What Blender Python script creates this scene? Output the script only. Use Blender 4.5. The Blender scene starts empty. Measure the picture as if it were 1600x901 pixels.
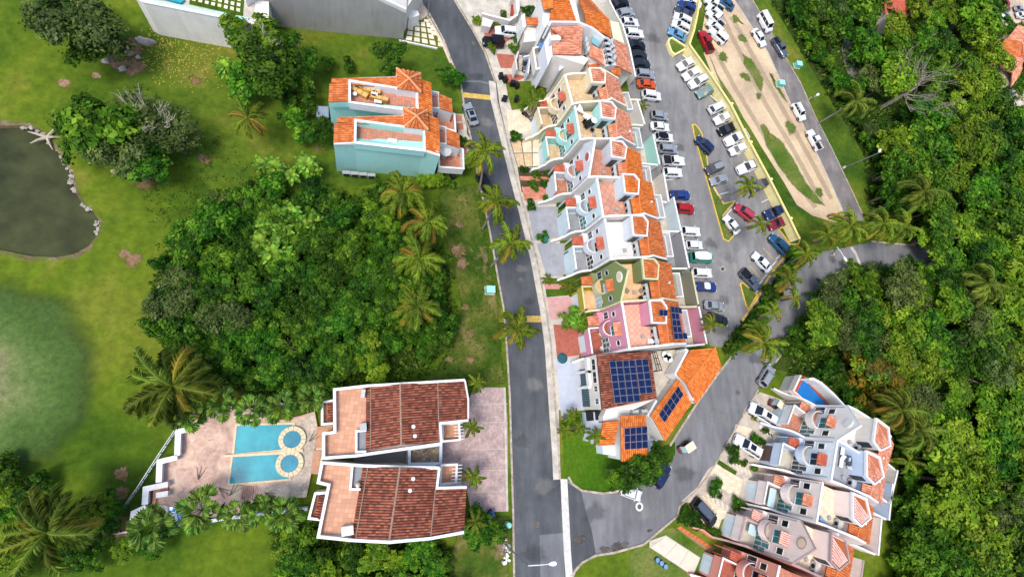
import bpy, math, random
from mathutils import Vector, Matrix
R = math.radians
random.seed(7)
S = bpy.context.scene
COL = S.collection

# ---------------------------------------------------------------- camera, sky, sun
W0, H0, FPX = 1600.0, 901.0, 780.0
NAD = (565.0, 640.0)          # where plumb lines meet in the photograph
ALT = 71.0
_d = Vector((NAD[0]-W0/2, NAD[1]-H0/2, FPX)).normalized()
_X = (Vector((1, 0, 0)) - _d.x*_d).normalized()
_Z = -_d
_Y = _Z.cross(_X)

def K(px, py, z=0.0):
    """world point at height z seen at photo pixel px, py"""
    c = Vector((px-W0/2, py-H0/2, FPX))
    r = Vector((_X.dot(c), _Y.dot(c), _Z.dot(c)))
    s = (z-ALT)/r.z
    return Vector((r.x*s, r.y*s, z))

cam = bpy.data.cameras.new('camera')
cam.sensor_width = 36; cam.lens = FPX/W0*36
cam.clip_start = 1; cam.clip_end = 6000
co = bpy.data.objects.new('camera', cam)
COL.objects.link(co)
ax, ay, az = Vector((1, 0, 0)), Vector((0, -1, 0)), Vector((0, 0, -1))
def cw(c): return Vector((_X.dot(c), _Y.dot(c), _Z.dot(c)))
cx, cy, cz = cw(ax), cw(ay), cw(az)
co.matrix_world = Matrix(((cx.x, cy.x, cz.x, 0), (cx.y, cy.y, cz.y, 0), (cx.z, cy.z, cz.z, ALT), (0, 0, 0, 1)))
S.camera = co

SUN_AZ, SUN_EL = R(238), R(64)        # azimuth clockwise from +Y (photo up)
w = bpy.data.worlds.new('World'); S.world = w; w.use_nodes = True
nt = w.node_tree; nt.nodes.clear()
sky = nt.nodes.new('ShaderNodeTexSky'); sky.sky_type = 'NISHITA'; sky.sun_disc = False
sky.sun_elevation = SUN_EL; sky.sun_rotation = SUN_AZ; sky.air_density = 1.0; sky.dust_density = 2.5; sky.ozone_density = 1.0
bg = nt.nodes.new('ShaderNodeBackground'); bg.inputs[1].default_value = 0.15
wo = nt.nodes.new('ShaderNodeOutputWorld')
nt.links.new(sky.outputs[0], bg.inputs[0]); nt.links.new(bg.outputs[0], wo.inputs[0])
sl = bpy.data.lights.new('sun', 'SUN'); sl.energy = 1.45; sl.angle = R(17); sl.color = (1, .95, .86)
so = bpy.data.objects.new('sun', sl); COL.objects.link(so)
sd = Vector((math.sin(SUN_AZ)*math.cos(SUN_EL), math.cos(SUN_AZ)*math.cos(SUN_EL), math.sin(SUN_EL)))
so.rotation_euler = sd.to_track_quat('Z', 'Y').to_euler()
S.view_settings.view_transform = 'Standard'; S.view_settings.look = 'None'
S.view_settings.exposure = 0.8; S.view_settings.gamma = 1
S.cycles.max_bounces = 6; S.cycles.diffuse_bounces = 3; S.cycles.transparent_max_bounces = 10

# ---------------------------------------------------------------- materials
def srgb(h):
    if not isinstance(h, str): return tuple(h)
    o = []
    for i in (0, 2, 4):
        c = int(h[i:i+2], 16)/255
        o.append(c/12.92 if c <= .04045 else ((c+.055)/1.055)**2.4)
    return tuple(o)

class NT:
    def __init__(s, name):
        s.m = bpy.data.materials.new(name); s.m.use_nodes = True
        s.t = s.m.node_tree; s.b = s.t.nodes['Principled BSDF']; s.out = s.t.nodes['Material Output']
    def n(s, typ, **kw):
        x = s.t.nodes.new('ShaderNode'+typ)
        for k, v in kw.items(): setattr(x, k, v)
        return x
    def l(s, a, b): s.t.links.new(a, b)
    def pos(s): return s.n('NewGeometry').outputs['Position']
    def noise(s, scale, detail=4, rough=.6, vec=None, dist=0):
        x = s.n('TexNoise'); x.inputs['Scale'].default_value = scale; x.inputs['Detail'].default_value = detail
        x.inputs['Roughness'].default_value = rough; x.inputs['Distortion'].default_value = dist
        s.l(vec if vec else s.pos(), x.inputs['Vector']); return x.outputs['Fac']
    def ramp(s, fac, stops):
        x = s.n('ValToRGB'); e = x.color_ramp.elements
        e.remove(e[1]); e[0].position = stops[0][0]; e[0].color = (*srgb(stops[0][1]), 1)
        for p, c in stops[1:]: e.new(p).color = (*srgb(c), 1)
        s.l(fac, x.inputs[0]); return x.outputs[0]
    def mix(s, fac, a, b, mode='MIX'):
        x = s.n('MixRGB', blend_type=mode)
        for i, v in enumerate((fac, a, b)):
            if isinstance(v, (int, float)): x.inputs[i].default_value = v
            elif isinstance(v, (tuple, list, str)): x.inputs[i].default_value = (*srgb(v), 1)
            else: s.l(v, x.inputs[i])
        return x.outputs[0]
    def bump(s, h, strength=.3, dist=.05):
        x = s.n('Bump'); x.inputs['Strength'].default_value = strength; x.inputs['Distance'].default_value = dist
        s.l(h, x.inputs['Height']); s.l(x.outputs[0], s.b.inputs['Normal'])

def plain(name, col, rough=.7, metal=0, var=.12, scale=1.2, spec=.3, bump=0):
    """painted / cast surface: base colour with weather mottling and fine grain"""
    a = NT(name); c = srgb(col)
    n1 = a.noise(scale, 5); n2 = a.noise(scale*9, 3)
    f = a.n('Math', operation='MULTIPLY_ADD'); a.l(n1, f.inputs[0]); f.inputs[1].default_value = .7
    g = a.n('Math', operation='MULTIPLY'); a.l(n2, g.inputs[0]); g.inputs[1].default_value = .3
    a.l(g.outputs[0], f.inputs[2])
    lo = tuple(max(0, x*(1-var*1.6)) for x in c); hi = tuple(min(1, x*(1+var*.9)) for x in c)
    a.l(a.ramp(f.outputs[0], [(.3, lo), (.7, hi)]), a.b.inputs['Base Color'])
    a.b.inputs['Roughness'].default_value = rough; a.b.inputs['Metallic'].default_value = metal
    a.b.inputs['Specular IOR Level'].default_value = spec
    if bump: a.bump(n2, bump, .02)
    return a.m

def stucco(name, col, dirt='8a8378', amt=.5):
    """rendered wall: streaked by rain, mottled"""
    a = NT(name); c = srgb(col)
    mp = a.n('Mapping'); mp.inputs['Scale'].default_value = (1.6, 1.6, .22); a.l(a.pos(), mp.inputs[0])
    st = a.noise(1.0, 6, .65, mp.outputs[0]); bl = a.noise(.35, 5)
    k = a.n('Math', operation='MULTIPLY'); a.l(st, k.inputs[0]); a.l(bl, k.inputs[1])
    f = a.n('MapRange'); f.inputs[1].default_value = .2; f.inputs[2].default_value = .42; f.inputs[4].default_value = amt
    a.l(k.outputs[0], f.inputs[0])
    d = tuple(.5*x+.5*y for x, y in zip(c, srgb(dirt)))
    a.l(a.mix(f.outputs[0], c, d), a.b.inputs['Base Color'])
    a.b.inputs['Roughness'].default_value = .85; a.b.inputs['Specular IOR Level'].default_value = .15
    a.bump(a.noise(14, 3), .15, .02)
    return a.m

def tilemat(name, lo, mid, hi, wear=None):
    a = NT(name)
    ri = a.n('NewGeometry').outputs['Random Per Island']
    c = a.ramp(ri, [(0, lo), (.45, mid), (1, hi)])
    n = a.noise(.9, 5)
    c = a.mix(a.ramp(n, [(.45, '000000'), (.75, '888888')]), c, wear or lo)
    a.l(c, a.b.inputs['Base Color']); a.b.inputs['Roughness'].default_value = .75
    a.b.inputs['Specular IOR Level'].default_value = .2
    return a.m

def floor_tiles(name, col, grout, size=.4, ang=.1, var=.15):
    """small tile joints as fine relief"""
    a = NT(name); c = srgb(col)
    mp = a.n('Mapping'); mp.inputs['Rotation'].default_value = (0, 0, ang); a.l(a.pos(), mp.inputs[0])
    b = a.n('TexBrick'); b.offset = 0; b.inputs['Scale'].default_value = 1
    b.inputs['Brick Width'].default_value = size; b.inputs['Row Height'].default_value = size
    b.inputs['Mortar Size'].default_value = size*.035; a.l(mp.outputs[0], b.inputs[0])
    b.inputs['Color1'].default_value = (*[x*(1-var) for x in c], 1); b.inputs['Color2'].default_value = (*[min(1, x*(1+var)) for x in c], 1)
    b.inputs['Mortar'].default_value = (*srgb(grout), 1)
    n = a.noise(.5, 6)
    a.l(a.mix(a.ramp(n, [(.45, '000000'), (.8, '777777')]), b.outputs[0], grout), a.b.inputs['Base Color'])
    a.b.inputs['Roughness'].default_value = .7; a.b.inputs['Specular IOR Level'].default_value = .25
    return a.m

def leafmat(name, stops, trans=.25, objvar=True, huevar=.025, tone=False):
    a = NT(name); g = a.n('NewGeometry')
    r = g.outputs['Random Per Island']
    if tone:
        at = a.n('Attribute', attribute_name='tone'); m_ = a.n('Math', operation='MULTIPLY_ADD'); a.l(at.outputs['Fac'], m_.inputs[0]); m_.inputs[1].default_value = .62
        k_ = a.n('Math', operation='MULTIPLY'); a.l(r, k_.inputs[0]); k_.inputs[1].default_value = .42; a.l(k_.outputs[0], m_.inputs[2]); r = m_.outputs[0]
    c = a.ramp(r, [(i/(len(stops)-1), s) for i, s in enumerate(stops)])
    if objvar:
        oi = a.n('ObjectInfo').outputs['Random']
        hs = a.n('HueSaturation')
        m1 = a.n('MapRange'); m1.inputs[3].default_value = .5-huevar; m1.inputs[4].default_value = .5+huevar*.6; a.l(oi, m1.inputs[0])
        wn = a.n('TexWhiteNoise', noise_dimensions='1D'); a.l(oi, wn.inputs['W'])
        m2 = a.n('MapRange'); m2.inputs[3].default_value = .72; m2.inputs[4].default_value = 1.3; a.l(wn.outputs['Value'], m2.inputs[0])
        a.l(m1.outputs[0], hs.inputs['Hue']); a.l(m2.outputs[0], hs.inputs['Value']); a.l(c, hs.inputs['Color']); c = hs.outputs[0]
    n = a.noise(.4, 3); c = a.mix(.55, c, a.ramp(n, [(.32, '5a6c38'), (.68, 'b8c860')]), 'OVERLAY')
    a.l(c, a.b.inputs['Base Color']); a.b.inputs['Roughness'].default_value = .6; a.b.inputs['Specular IOR Level'].default_value = .12
    if trans:
        t = a.n('BsdfTranslucent'); a.l(c, t.inputs[0]); mx = a.n('MixShader'); mx.inputs[0].default_value = trans
        a.l(a.b.outputs[0], mx.inputs[1]); a.l(t.outputs[0], mx.inputs[2]); a.l(mx.outputs[0], a.out.inputs[0])
    return a.m

def ground(name, stops, scale=.08, fine=2.5, patch=None, bump=.4, fstops=None, rough=.95):
    a = NT(name)
    n = a.noise(scale, 7, .62, dist=.4); f = a.noise(fine, 6, .7)
    c = a.ramp(n, stops)
    c = a.mix(.55, c, a.ramp(f, fstops or [(.3, '505050'), (.7, 'c0c0c0')]), 'OVERLAY')
    if patch:
        p = a.noise(patch[1], 4, .6); c = a.mix(a.ramp(p, [(patch[2], '000000'), (patch[2]+.1, 'dddddd')]), c, patch[0])
    a.l(c, a.b.inputs['Base Color']); a.b.inputs['Roughness'].default_value = rough; a.b.inputs['Specular IOR Level'].default_value = .1
    if bump: a.bump(f, bump, .15)
    return a.m

def soften(m, scale=.9, amt=.55, lo=.25, hi=.7, top=1.0):
    """fray the rim of a ground patch: the mesh carries 'core' (0 at the rim, 1 inside), broken up by noise"""
    a = NT.__new__(NT); a.m = m; a.t = m.node_tree; a.b = a.t.nodes['Principled BSDF']; a.out = a.t.nodes['Material Output']
    at = a.n('Attribute', attribute_name='core'); n = a.noise(scale, 6, .7)
    k = a.n('Math', operation='MULTIPLY_ADD'); a.l(n, k.inputs[0]); k.inputs[1].default_value = amt*2; k.inputs[2].default_value = -amt
    s_ = a.n('Math', operation='ADD'); a.l(at.outputs['Fac'], s_.inputs[0]); a.l(k.outputs[0], s_.inputs[1])
    mr = a.n('MapRange', interpolation_type='SMOOTHSTEP'); mr.inputs[1].default_value = lo; mr.inputs[2].default_value = hi; mr.inputs[4].default_value = top; a.l(s_.outputs[0], mr.inputs[0])
    tr_ = a.n('BsdfTransparent'); mx = a.n('MixShader'); a.l(mr.outputs[0], mx.inputs[0]); a.l(tr_.outputs[0], mx.inputs[1]); a.l(a.b.outputs[0], mx.inputs[2]); a.l(mx.outputs[0], a.out.inputs[0])
    return m

def asphalt(name, lo, mid, hi, scale=.12):
    a = NT(name)
    mp = a.n('Mapping'); mp.inputs['Rotation'].default_value = (0, 0, .1); mp.inputs['Scale'].default_value = (2.2, .5, 1); a.l(a.pos(), mp.inputs[0])
    n = a.noise(scale, 7, .65); st = a.noise(.35, 5, .6, mp.outputs[0]); f = a.noise(9, 3, .8)
    c = a.ramp(n, [(.3, lo), (.52, mid), (.72, hi)])
    c = a.mix(.35, c, a.ramp(st, [(.3, '404040'), (.7, 'c8c8c8')]), 'OVERLAY')
    c = a.mix(.3, c, a.ramp(f, [(.3, '404040'), (.7, 'c0c0c0')]), 'OVERLAY')
    cr = a.n('TexVoronoi', feature='DISTANCE_TO_EDGE'); cr.inputs['Scale'].default_value = .16
    nn = a.n('TexNoise'); nn.inputs['Scale'].default_value = .5; a.l(a.pos(), nn.inputs[0])
    av = a.n('VectorMath', operation='ADD'); a.l(a.pos(), av.inputs[0]); sc_ = a.n('VectorMath', operation='SCALE'); sc_.inputs['Scale'].default_value = 3.0; a.l(nn.outputs['Color'], sc_.inputs[0]); a.l(sc_.outputs[0], av.inputs[1])
    a.l(av.outputs[0], cr.inputs['Vector']); cr.inputs['Scale'].default_value = .11
    ln = a.ramp(cr.outputs['Distance'], [(.0, 'ffffff'), (.012, '000000')]); mk = a.ramp(a.noise(.09, 3), [(.5, '000000'), (.62, 'a0a0a0')])
    c = a.mix(a.mix(1, ln, mk, 'MULTIPLY'), c, lo, 'MIX'); c = a.mix(a.ramp(a.noise(.8, 4, .5), [(.62, '000000'), (.74, '707070')]), c, lo)
    a.l(c, a.b.inputs['Base Color']); a.b.inputs['Roughness'].default_value = .9; a.b.inputs['Specular IOR Level'].default_value = .2
    a.bump(f, .3, .02)
    return a.m

def water(name, col, rough=.05, deep=None, spec=.5):
    a = NT(name); n = a.noise(.35, 3)
    a.l(a.ramp(n, [(.3, deep or col), (.7, col)]), a.b.inputs['Base Color'])
    a.b.inputs['Roughness'].default_value = rough; a.b.inputs['Specular IOR Level'].default_value = spec
    a.bump(a.noise(2.2, 3), .25, .06)
    return a.m

def glass(name, col, rough=.08):
    a = NT(name); a.b.inputs['Base Color'].default_value = (*srgb(col), 1)
    a.b.inputs['Roughness'].default_value = rough; a.b.inputs['Specular IOR Level'].default_value = .7
    return a.m

def paint(name, col, metal=.0, rough=.25):
    a = NT(name); n = a.noise(1.1, 4)
    c = srgb(col); a.l(a.ramp(n, [(.3, tuple(x*.86 for x in c)), (.7, c)]), a.b.inputs['Base Color'])
    a.b.inputs['Roughness'].default_value = rough; a.b.inputs['Metallic'].default_value = metal
    a.b.inputs['Coat Weight'].default_value = .25; a.b.inputs['Coat Roughness'].default_value = .12; a.b.inputs['Specular IOR Level'].default_value = .3
    return a.m

MAT = {}
def mt(key, f=None, *a, **k):
    if key not in MAT: MAT[key] = f(key, *a, **k)
    return MAT[key]

# ---------------------------------------------------------------- mesh building
class MB:
    def __init__(s): s.v = []; s.f = []; s.off = Vector((0, 0, 0))
    def add(s, vs, fs):
        b = len(s.v); s.v += [tuple(p) for p in vs]; s.f += [tuple(i+b for i in f) for f in fs]; return s
    def poly(s, pts): return s.add(pts, [tuple(range(len(pts)))])
    def prism(s, pts, zb):
        """pts: 3-D top outline; extruded down to zb (number or list)"""
        pts = [Vector(p) for p in pts]; n = len(pts)
        ar = sum(pts[i].x*pts[(i+1) % n].y-pts[(i+1) % n].x*pts[i].y for i in range(n))
        if ar < 0: pts = pts[::-1]; zb = zb[::-1] if isinstance(zb, list) else zb
        lo = [Vector((p.x, p.y, zb[i] if isinstance(zb, list) else zb)) for i, p in enumerate(pts)]
        fs = [tuple(range(n)), tuple(range(2*n-1, n-1, -1))]
        for i in range(n):
            j = (i+1) % n; fs.append((i, n+i, n+j, j))
        return s.add(pts+lo, fs)
    def slab(s, pts, th=.12):
        pts = [Vector(p) for p in pts]; return s.prism(pts, [p.z-th for p in pts])
    def box(s, c, d, rz=0, tilt=0):
        m = Matrix.Rotation(rz, 3, 'Z') @ Matrix.Rotation(tilt, 3, 'Y'); h = [x/2 for x in d]; c = Vector(c)
        vs = [c+m@Vector((a*h[0], b*h[1], e*h[2])) for e in (-1, 1) for a, b in ((-1, -1), (1, -1), (1, 1), (-1, 1))]
        return s.add(vs, [(3, 2, 1, 0), (4, 5, 6, 7), (0, 1, 5, 4), (1, 2, 6, 5), (2, 3, 7, 6), (3, 0, 4, 7)])
    def wall(s, line, zb, th=.2, closed=False, side=0):
        """upright wall whose top follows line; side -1/0/1 puts the line on the right / middle / left edge"""
        P = [Vector(p) for p in line]; n = len(P); L = []; Rr = []
        for i in range(n):
            a = P[i-1] if (i > 0 or closed) else None; b = P[(i+1) % n] if (i < n-1 or closed) else None
            ns = []
            if a is not None:
                d = (P[i]-a).to_2d()
                if d.length > 1e-6: d.normalize(); ns.append(Vector((-d.y, d.x)))
            if b is not None:
                d = (b-P[i]).to_2d()
                if d.length > 1e-6: d.normalize(); ns.append(Vector((-d.y, d.x)))
            nn = sum(ns, Vector((0, 0)))
            if nn.length < 1e-4: nn = ns[0] if ns else Vector((0, 1))
            nn = nn.normalized(); k = 1/max(.45, nn.dot(ns[0])) if ns else 1
            o = nn*k*th; a0 = {0: .5, 1: 0, -1: 1}[side]; a1 = {0: .5, 1: 1, -1: 0}[side]
            L.append(Vector((P[i].x+o.x*a0, P[i].y+o.y*a0, P[i].z))); Rr.append(Vector((P[i].x-o.x*a1, P[i].y-o.y*a1, P[i].z)))
        m = n if closed else n-1
        zl = zb if isinstance(zb, list) else [zb]*n
        vs = L+Rr+[Vector((p.x, p.y, zl[i])) for i, p in enumerate(L)]+[Vector((p.x, p.y, zl[i])) for i, p in enumerate(Rr)]
        fs = []
        for i in range(m):
            j = (i+1) % n
            fs += [(i, n+i, n+j, j), (i, j, 2*n+j, 2*n+i), (n+i, 3*n+i, 3*n+j, n+j)]
        if not closed: fs += [(0, 2*n, 3*n, n), (n-1, 2*n-1, 4*n-1, 3*n-1)]
        return s.add(vs, fs)
    def tube(s, pts, r0, r1=None, n=6, cap=True):
        pts = [Vector(p) for p in pts]; r1 = r0 if r1 is None else r1; b = len(s.v); m = len(pts)
        for i, p in enumerate(pts):
            t = (pts[min(i+1, m-1)]-pts[max(i-1, 0)]).normalized(); q = t.to_track_quat('Z', 'Y'); r = r0+(r1-r0)*i/max(1, m-1)
            for k in range(n):
                a = 2*math.pi*k/n; s.v.append(tuple(p+q@Vector((r*math.cos(a), r*math.sin(a), 0))))
        for i in range(m-1):
            for k in range(n): s.f.append((b+i*n+k, b+i*n+(k+1) % n, b+(i+1)*n+(k+1) % n, b+(i+1)*n+k))
        if cap: s.f.append(tuple(b+(m-1)*n+k for k in range(n))); s.f.append(tuple(b+k for k in range(n))[::-1])
        return s
    def disc(s, c, r, h=.05, n=20, axis='Z', r2=None):
        c = Vector(c); r2 = r if r2 is None else r2
        def P(a, rr, z):
            x, y = rr*math.cos(a), rr*math.sin(a)
            return c+(Vector((x, y, z)) if axis == 'Z' else Vector((x, z, y)) if axis == 'Y' else Vector((z, x, y)))
        vs = [P(2*math.pi*i/n, r, 0) for i in range(n)]+[P(2*math.pi*i/n, r2, h) for i in range(n)]
        return s.add(vs, [tuple(range(n))[::-1], tuple(range(n, 2*n))]+[(i, (i+1) % n, n+(i+1) % n, n+i) for i in range(n)])
    def tiles(s, q, tw=.3, tl=.45, lift=.05, amp=.09, jit=.016):
        """barrel tiles over quad q = eave-left, eave-right, ridge-right, ridge-left (3-D)"""
        a, b, c, d = [Vector(p) for p in q]
        nu = max(1, int(round(((b-a).length+(c-d).length)/2/tw))); nv = max(1, int(round(((d-a).length+(c-b).length)/2/tl)))
        nm = (b-a).cross(d-a).normalized()
        if nm.z < 0: nm = -nm
        def B(u, v): return (a*(1-u)+b*u)*(1-v)+(d*(1-u)+c*u)*v
        for j in range(nv):
            for i in range(nu):
                u0, u1 = i/nu, (i+1)/nu; v0, v1 = j/nv, min(1, (j+1.12)/nv); h = lift+random.uniform(-jit, jit)*1.5; vs = []
                ju = random.uniform(-.04, .04)/nu
                for v, hh, hs in ((v0, h, 0), (v1, .012, 0)):
                    for k, am in ((.02, 0), (.25, .85), (.58, .95), (.8, 0)):
                        vs.append(B(u0+(u1-u0)*k+ju, v)+nm*(hh+amp*am))
                s.add(vs, [(0, 1, 5, 4), (1, 2, 6, 5), (2, 3, 7, 6)])
        return s
    def mesh(s, name, mat=None, smooth=False):
        me = bpy.data.meshes.new(name); me.from_pydata([(x-s.off.x, y-s.off.y, z-s.off.z) for x, y, z in s.v], [], s.f)
        if mat: me.materials.append(mat)
        if smooth: me.polygons.foreach_set('use_smooth', [True]*len(me.polygons))
        return me

def link(name, me, parent=None, loc=(0, 0, 0), rz=0, **pr):
    o = bpy.data.objects.new(name, me); COL.objects.link(o)
    if parent: o.parent = parent
    o.location = loc; o.rotation_euler = (0, 0, rz)
    for k, v in pr.items():
        if v: o[k] = v
    return o
ORG = {}
def part(mb, name, mat, parent=None, smooth=False, **pr):
    """link an MB holding world coordinates as a part of parent (or top-level)"""
    if parent is not None: mb.off = ORG.get(parent.name, Vector((0, 0, 0)))
    o = link(name, mb.mesh(name, mat, smooth), parent, **pr)
    if parent is not None: ORG[o.name] = ORG.get(parent.name, Vector((0, 0, 0)))
    return o
def thing(name, label, cat, loc=(0, 0, 0), group=None, rz=0):
    o = link(name, None, None, loc, rz, label=label, category=cat, group=group)
    o.empty_display_size = .5; ORG[o.name] = Vector(loc); return o
def solo(mb, name, mat, label, cat, loc=None, group=None, smooth=False):
    if loc is not None: mb.off = Vector(loc)
    return link(name, mb.mesh(name, mat, smooth), None, loc or (0, 0, 0), 0, label=label, category=cat, group=group)
def struct(mb, name, mat): return link(name, mb.mesh(name, mat), kind='structure')
def clone(o, loc=None, rz=None, scale=None, parent=None, **pr):
    """copy a thing with its parts and sub-parts, mesh data shared"""
    c = o.copy(); COL.objects.link(c)
    if parent: c.parent = parent
    if loc is not None: c.location = loc
    if rz is not None: c.rotation_euler = (0, 0, rz)
    if scale is not None: c.scale = (scale,)*3 if isinstance(scale, (int, float)) else scale
    for k, v in pr.items():
        if v: c[k] = v
    for ch in list(o.children): clone(ch, parent=c)
    return c
def zoom(ox, oy, s):
    """pixels of an enlarged crop -> photo pixels -> world"""
    def f(x, y, z=0.0): return K(ox+x/s, oy+y/s, z)
    return f
def PX(pts, z=0.0, f=K): return [f(p[0], p[1], p[2] if len(p) > 2 else z) for p in pts]
def sheet(name, pts, z, mat, f=K):
    return struct(MB().poly(up(PX(pts, z, f))), name, mat)
def soft_sheet(name, pts, z, mat, f=None, inset=1.0, core=None):
    P = up(PX(pts, z, f) if f else [Vector(p) for p in pts]); n = len(P); I = []
    for i in range(n):
        d0 = (P[i]-P[i-1]).to_2d(); d1 = (P[(i+1) % n]-P[i]).to_2d()
        if d0.length < 1e-6 or d1.length < 1e-6: I.append(P[i].copy()); continue
        n0 = Vector((-d0.y, d0.x)).normalized(); n1 = Vector((-d1.y, d1.x)).normalized(); b = n0+n1
        b = b.normalized()*min(1.6, 1/max(.3, b.normalized().dot(n0))) if b.length > .2 else n0
        I.append(P[i]+Vector((b.x, b.y, 0))*inset)
    if core is not None: cc = sum(P, Vector())/n; I = [cc+(p-cc)*core for p in P]
    m = MB(); m.v = [tuple(p) for p in P+I]; m.f = [(i, (i+1) % n, n+(i+1) % n, n+i) for i in range(n)]+[tuple(range(n, 2*n))]
    o = struct(m, name, mat); at = o.data.attributes.new('core', 'FLOAT', 'POINT'); at.data.foreach_set('value', [0.0]*n+[1.0]*n); return o
def up(pts):
    n = len(pts); ar = sum(pts[i].x*pts[(i+1) % n].y-pts[(i+1) % n].x*pts[i].y for i in range(n))
    return pts if ar > 0 else pts[::-1]
# ---------------------------------------------------------------- palette
WHITE = mt('white stucco', stucco, 'dddddb'); OFFW = mt('aged white stucco', stucco, 'd6d0c7'); TRIM = mt('white trim', plain, 'e4e3e1', .7, 0, .08)
CREAM = mt('cream stucco', stucco, 'e0d2b2'); TURQ = mt('turquoise stucco', stucco, 'a8ddd4', amt=.22); PALEB = mt('pale blue stucco', stucco, 'cddde4')
GREYW = mt('grey white stucco', stucco, 'd2d5db'); GREENW = mt('olive green stucco', stucco, '7d8a55'); PINKW = mt('pink stucco', stucco, 'cf8ea4')
MUST = mt('mustard stucco', stucco, 'b0a02c'); SALM = mt('salmon stucco', stucco, 'de9280'); BLUEW = mt('powder blue stucco', stucco, 'c3d1e2')
PPINK = mt('pale pink stucco', stucco, 'eedcd5'); GREIGE = mt('warm grey stucco', stucco, 'f0ebe4'); PEACH = mt('peach stucco', stucco, 'e3b79f')
YELW = mt('yellow wall paint', stucco, 'ecdfa0'); GREYF = mt('grey concrete', plain, '8f9297', .9, 0, .2, .7); CONC = mt('pale concrete', plain, 'c4bcae', .9, 0, .25, .8)
KERB = mt('weathered kerb', plain, 'b3a695', .9, 0, .4, 1.5); KERBY = mt('yellow kerb paint', plain, 'd9b65c', .85, 0, .25, 2.0)
ORANGE = mt('orange roof tiles', tilemat, 'ac5a2e', 'c86f3a', 'd58450'); ORANGEB = mt('bright orange roof tiles', tilemat, 'b85e28', 'd4742f', 'df8844')
CORAL = mt('coral roof tiles', tilemat, 'b56f54', 'd08a6c', 'e0a68a'); REDT = mt('red roof tiles', tilemat, 'a9503c', 'b85e48', 'c46c56')
BROWNT = mt('weathered brown roof tiles', tilemat, '6a3a2c', '8a4e3c', 'a8684f', '3a2620')
ORG_B = mt('orange roof base', plain, 'a8592c'); BRN_B = mt('brown roof base', plain, '33201b'); COR_B = mt('coral roof base', plain, 'b0684c')
TERRA = mt('terracotta paving', floor_tiles, 'b87f69', '935d49', .42); TERRAP = mt('pink terracotta paving', floor_tiles, 'c4917c', '9c6552', .9, .5)
BEIGEF = mt('beige tile paving', floor_tiles, 'cbb18c', 'ae9470', .6); BEIGED = mt('beige driveway paving', floor_tiles, 'dccbb0', 'c3b091', .5)
ORGF = mt('orange terrace tiles', floor_tiles, 'c9977a', 'b07c5e', .5); WHITEF = mt('white roof coating', plain, 'd8d6d3', .8, 0, .12, .5)
REDF = mt('red paving', floor_tiles, 'a8604f', '7f483c', .35); PINKF = mt('pink stamped paving', floor_tiles, 'c9a6a2', '8f716f', .6, .08, .3)
GREYDECK = mt('grey driveway', plain, '9a9ca2', .9, 0, .18, .5); BLUEF = mt('pale blue driveway', plain, 'b4bac6', .9, 0, .12, .5)
DARKG = mt('dark window glass', glass, '10161c'); TEALG = mt('teal window glass', glass, '1f7474'); PALEG = mt('pale window glass', glass, '9fc4c8')
BLACK = mt('black plastic', plain, '15161a', .6, 0, .2); STEEL = mt('galvanised metal', plain, '9aa0a6', .45, .6, .2); GREYM = mt('grey appliance metal', plain, 'a5a9ab', .5, .2, .15)
WOOD = mt('honey wood', plain, 'b9863e', .7, 0, .3, 3); DKWOOD = mt('dark timber', plain, '4b372b', .8, 0, .3, 3); BARK = mt('grey bark', plain, '7d7164', .95, 0, .35, 4)
PALMBARK = mt('palm bark', plain, '8d8478', .95, 0, .35, 5)
GRASS = mt('lawn grass', ground, [(.28, '2f4a18'), (.42, '45621c'), (.55, '5e7420'), (.7, '827f36')], .07, 1.1, ('7d6a45', .09, .66))
FAIR = mt('golf rough grass', ground, [(.3, '324c14'), (.42, '4a6618'), (.54, '667a1e'), (.68, '878534')], .055, .9, ('86744a', .07, .68))
STRIPG = mt('dry verge grass', ground, [(.28, '46621d'), (.45, '5b742a'), (.6, '7a8140'), (.75, '96855a')], .13, 2.2, ('96785a', .12, .68))
GREENG = mt('putting green', ground, [(.3, '7d9c50'), (.7, '98ae6a')], .05, 3, None, .1); APRON = mt('putting apron', ground, [(.3, '3f6b28'), (.7, '5e8a3a')], .06, 2)
SAND = mt('pale bunker sand', ground, [(.3, 'b8b184'), (.7, 'c9c49a')], .08, 3, None, .1)
WEEDF = mt('jungle floor', ground, [(.3, '24330f'), (.5, '344817'), (.7, '4c5a26')], .15, 2)
DIRT = mt('sandy dirt', ground, [(.25, 'bbaa8a'), (.5, 'd3c3a4'), (.75, 'dfd2b8')], .09, 1.6, ('a8956f', .2, .64), .3, [(.3, '6a6a6a'), (.7, 'a4a4a4')])
BAREP = mt('bare soil', ground, [(.28, '4e5420'), (.42, '77663f'), (.55, '9c7c62'), (.75, 'b89a82')], .45, 3, ('4c5a1a', .8, .6), .4)
BANK = mt('pond bank mud', ground, [(.3, '4c5a24'), (.48, '776a4c'), (.6, '948268'), (.75, 'ab9a85')], .3, 2.5, ('55661f', .35, .5))
POND = mt('murky pond water', water, '454a2c', .28, '2e331e', .12)
POOLW = mt('turquoise pool water', water, '38a6b4', .06, '1f8093'); POOLB = mt('blue pool water', water, '1477bd', .05, '0c62a8')
ROAD = mt('street asphalt', asphalt, '4e5155', '5e6165', '707275'); LOT = mt('parking lot asphalt', asphalt, '7c7b7a', '918f8d', 'a5a39f', .09)
SIDE = mt('side street asphalt', asphalt, '707072', '848486', '959596', .08); OUT = mt('worn outer road asphalt', asphalt, '6b6664', '8a8481', 'a59d96', .2)
PATCHA = mt('dark asphalt patch', asphalt, '4f5154', '5a5c5f', '686a6c'); PATCHB = mt('pale asphalt patch', asphalt, '737578', '7d7f82', '8a8b8d')
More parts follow.
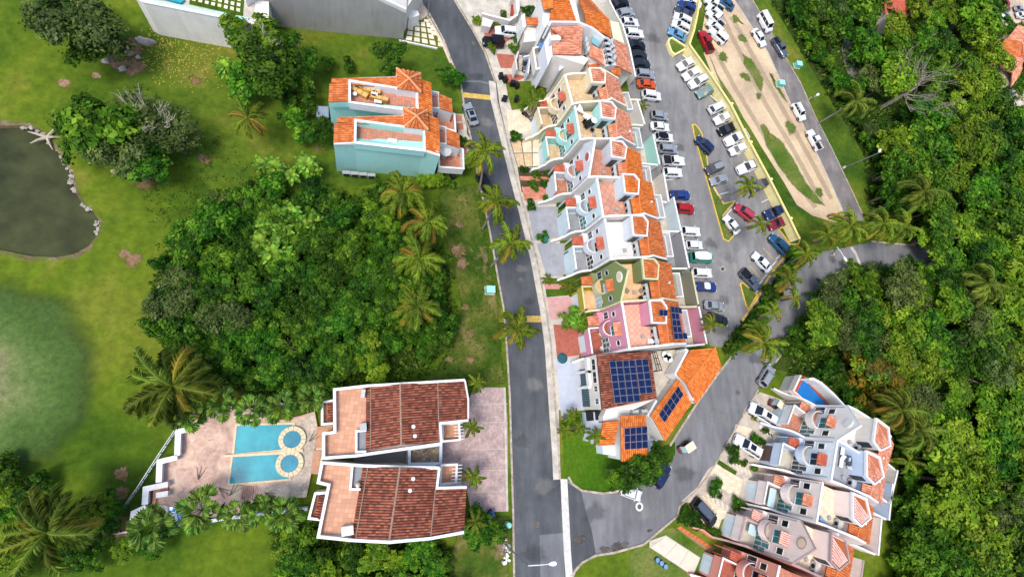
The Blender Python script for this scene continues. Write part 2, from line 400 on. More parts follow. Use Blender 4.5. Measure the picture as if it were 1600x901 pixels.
YELP = mt('yellow road paint', plain, 'cfae5a', .85, 0, .3, 2.5); WHP = mt('white road paint', plain, 'd8d5cf', .85, 0, .25, 2)

for _m in (BAREP,): soften(_m)
SOFTG = soften(mt('weedy grass', ground, [(.28, '46621d'), (.45, '5b742a'), (.6, '7a8140'), (.75, '96855a')], .13, 2.2), .45, .95, .2, .95)
SOFTW = soften(mt('jungle floor soft', ground, [(.3, '24330f'), (.5, '344817'), (.7, '4c5a26')], .15, 2), .5)
SOFTS = soften(mt('roadside dry grass', ground, [(.28, '2f4a14'), (.43, '46601e'), (.56, '6a7030'), (.7, '92825a')], .16, 1.6, ('97785c', .2, .6)), .4)
SOFTD = soften(mt('gravel scatter', ground, [(.3, '4a4744'), (.7, '7a746c')], .6, 6), 1.5)
SOFTP = soften(mt('asphalt stain', asphalt, '9a9a98', 'a5a4a2', 'b0afac'), .7, .7, .1, 1.0, .4)
_g = NT('golf green'); _p = _g.n('Mapping'); _c = K(-14, 600); _p.inputs['Location'].default_value = (-_c.x, -_c.y, 0); _g.l(_g.pos(), _p.inputs[0]); _n = _g.n('TexNoise'); _n.inputs['Scale'].default_value = .16; _n.inputs['Detail'].default_value = 5; _g.l(_g.pos(), _n.inputs[0]); _a = _g.n('MixRGB'); _a.inputs[0].default_value = .28; _g.l(_p.outputs[0], _a.inputs[1])
_sc = _g.n('VectorMath', operation='SCALE'); _sc.inputs['Scale'].default_value = 24; _sb = _g.n('VectorMath', operation='SUBTRACT'); _g.l(_n.outputs['Color'], _sb.inputs[0]); _sb.inputs[1].default_value = (.5, .5, .5); _g.l(_sb.outputs[0], _sc.inputs[0]); _g.l(_sc.outputs[0], _a.inputs[2]); _ln = _g.n('VectorMath', operation='LENGTH'); _g.l(_a.outputs[0], _ln.inputs[0]); _mr = _g.n('MapRange'); _mr.inputs[1].default_value = 0; _mr.inputs[2].default_value = 11; _g.l(_ln.outputs['Value'], _mr.inputs[0])
_col = _g.ramp(_mr.outputs[0], [(.1, '8e8960'), (.18, '79854c'), (.3, '5d7834'), (.44, '48681f'), (.6, '44601c'), (.76, '567020'), (.9, '667a20')]); _f = _g.noise(1.4, 8, .75); _col = _g.mix(.75, _col, _g.ramp(_f, [(.3, '505050'), (.7, 'c0c0c0')]), 'OVERLAY'); _g.l(_col, _g.b.inputs['Base Color']); _g.b.inputs['Roughness'].default_value = .95; GOLF = soften(_g.m, .15, .3)

z3 = zoom(700, 0, 4.003); z4 = zoom(950, 0, 4.003); z5 = zoom(1200, 0, 3.003); z6 = zoom(740, 150, 6.005); z7 = zoom(880, 150, 6.005); z8 = zoom(1030, 180, 4.003)
y1 = zoom(800, 260, 6.005); y2 = zoom(920, 260, 6.005); y3 = zoom(820, 380, 6.005); y4 = zoom(960, 380, 6.005); y5 = zoom(840, 500, 4.003); y6 = zoom(1120, 350, 6.005)
y7 = zoom(1040, 560, 4.003); y8 = zoom(1160, 560, 4.504); x1 = zoom(1040, 740, 5.595); x2 = zoom(1180, 740, 5.596); x3 = zoom(180, 580, 3.465); x4 = zoom(460, 560, 3.003)
x5 = zoom(490, 90, 4.504); x6 = zoom(760, 740, 4.706); w2 = zoom(1040, 0, 10.01); w3 = zoom(960, 0, 10.01); w4 = zoom(740, 0, 7.506); w5 = zoom(860, 0, 7.506)
w6 = zoom(840, 90, 10.01); w8 = zoom(940, 520, 6.005); q7 = zoom(600, 0, 7.506); q4 = zoom(1220, 280, 4.619); q5 = zoom(680, 330, 6.005); v1 = zoom(1220, 600, 6.005)
u2 = zoom(400, 0, 3.003); t1 = zoom(0, 0, 3.003); t6 = zoom(200, 0, 7.27)

# ---------------------------------------------------------------- ground and streets
g = MB(); N = 24; ext = 2600
# one sheet to the horizon, with the pond cut as a separate lower sheet
sheet_pts = [(-ext, -ext, 0), (ext, -ext, 0), (ext, ext, 0), (-ext, ext, 0)]
# ground laid as a ring of strips around the pond hole so that the water lies lower than the lawn
pond = [(-40, 190), (0, 197), (30, 196), (52, 199), (72, 212), (82, 228), (96, 245), (110, 268), (118, 300), (128, 318), (142, 325), (155, 345), (153, 366), (138, 385), (116, 397), (88, 402), (50, 400), (0, 390), (-40, 384)]
pw = up(PX(pond))
n = len(pw); c0 = sum(pw, Vector())/n
g.v = [tuple(p) for p in pw]; outer = []
for p in pw:
    d = (p-c0).normalized(); k = ext/max(abs(d.x), abs(d.y)); outer.append(c0+d*k)
g.v += [tuple((p.x, p.y, 0)) for p in outer]
g.f = [(i, n+i, n+(i+1) % n, (i+1) % n) for i in range(n)]
struct(g, 'ground', FAIR)
b = MB(); inn = [c0+(p-c0)*.985+Vector((0, 0, -.6)) for p in pw]
b.v = [tuple(p) for p in pw]+[tuple(p) for p in inn]; b.f = [(i, (i+1) % n, n+(i+1) % n, n+i) for i in range(n)]
struct(b, 'pond_bank', BANK)
struct(MB().poly([p+Vector((0, 0, .2)) for p in inn]), 'pond_water', POND)
def ring(name, pts, z, mat, grow, f=K, jit=.5):
    P = up(PX(pts, 0, f)); c = sum(P, Vector())/len(P); m = MB(); k = len(P); o = []
    for p in P: o.append(p+(p-c).normalized()*grow*random.uniform(1-jit, 1+jit)+Vector((0, 0, z)))
    m.v = [(p.x, p.y, z+.02) for p in P]+[tuple(p) for p in o]; m.f = [(i, k+i, k+(i+1) % k, (i+1) % k) for i in range(k)]
    return struct(m, name, mat)
ring('pond_shore', pond, .004, BANK, .6)

BZ = [0.0]
def blob(name, x, y, r, z, mat, n=26, asp=1, f=K, amp=.22):
    BZ[0] = (BZ[0]+.0006) % .006; c = f(x, y, z+BZ[0]); ph = [random.uniform(0, 6.3) for _ in range(4)]
    m = MB(); pts = []
    n *= 2
    for i in range(n):
        a = 2*math.pi*i/n; k = r*(1+amp*(math.sin(2*a+ph[0])*.5+math.sin(3*a+ph[1])*.4+math.sin(5*a+ph[2])*.3+.4*math.sin(9*a+ph[3])+random.uniform(-.35, .35)))
        pts.append(c+Vector((k*math.cos(a), k*asp*math.sin(a), 0)))
    return soft_sheet(name, pts, 0, mat, None, core=.4)

# golf green at the left edge
soft_sheet('putting_green', [(-160, 400), (30, 405), (140, 440), (195, 540), (180, 660), (110, 750), (0, 800), (-160, 790)], .006, GOLF, K, 7)
sheet('back_lawn', [(222, 20), (640, 60), (700, 90), (728, 190), (728, 260), (520, 300), (330, 300), (250, 190), (205, 80)], .004, GRASS)
for x, y, r in ((320, 248, 1.1), (228, 285, 1.6), (215, 262, 1.2), (208, 406, 1.2), (194, 396, .8), (210, 105, 1.6), (205, 75, 2.2), (185, 95, 1.8), (305, 125, 1.0), (498, 232, .8), (190, 740, 1.0), (190, 770, 1.0), (185, 825, 1.6), (100, 130, .9), (150, 118, .7)):
    blob('bare_soil_patch', x, y, r, .011, BAREP)
soft_sheet('jungle_floor', [(240, 450), (250, 400), (330, 310), (400, 290), (470, 300), (560, 305), (640, 300), (680, 350), (700, 420), (716, 500), (700, 560), (640, 590), (540, 595), (480, 625), (420, 650), (360, 620), (270, 590), (246, 520)], .008, SOFTW, K, 2)
soft_sheet('thicket_floor', [(420, 840), (500, 810), (730, 850), (760, 830), (770, 960), (430, 960)], .008, SOFTW, K, 1.5)
soft_sheet('roadside_lawn', [(683, 290), (742, 285), (757, 345), (768, 400), (777, 445), (784, 480), (789, 540), (794, 605), (730, 612), (650, 600), (700, 550), (716, 480), (700, 400), (680, 340)], .0095, SOFTS, K, 1.2)
soft_sheet('corner_lawn', [(720, 800), (799, 800), (800, 960), (660, 960), (700, 860)], .0105, SOFTS, K, 1)
forest = [(1203, 0), (1233, 50), (1283, 133), (1333, 213), (1352, 247), (1350, 300), (1352, 345), (1400, 372), (1445, 380), (1450, 405), (1412, 418), (1317, 420), (1292, 438), (1274, 464), (1262, 485), (1240, 532), (1205, 575), (1270, 590), (1330, 640), (1405, 690), (1400, 800), (1390, 1000), (1900, 1000), (2300, 300), (2000, -120), (1400, -120), (1180, -60)]
sheet('forest_floor', forest, .006, WEEDF)

for x, y, r in ((716, 392, 1.4), (722, 412, 1.2), (718, 350, .8), (735, 560, .8), (728, 480, .8), (735, 520, .8), (786, 850, 1.2)): blob('bare_soil_patch', x, y, r, .0145, BAREP)
# main street, kerbs and pavements
roadL = [(610, -60), (653, 0), (670.7, 24.7), (692, 64), (704, 96), (718.7, 130), (725, 175), (735, 220), (746, 280), (760, 343), (770, 396), (778, 443), (785, 480), (790, 540), (795, 620), (797, 700), (800, 800), (801.5, 905), (802, 1000)]
roadR = [(672, -60), (710.7, 0), (726.7, 26.7), (740, 48), (758.7, 82.7), (775, 130), (781, 165), (792, 213), (804, 266), (820, 327), (840, 407), (855, 488), (862, 540), (869, 640), (873.5, 700), (876, 750), (883, 897), (888, 1000)]
sheet('main_street', roadL+roadR[::-1], .022, ROAD)
kr = [(777, 158), (791, 213), (804, 266), (820, 327), (840, 407), (855, 488), (862, 540), (869, 640), (873.5, 700), (876, 748)]
def strip(name, line, wid, h, mat, z0=-.05, side=1, f=K):
    return struct(MB().wall([p+Vector((0, 0, h)) for p in PX(line, 0, f)], z0, wid, side=side), name, mat)
strip('kerb', roadL[1:], .28, .13, KERB, side=-1)
strip('kerb', roadR[1:6], .28, .13, KERB, side=1)
strip('pavement', [(774, 128)]+kr, 1.15, .11, CONC, side=1)
strip('kerb', kr, .28, .135, KERB, side=1)
# side street that leaves at the bottom and climbs to the right
sideA = [(886.4, 745), (893, 757), (908.7, 767.6), (942.7, 772), (964, 768.7), (1000, 756), (1030, 733), (1047.5, 697), (1090, 630), (1122.5, 585), (1140, 562), (1160, 535), (1190, 493), (1218, 455), (1248, 418), (1285, 393), (1328, 386), (1360.7, 378.5), (1430, 385), (1452, 392)]
sideB = [(893, 899), (897, 889), (908.7, 876), (930, 865), (957.6, 861), (1004.4, 848), (1057.5, 803.7), (1060, 790), (1083, 768.6), (1100.8, 747), (1117.4, 722), (1130, 700), (1150, 665), (1183.6, 607.5), (1210, 565), (1236, 530), (1256.6, 493), (1265.5, 475), (1274, 462), (1291.4, 436), (1317.4, 419), (1350, 418.5), (1410.5, 414), (1447, 408)]
sheet('side_street', [(876, 748)]+sideA+sideB[::-1]+[(884, 899)], .018, SIDE)
sheet('asphalt_patch', [(886.4, 753), (908, 767.5), (916, 800), (925, 830), (931, 864), (908.7, 876), (895, 890), (891, 850)], .0215, PATCHA)
sheet('asphalt_patch', [(843, 835), (880, 832), (884, 960), (846, 960)], .0265, PATCHB)
sheet('asphalt_patch', [(1322, 386), (1330, 418.6), (1350, 418), (1392, 413), (1398, 382), (1361, 379)], .0215, SIDE)
struct(MB().prism(PX([(875.8, 748), (886.4, 748), (889, 800), (892, 860), (895, 901), (897, 960), (887, 960), (884, 901), (881, 860), (878, 800)], .034), -.05), 'gutter_slab', mt('white gutter concrete', plain, 'cfccc6', .9, 0, .2, 1.5))
strip('kerb', sideA[0:6], .3, .14, KERB, side=-1)
strip('kerb', [(1047.5, 697), (1090, 630), (1122.5, 585), (1145, 556)], .35, .14, KERB, side=-1)
strip('kerb', sideB[0:8], .3, .16, KERB, side=1)
strip('kerb', sideB[7:14], .25, .13, KERB, side=1)
strip('kerb', sideB[14:], .3, .14, KERB, side=1)
strip('kerb', [(1361, 378.5), (1430, 385)], .3, .16, KERB, side=-1)
struct(MB().wall(PX([(1330, 386), (1337, 396), (1346, 418)], .026), 0, .7), 'drain_grating', CONC)
# outer road beyond the sandy strip
outL = [(1120, -60), (1147, 0), (1175, 43), (1200, 82.4), (1235, 162), (1255, 195), (1276, 240), (1295, 280), (1317, 330)]
outR = [(1150, -60), (1175, 0), (1212, 65), (1250, 130), (1272, 180), (1300, 235), (1330, 298), (1347, 335)]
sheet('outer_road', outL+[(1322, 345)]+[(1350, 345)]+outR[::-1], .02, OUT)
sheet('outer_road', [(1430, 385), (1452, 392), (1460, 405), (1447, 412), (1440, 410), (1452, 430), (1520, 470), (1490, 400), (1455, 340)], .0165, OUT)
strip('kerb', outL, .2, .12, CONC, side=1); strip('kerb', outR, .2, .1, KERB, side=-1)
sheet('verge_grass', outR[1:]+[(1360, 345), (1352, 247), (1333, 213), (1283, 133), (1233, 50), (1203, 0)], .0145, GRASS)
sheet('yard_underlay', [(712, 0), (728, 26), (741, 48), (760, 82), (776, 130), (781, 165), (860, 168), (880, 120), (840, 40), (860, -40), (700, -40)], .0125, CONC)
sheet('yard_underlay', [(777, 158)]+kr[1:]+[(873, 640), (905, 640), (905, 520), (880, 430), (870, 330), (860, 230), (830, 150)], .012, CONC)
sheet('lane', [(1285, -20), (1318, -20), (1325, 30), (1335, 80), (1352, 125), (1330, 130), (1318, 95), (1310, 40)], .012, OUT)
# sandy strip
sheet('sandy_strip', [(1090, -60), (1105, 0), (1097, 50), (1100, 85), (1112, 115), (1147, 162), (1172, 200), (1190, 230), (1225, 285), (1245, 320), (1270, 337), (1302, 347), (1330, 346), (1322, 340)]+outL[::-1], .012, DIRT)
sheet('wall_verge', [(1080, 0), (1105, 0), (1097, 50), (1100, 85), (1112, 115), (1147, 162), (1172, 200), (1190, 230), (1225, 285), (1245, 320), (1270, 337), (1310, 349), (1300, 395), (1250, 372), (1236, 341), (1205, 280), (1173, 221), (1143, 162), (1080, 69)], .0135, GRASS)
SRUT = soften(mt('sandy rut', ground, [(.3, 'aa9a80'), (.5, 'bba98c'), (.7, 'c8b89e')], .2, 2), .5, .8, .2, .95, .4)
for L_ in ([(1125, 20), (1160, 90), (1195, 160), (1240, 235), (1285, 318)], [(1142, 25), (1178, 90), (1212, 150), (1255, 228), (1300, 312)], [(1115, 75), (1150, 140), (1190, 205), (1235, 275), (1275, 325)]):
    soft_sheet('tyre_rut', [(x-4, y+2) for x, y in L_]+[(x+4, y-2) for x, y in L_[::-1]], .0135, SRUT, K, .35)
for x, y, r in ((1150, 30, 1.0), (1165, 120, 1.2), (1205, 215, 1.0), (1235, 200, 1.4), (1280, 300, 1.0), (1130, 90, 1.2), (1185, 150, .8), (1160, 60, 1.0)): blob('weed_patch', x, y, r*1.3, .0142, SOFTG, 18)
soft_sheet('grass_island', [(620, 50), (660, 40), (700, 100), (780, 170), (840, 260), (930, 420), (1045, 570), (960, 555), (860, 480), (740, 330), (660, 190)], .0155, SOFTG, z8, .8)
soft_sheet('grass_island', [(830, 320), (860, 340), (900, 360), (950, 440), (985, 500), (965, 590), (935, 555), (880, 460), (840, 400)], .0155, SOFTG, z4, .8)
soft_sheet('grass_island', [(640, 350), (690, 470), (800, 640), (860, 760), (800, 690), (700, 530)], .0148, SOFTG, z4, .22)
soft_sheet('grass_island', [(1000, 450), (1030, 460), (1110, 590), (1140, 660), (1100, 640), (1030, 540)], .0155, SOFTG, z4, .8)
soft_sheet('grass_island', [(785, 95), (820, 110), (865, 160), (840, 165), (800, 135)], .0155, SOFTG, z4, .8)
# car park
lotp = [(915, -60), (930, 0), (960, 60), (985, 150), (1000, 200), (1010, 257), (1028, 307), (1045, 362), (1063, 418), (1083, 479), (1110, 540), (1135, 543), (1146, 520), (1160, 505), (1198, 455), (1240, 400), (1251, 373), (1236, 345), (1205, 290), (1166, 237), (1110, 150), (1073.7, 84), (1072, 69), (1093, 0), (1105, -60)]
sheet('parking_lot', lotp, .02, LOT)
# islands and kerbs of the car park
isl = [(205, 62), (225, 62), (245, 85), (268, 125), (262, 150), (290, 220), (300, 310), (335, 440), (400, 555), (470, 538), (440, 575), (395, 630), (470, 745), (430, 790), (400, 775), (350, 600), (280, 350), (215, 120)]
sheet('planting_island', isl, .06, STRIPG, z8)
m = MB().wall([p+Vector((0, 0, .16)) for p in PX(isl, 0, z8)], -.02, .22, closed=True); struct(m, 'kerb', KERBY)
isl2 = [(215, 560), (240, 550), (270, 575), (330, 620), (375, 665), (290, 800), (265, 745)]
sheet('planting_island', isl2, .06, STRIPG, y6); struct(MB().wall([p+Vector((0, 0, .16)) for p in PX(isl2, 0, y6)], -.02, .22, closed=True), 'kerb', KERBY)
isl3 = [(575, 50), (690, -10), (780, 130), (760, 190), (680, 190), (640, 130)]
sheet('planting_island', isl3, .06, GRASS, y6); struct(MB().wall([p+Vector((0, 0, .16)) for p in PX(isl3, 0, y6)], -.02, .2, closed=True), 'kerb', KERBY)
struct(MB().wall([p+Vector((0, 0, .2)) for p in PX([(690, 230), (480, 500), (380, 690), (230, 910)], 0, y6)], -.02, .35), 'kerb', KERBY)
sheet('hedge_verge', [(1236, 388), (1285, 393), (1248, 420), (1218, 457), (1190, 495), (1160, 537), (1140, 565), (1126, 545), (1150, 515), (1198, 460)], .0245, WEEDF)
def mark(x0, y0, x1, y1_, f, wid=.14, mat=None, name='bay_line'):
    struct(MB().wall(PX([(x0, y0), (x1, y1_)], .026, f), .01, wid), name, mat or WHP)
for a in ((640, 545, 705, 515), (378, 495, 435, 480), (485, 250, 545, 228), (540, 355, 600, 338), (600, 470, 680, 440), (40, 405, 90, 400), (105, 550, 160, 548)): mark(*a, z8)
for a in ((430, 220, 540, 335), (310, 390, 425, 525), (470, 370, 560, 460)): mark(*a, y6, mat=YELP)
WSL = ['below the small white hatchback', 'right of the covered white pickup', 'beside the dark grey suv under the palm', 'above the navy off roader', 'on the island side near the leaning palm', 'on the island side below its neighbour', 'at the tail of the white sedan on the island tip', 'above the topmost white sedan by the wall', 'in the empty bay below the grey green sedan', 'in front of the steel blue suv', 'in front of the white sedan between yellow lines', 'between white sedan and gunmetal pickup', 'in front of the gunmetal pickup']
stops = [((545, 225), (575, 275), z8), ((600, 345), (635, 390), z8), ((660, 460), (700, 505), z8), ((700, 515), (735, 560), z8), ((340, 450), (370, 500), z8), ((375, 500), (405, 555), z8), ((400, 645), (455, 585), z8),
         ((465, 340), (495, 370), z4), ((640, 595), (690, 640), z4), ((555, 330), (600, 285), y6), ((515, 395), (560, 345), y6), ((430, 515), (475, 465), y6), ((400, 560), (430, 525), y6)]
for i, (a, b_, f) in enumerate(stops):
    P = PX([a, b_], .13, f); mm = MB().wall(P, .021, .24)
    solo(mm, 'wheel_stop', WHP, 'white wheel stop '+WSL[i], 'wheel stop', tuple(P[0].xy)+(0.02,), 'wheel stops of the parking bays')
# yellow boundary wall, planter, speed bumps, manholes
wl = thing('boundary_wall', 'long pale yellow wall between the parking lot and the sandy strip', 'wall', K(1150, 205))
m = MB().wall(PX([(1098, -20), (1091, 25), (1086, 48), (1079, 69), (1112, 115), (1143.6, 162.4), (1173.6, 222), (1205, 280), (1236, 341), (1251, 372.5)], 2.3), -.05, .25, side=1); part(m, 'wall', YELW, wl)
m = MB().wall(PX([(1097.5, -20), (1090.5, 25), (1085.5, 48), (1078.5, 69), (1111.5, 115.4), (1143, 163), (1173, 222.5), (1204.4, 280.4), (1235.4, 341.4), (1250.4, 373)], 2.38), 2.3, .32, side=1); part(m, 'coping', mt('yellow coping', plain, 'e6cf7a', .8, 0, .15, 2), wl)
for p in ((1112, 115), (1143.6, 162.4), (1173.6, 222), (1205, 280), (1236, 341)):
    q = K(*p, 2.3); part(MB().box((q.x, q.y, 1.2), (.45, .45, 2.5), .5), 'pier', YELW, wl)
tri = [(45, 660), (60, 610), (110, 590), (310, 720), (320, 760), (150, 850), (95, 800)]
P = PX(tri, .75, w2); pl = thing('planter', 'yellow triangular planter bed at the end of the upper parked row', 'planter', Vector((P[0].x, P[0].y, 0)))
part(MB().wall(P, 0, .3, closed=True), 'wall', YELW, pl); cc = sum(P, Vector())/len(P)
part(MB().poly(up([Vector((p.x, p.y, .5)) for p in P])), 'soil', STRIPG, pl)
for pts, lab in (([(723, 144), (777, 150), (776, 157), (724, 152)], 'yellow painted speed bump across the upper street near the silver sedan'), ([(808, 493), (856, 493), (857, 503), (812, 503)], 'yellow painted speed bump beside the lone street palm and the pink house')):
    P = PX(pts, .075); c = sum(P, Vector())/4; o = [c+(p-c)*1.04 for p in P]; inn2 = [c+(p-c)*Vector((1, 1, 1)) for p in P]
    mm = MB(); mid = [(P[0]*.72+P[3]*.28), (P[1]*.72+P[2]*.28), (P[1]*.28+P[2]*.72), (P[0]*.28+P[3]*.72)]
    A = [Vector((p.x, p.y, .022)) for p in P]; mm.v = [tuple(p) for p in A]+[tuple(p) for p in mid]; mm.f = [(4, 5, 6, 7), (0, 1, 5, 4), (2, 3, 7, 6), (1, 2, 6, 5), (3, 0, 4, 7)]
    solo(mm, 'speed_bump', YELP, lab, 'speed bump', (c.x, c.y, .02))
struct(MB().wall(PX([(721, 127), (750, 127.5), (775, 133)], .03), .01, .3), 'asphalt_joint', PATCHB)
for x, y, r, lab in ((814, 437, .38, 'round manhole cover in the street left of the white house driveway'), (839, 819, .4, 'round manhole cover near the foot of the main street'), (1153, 613, .45, 'manhole cover in the side street below the orange gable'), (740, 68, .35, 'rusty manhole cover in the curving top of the street')):
    c = K(x, y, .022); solo(MB().disc(c, r, .012, 20), 'manhole_cover', mt('cast iron', plain, '6d665f', .7, .3, .3, 3), lab, 'manhole cover', tuple(c))
c = K(999, 791, .02); t = thing('manhole_cover', 'manhole cover in a broad white concrete ring on the side street', 'manhole cover', c)
part(MB().disc(c, .62, .012, 28), 'concrete_ring', TRIM, t); part(MB().disc(c+Vector((0, 0, .012)), .36, .012, 20), 'lid', mt('cast iron'), t)
c = K(1129, 420, .022); t = thing('storm_drain', 'square iron storm drain in the stained parking lot asphalt', 'storm drain', c)
part(MB().box(c, (1.0, .8, .03), .5), 'frame', CONC, t); m = MB()
for i in range(6): m.box(c+Matrix.Rotation(.5, 3, 'Z')@Vector((-.3+i*.12, 0, .02)), (.06, .56, .03), .5)
part(MB().box(c+Vector((0, 0, .01)), (.75, .58, .022), .5), 'pit', BLACK, t); part(m, 'grate', mt('cast iron'), t, kind='stuff')
for x, y, r in ((1133, 400, 1.2), (1140, 405, .9), (1149, 405, .8), (1150, 392, .7), (1124, 412, .6)): blob('asphalt_patch', x, y, r*1.2, .0235, SOFTP, 18)
for x, y, r in ((965, 853, 1.2), (945, 857, .9), (975, 850, .8), (905, 842, 1.1), (1015, 828, .5)): blob('gravel_spill', x, y, r*1.2, .0275, SOFTD, 18, .5)

SOFTK = soften(mt('dark oil stain', asphalt, '48494b', '565759', '646568'), .7, .7, .1, 1.0, .3)
for x, y, r, k_ in ((1020, 60, 1.5, 0), (1030, 110, 1.2, 1), (1055, 170, 1.4, 1), (1062, 230, 1.0, 0), (1085, 330, 1.4, 1), (1110, 380, 1.2, 0), (1150, 455, 1.6, 1), (1130, 470, 1.3, 0), (1128, 512, 1.5, 0), (1160, 300, 1.0, 1), (1150, 385, .9, 1), (745, 120, 1.0, 0), (760, 190, 1.1, 1), (790, 310, 1.0, 0), (815, 420, .9, 1), (826, 470, .8, 0), (835, 600, 1.3, 1), (815, 690, 1.2, 0), (850, 760, 1.4, 1), (835, 865, 1.5, 0), (930, 800, 1.6, 0), (1010, 800, 1.7, 1), (1070, 740, 1.6, 0), (1120, 650, 1.4, 1), (1180, 560, 1.3, 0), (1230, 480, 1.3, 1), (1300, 405, 1.0, 0)):
    blob('asphalt_stain', x, y, r*1.5, .0285, (SOFTK, SOFTP)[k_], 16, .7)
def slab_pave(name, pts, z, mat, f=K): return struct(MB().prism(PX(pts, z, f), -.05), name, mat)
def grid_pave(owner, name, quad, nu, nv, z, gap, mats, f=K, skip=()):
    """separate paving slabs with real joints, children of owner"""
    a, b_, c, d = PX(quad, z, f); ob = []
    def B(u, v): return (a*(1-u)+b_*u)*(1-v)+(d*(1-u)+c*u)*v
    lu = ((b_-a).length+(c-d).length)/2; lv = ((d-a).length+(c-b_).length)/2
    for j in range(nv):
        for i in range(nu):
            if (i, j) in skip: continue
            gu, gv = gap/lu/2, gap/lv/2
            q = [B(i/nu+gu, j/nv+gv), B((i+1)/nu-gu, j/nv+gv), B((i+1)/nu-gu, (j+1)/nv-gv), B(i/nu+gu, (j+1)/nv-gv)]
            dz = random.uniform(-.012, .012)
            ob.append(part(MB().prism([p+Vector((0, 0, dz)) for p in q], z-.12), name, random.choice(mats), owner))
    return ob
# ---------------------------------------------------------------- building helpers
UPV = Vector((0, 0, 1))
def obox(m, o, A, Nn, a0, a1, n0, n1, z0, z1):
    """box in the frame of a wall face: along A, out along Nn, up z"""
    vs = [o+A*a+Nn*nn+UPV*z for z in (z0, z1) for a, nn in ((a0, n0), (a1, n0), (a1, n1), (a0, n1))]
    return m.add(vs, [(3, 2, 1, 0), (4, 5, 6, 7), (0, 1, 5, 4), (1, 2, 6, 5), (2, 3, 7, 6), (3, 0, 4, 7)])
def window(owner, o, A, Nn, w, h, gl=None, nx=2, ny=1, fr=None, name='window', fw=.07):
    """frame with mullions standing proud, panes set back; o = middle of the sill"""
    m = MB(); e = .06
    obox(m, o, A, Nn, -w/2-fw, -w/2, .0, e, -fw, h+fw); obox(m, o, A, Nn, w/2, w/2+fw, 0, e, -fw, h+fw)
    obox(m, o, A, Nn, -w/2, w/2, 0, e, h, h+fw); obox(m, o, A, Nn, -w/2, w/2, 0, e+.05, -fw, 0)
    for i in range(1, nx): x = -w/2+w*i/nx; obox(m, o, A, Nn, x-.025, x+.025, 0, e-.01, 0, h)
    for i in range(1, ny): z = h*i/ny; obox(m, o, A, Nn, -w/2, w/2, 0, e-.02, z-.025, z+.025)
    f = part(m, name, fr or TRIM, owner)
    p = MB()
    obox(p, o, A, Nn, -w/2, w/2, -.02, .02, 0, h); part(p, 'pane', gl or DARKG, f)
    return f
def acunit(p, rz, label, group):
    """split air-conditioner condenser: case, fan guard, feet"""
    t = thing('air_conditioner', label, 'air conditioner', p, group, rz)
    case, gr, ft = ACM
    link('case', case, t); link('fan_guard', gr, t); link('feet', ft, t)
    return t
ACM = (MB().box((0, 0, .48), (.95, .42, .78)).box((0, 0, .88), (.99, .46, .03)).mesh('ac_case', mt('ac casing', plain, 'b9bcbc', .5, .1, .15)),
       MB().disc((.1, -.215, .48), .3, -.02, 16, 'Y').disc((.1, -.24, .48), .1, -.02, 10, 'Y').mesh('ac_guard', BLACK),
       MB().box((-.35, 0, .045), (.08, .5, .09)).box((.35, 0, .045), (.08, .5, .09)).mesh('ac_feet', BLACK))

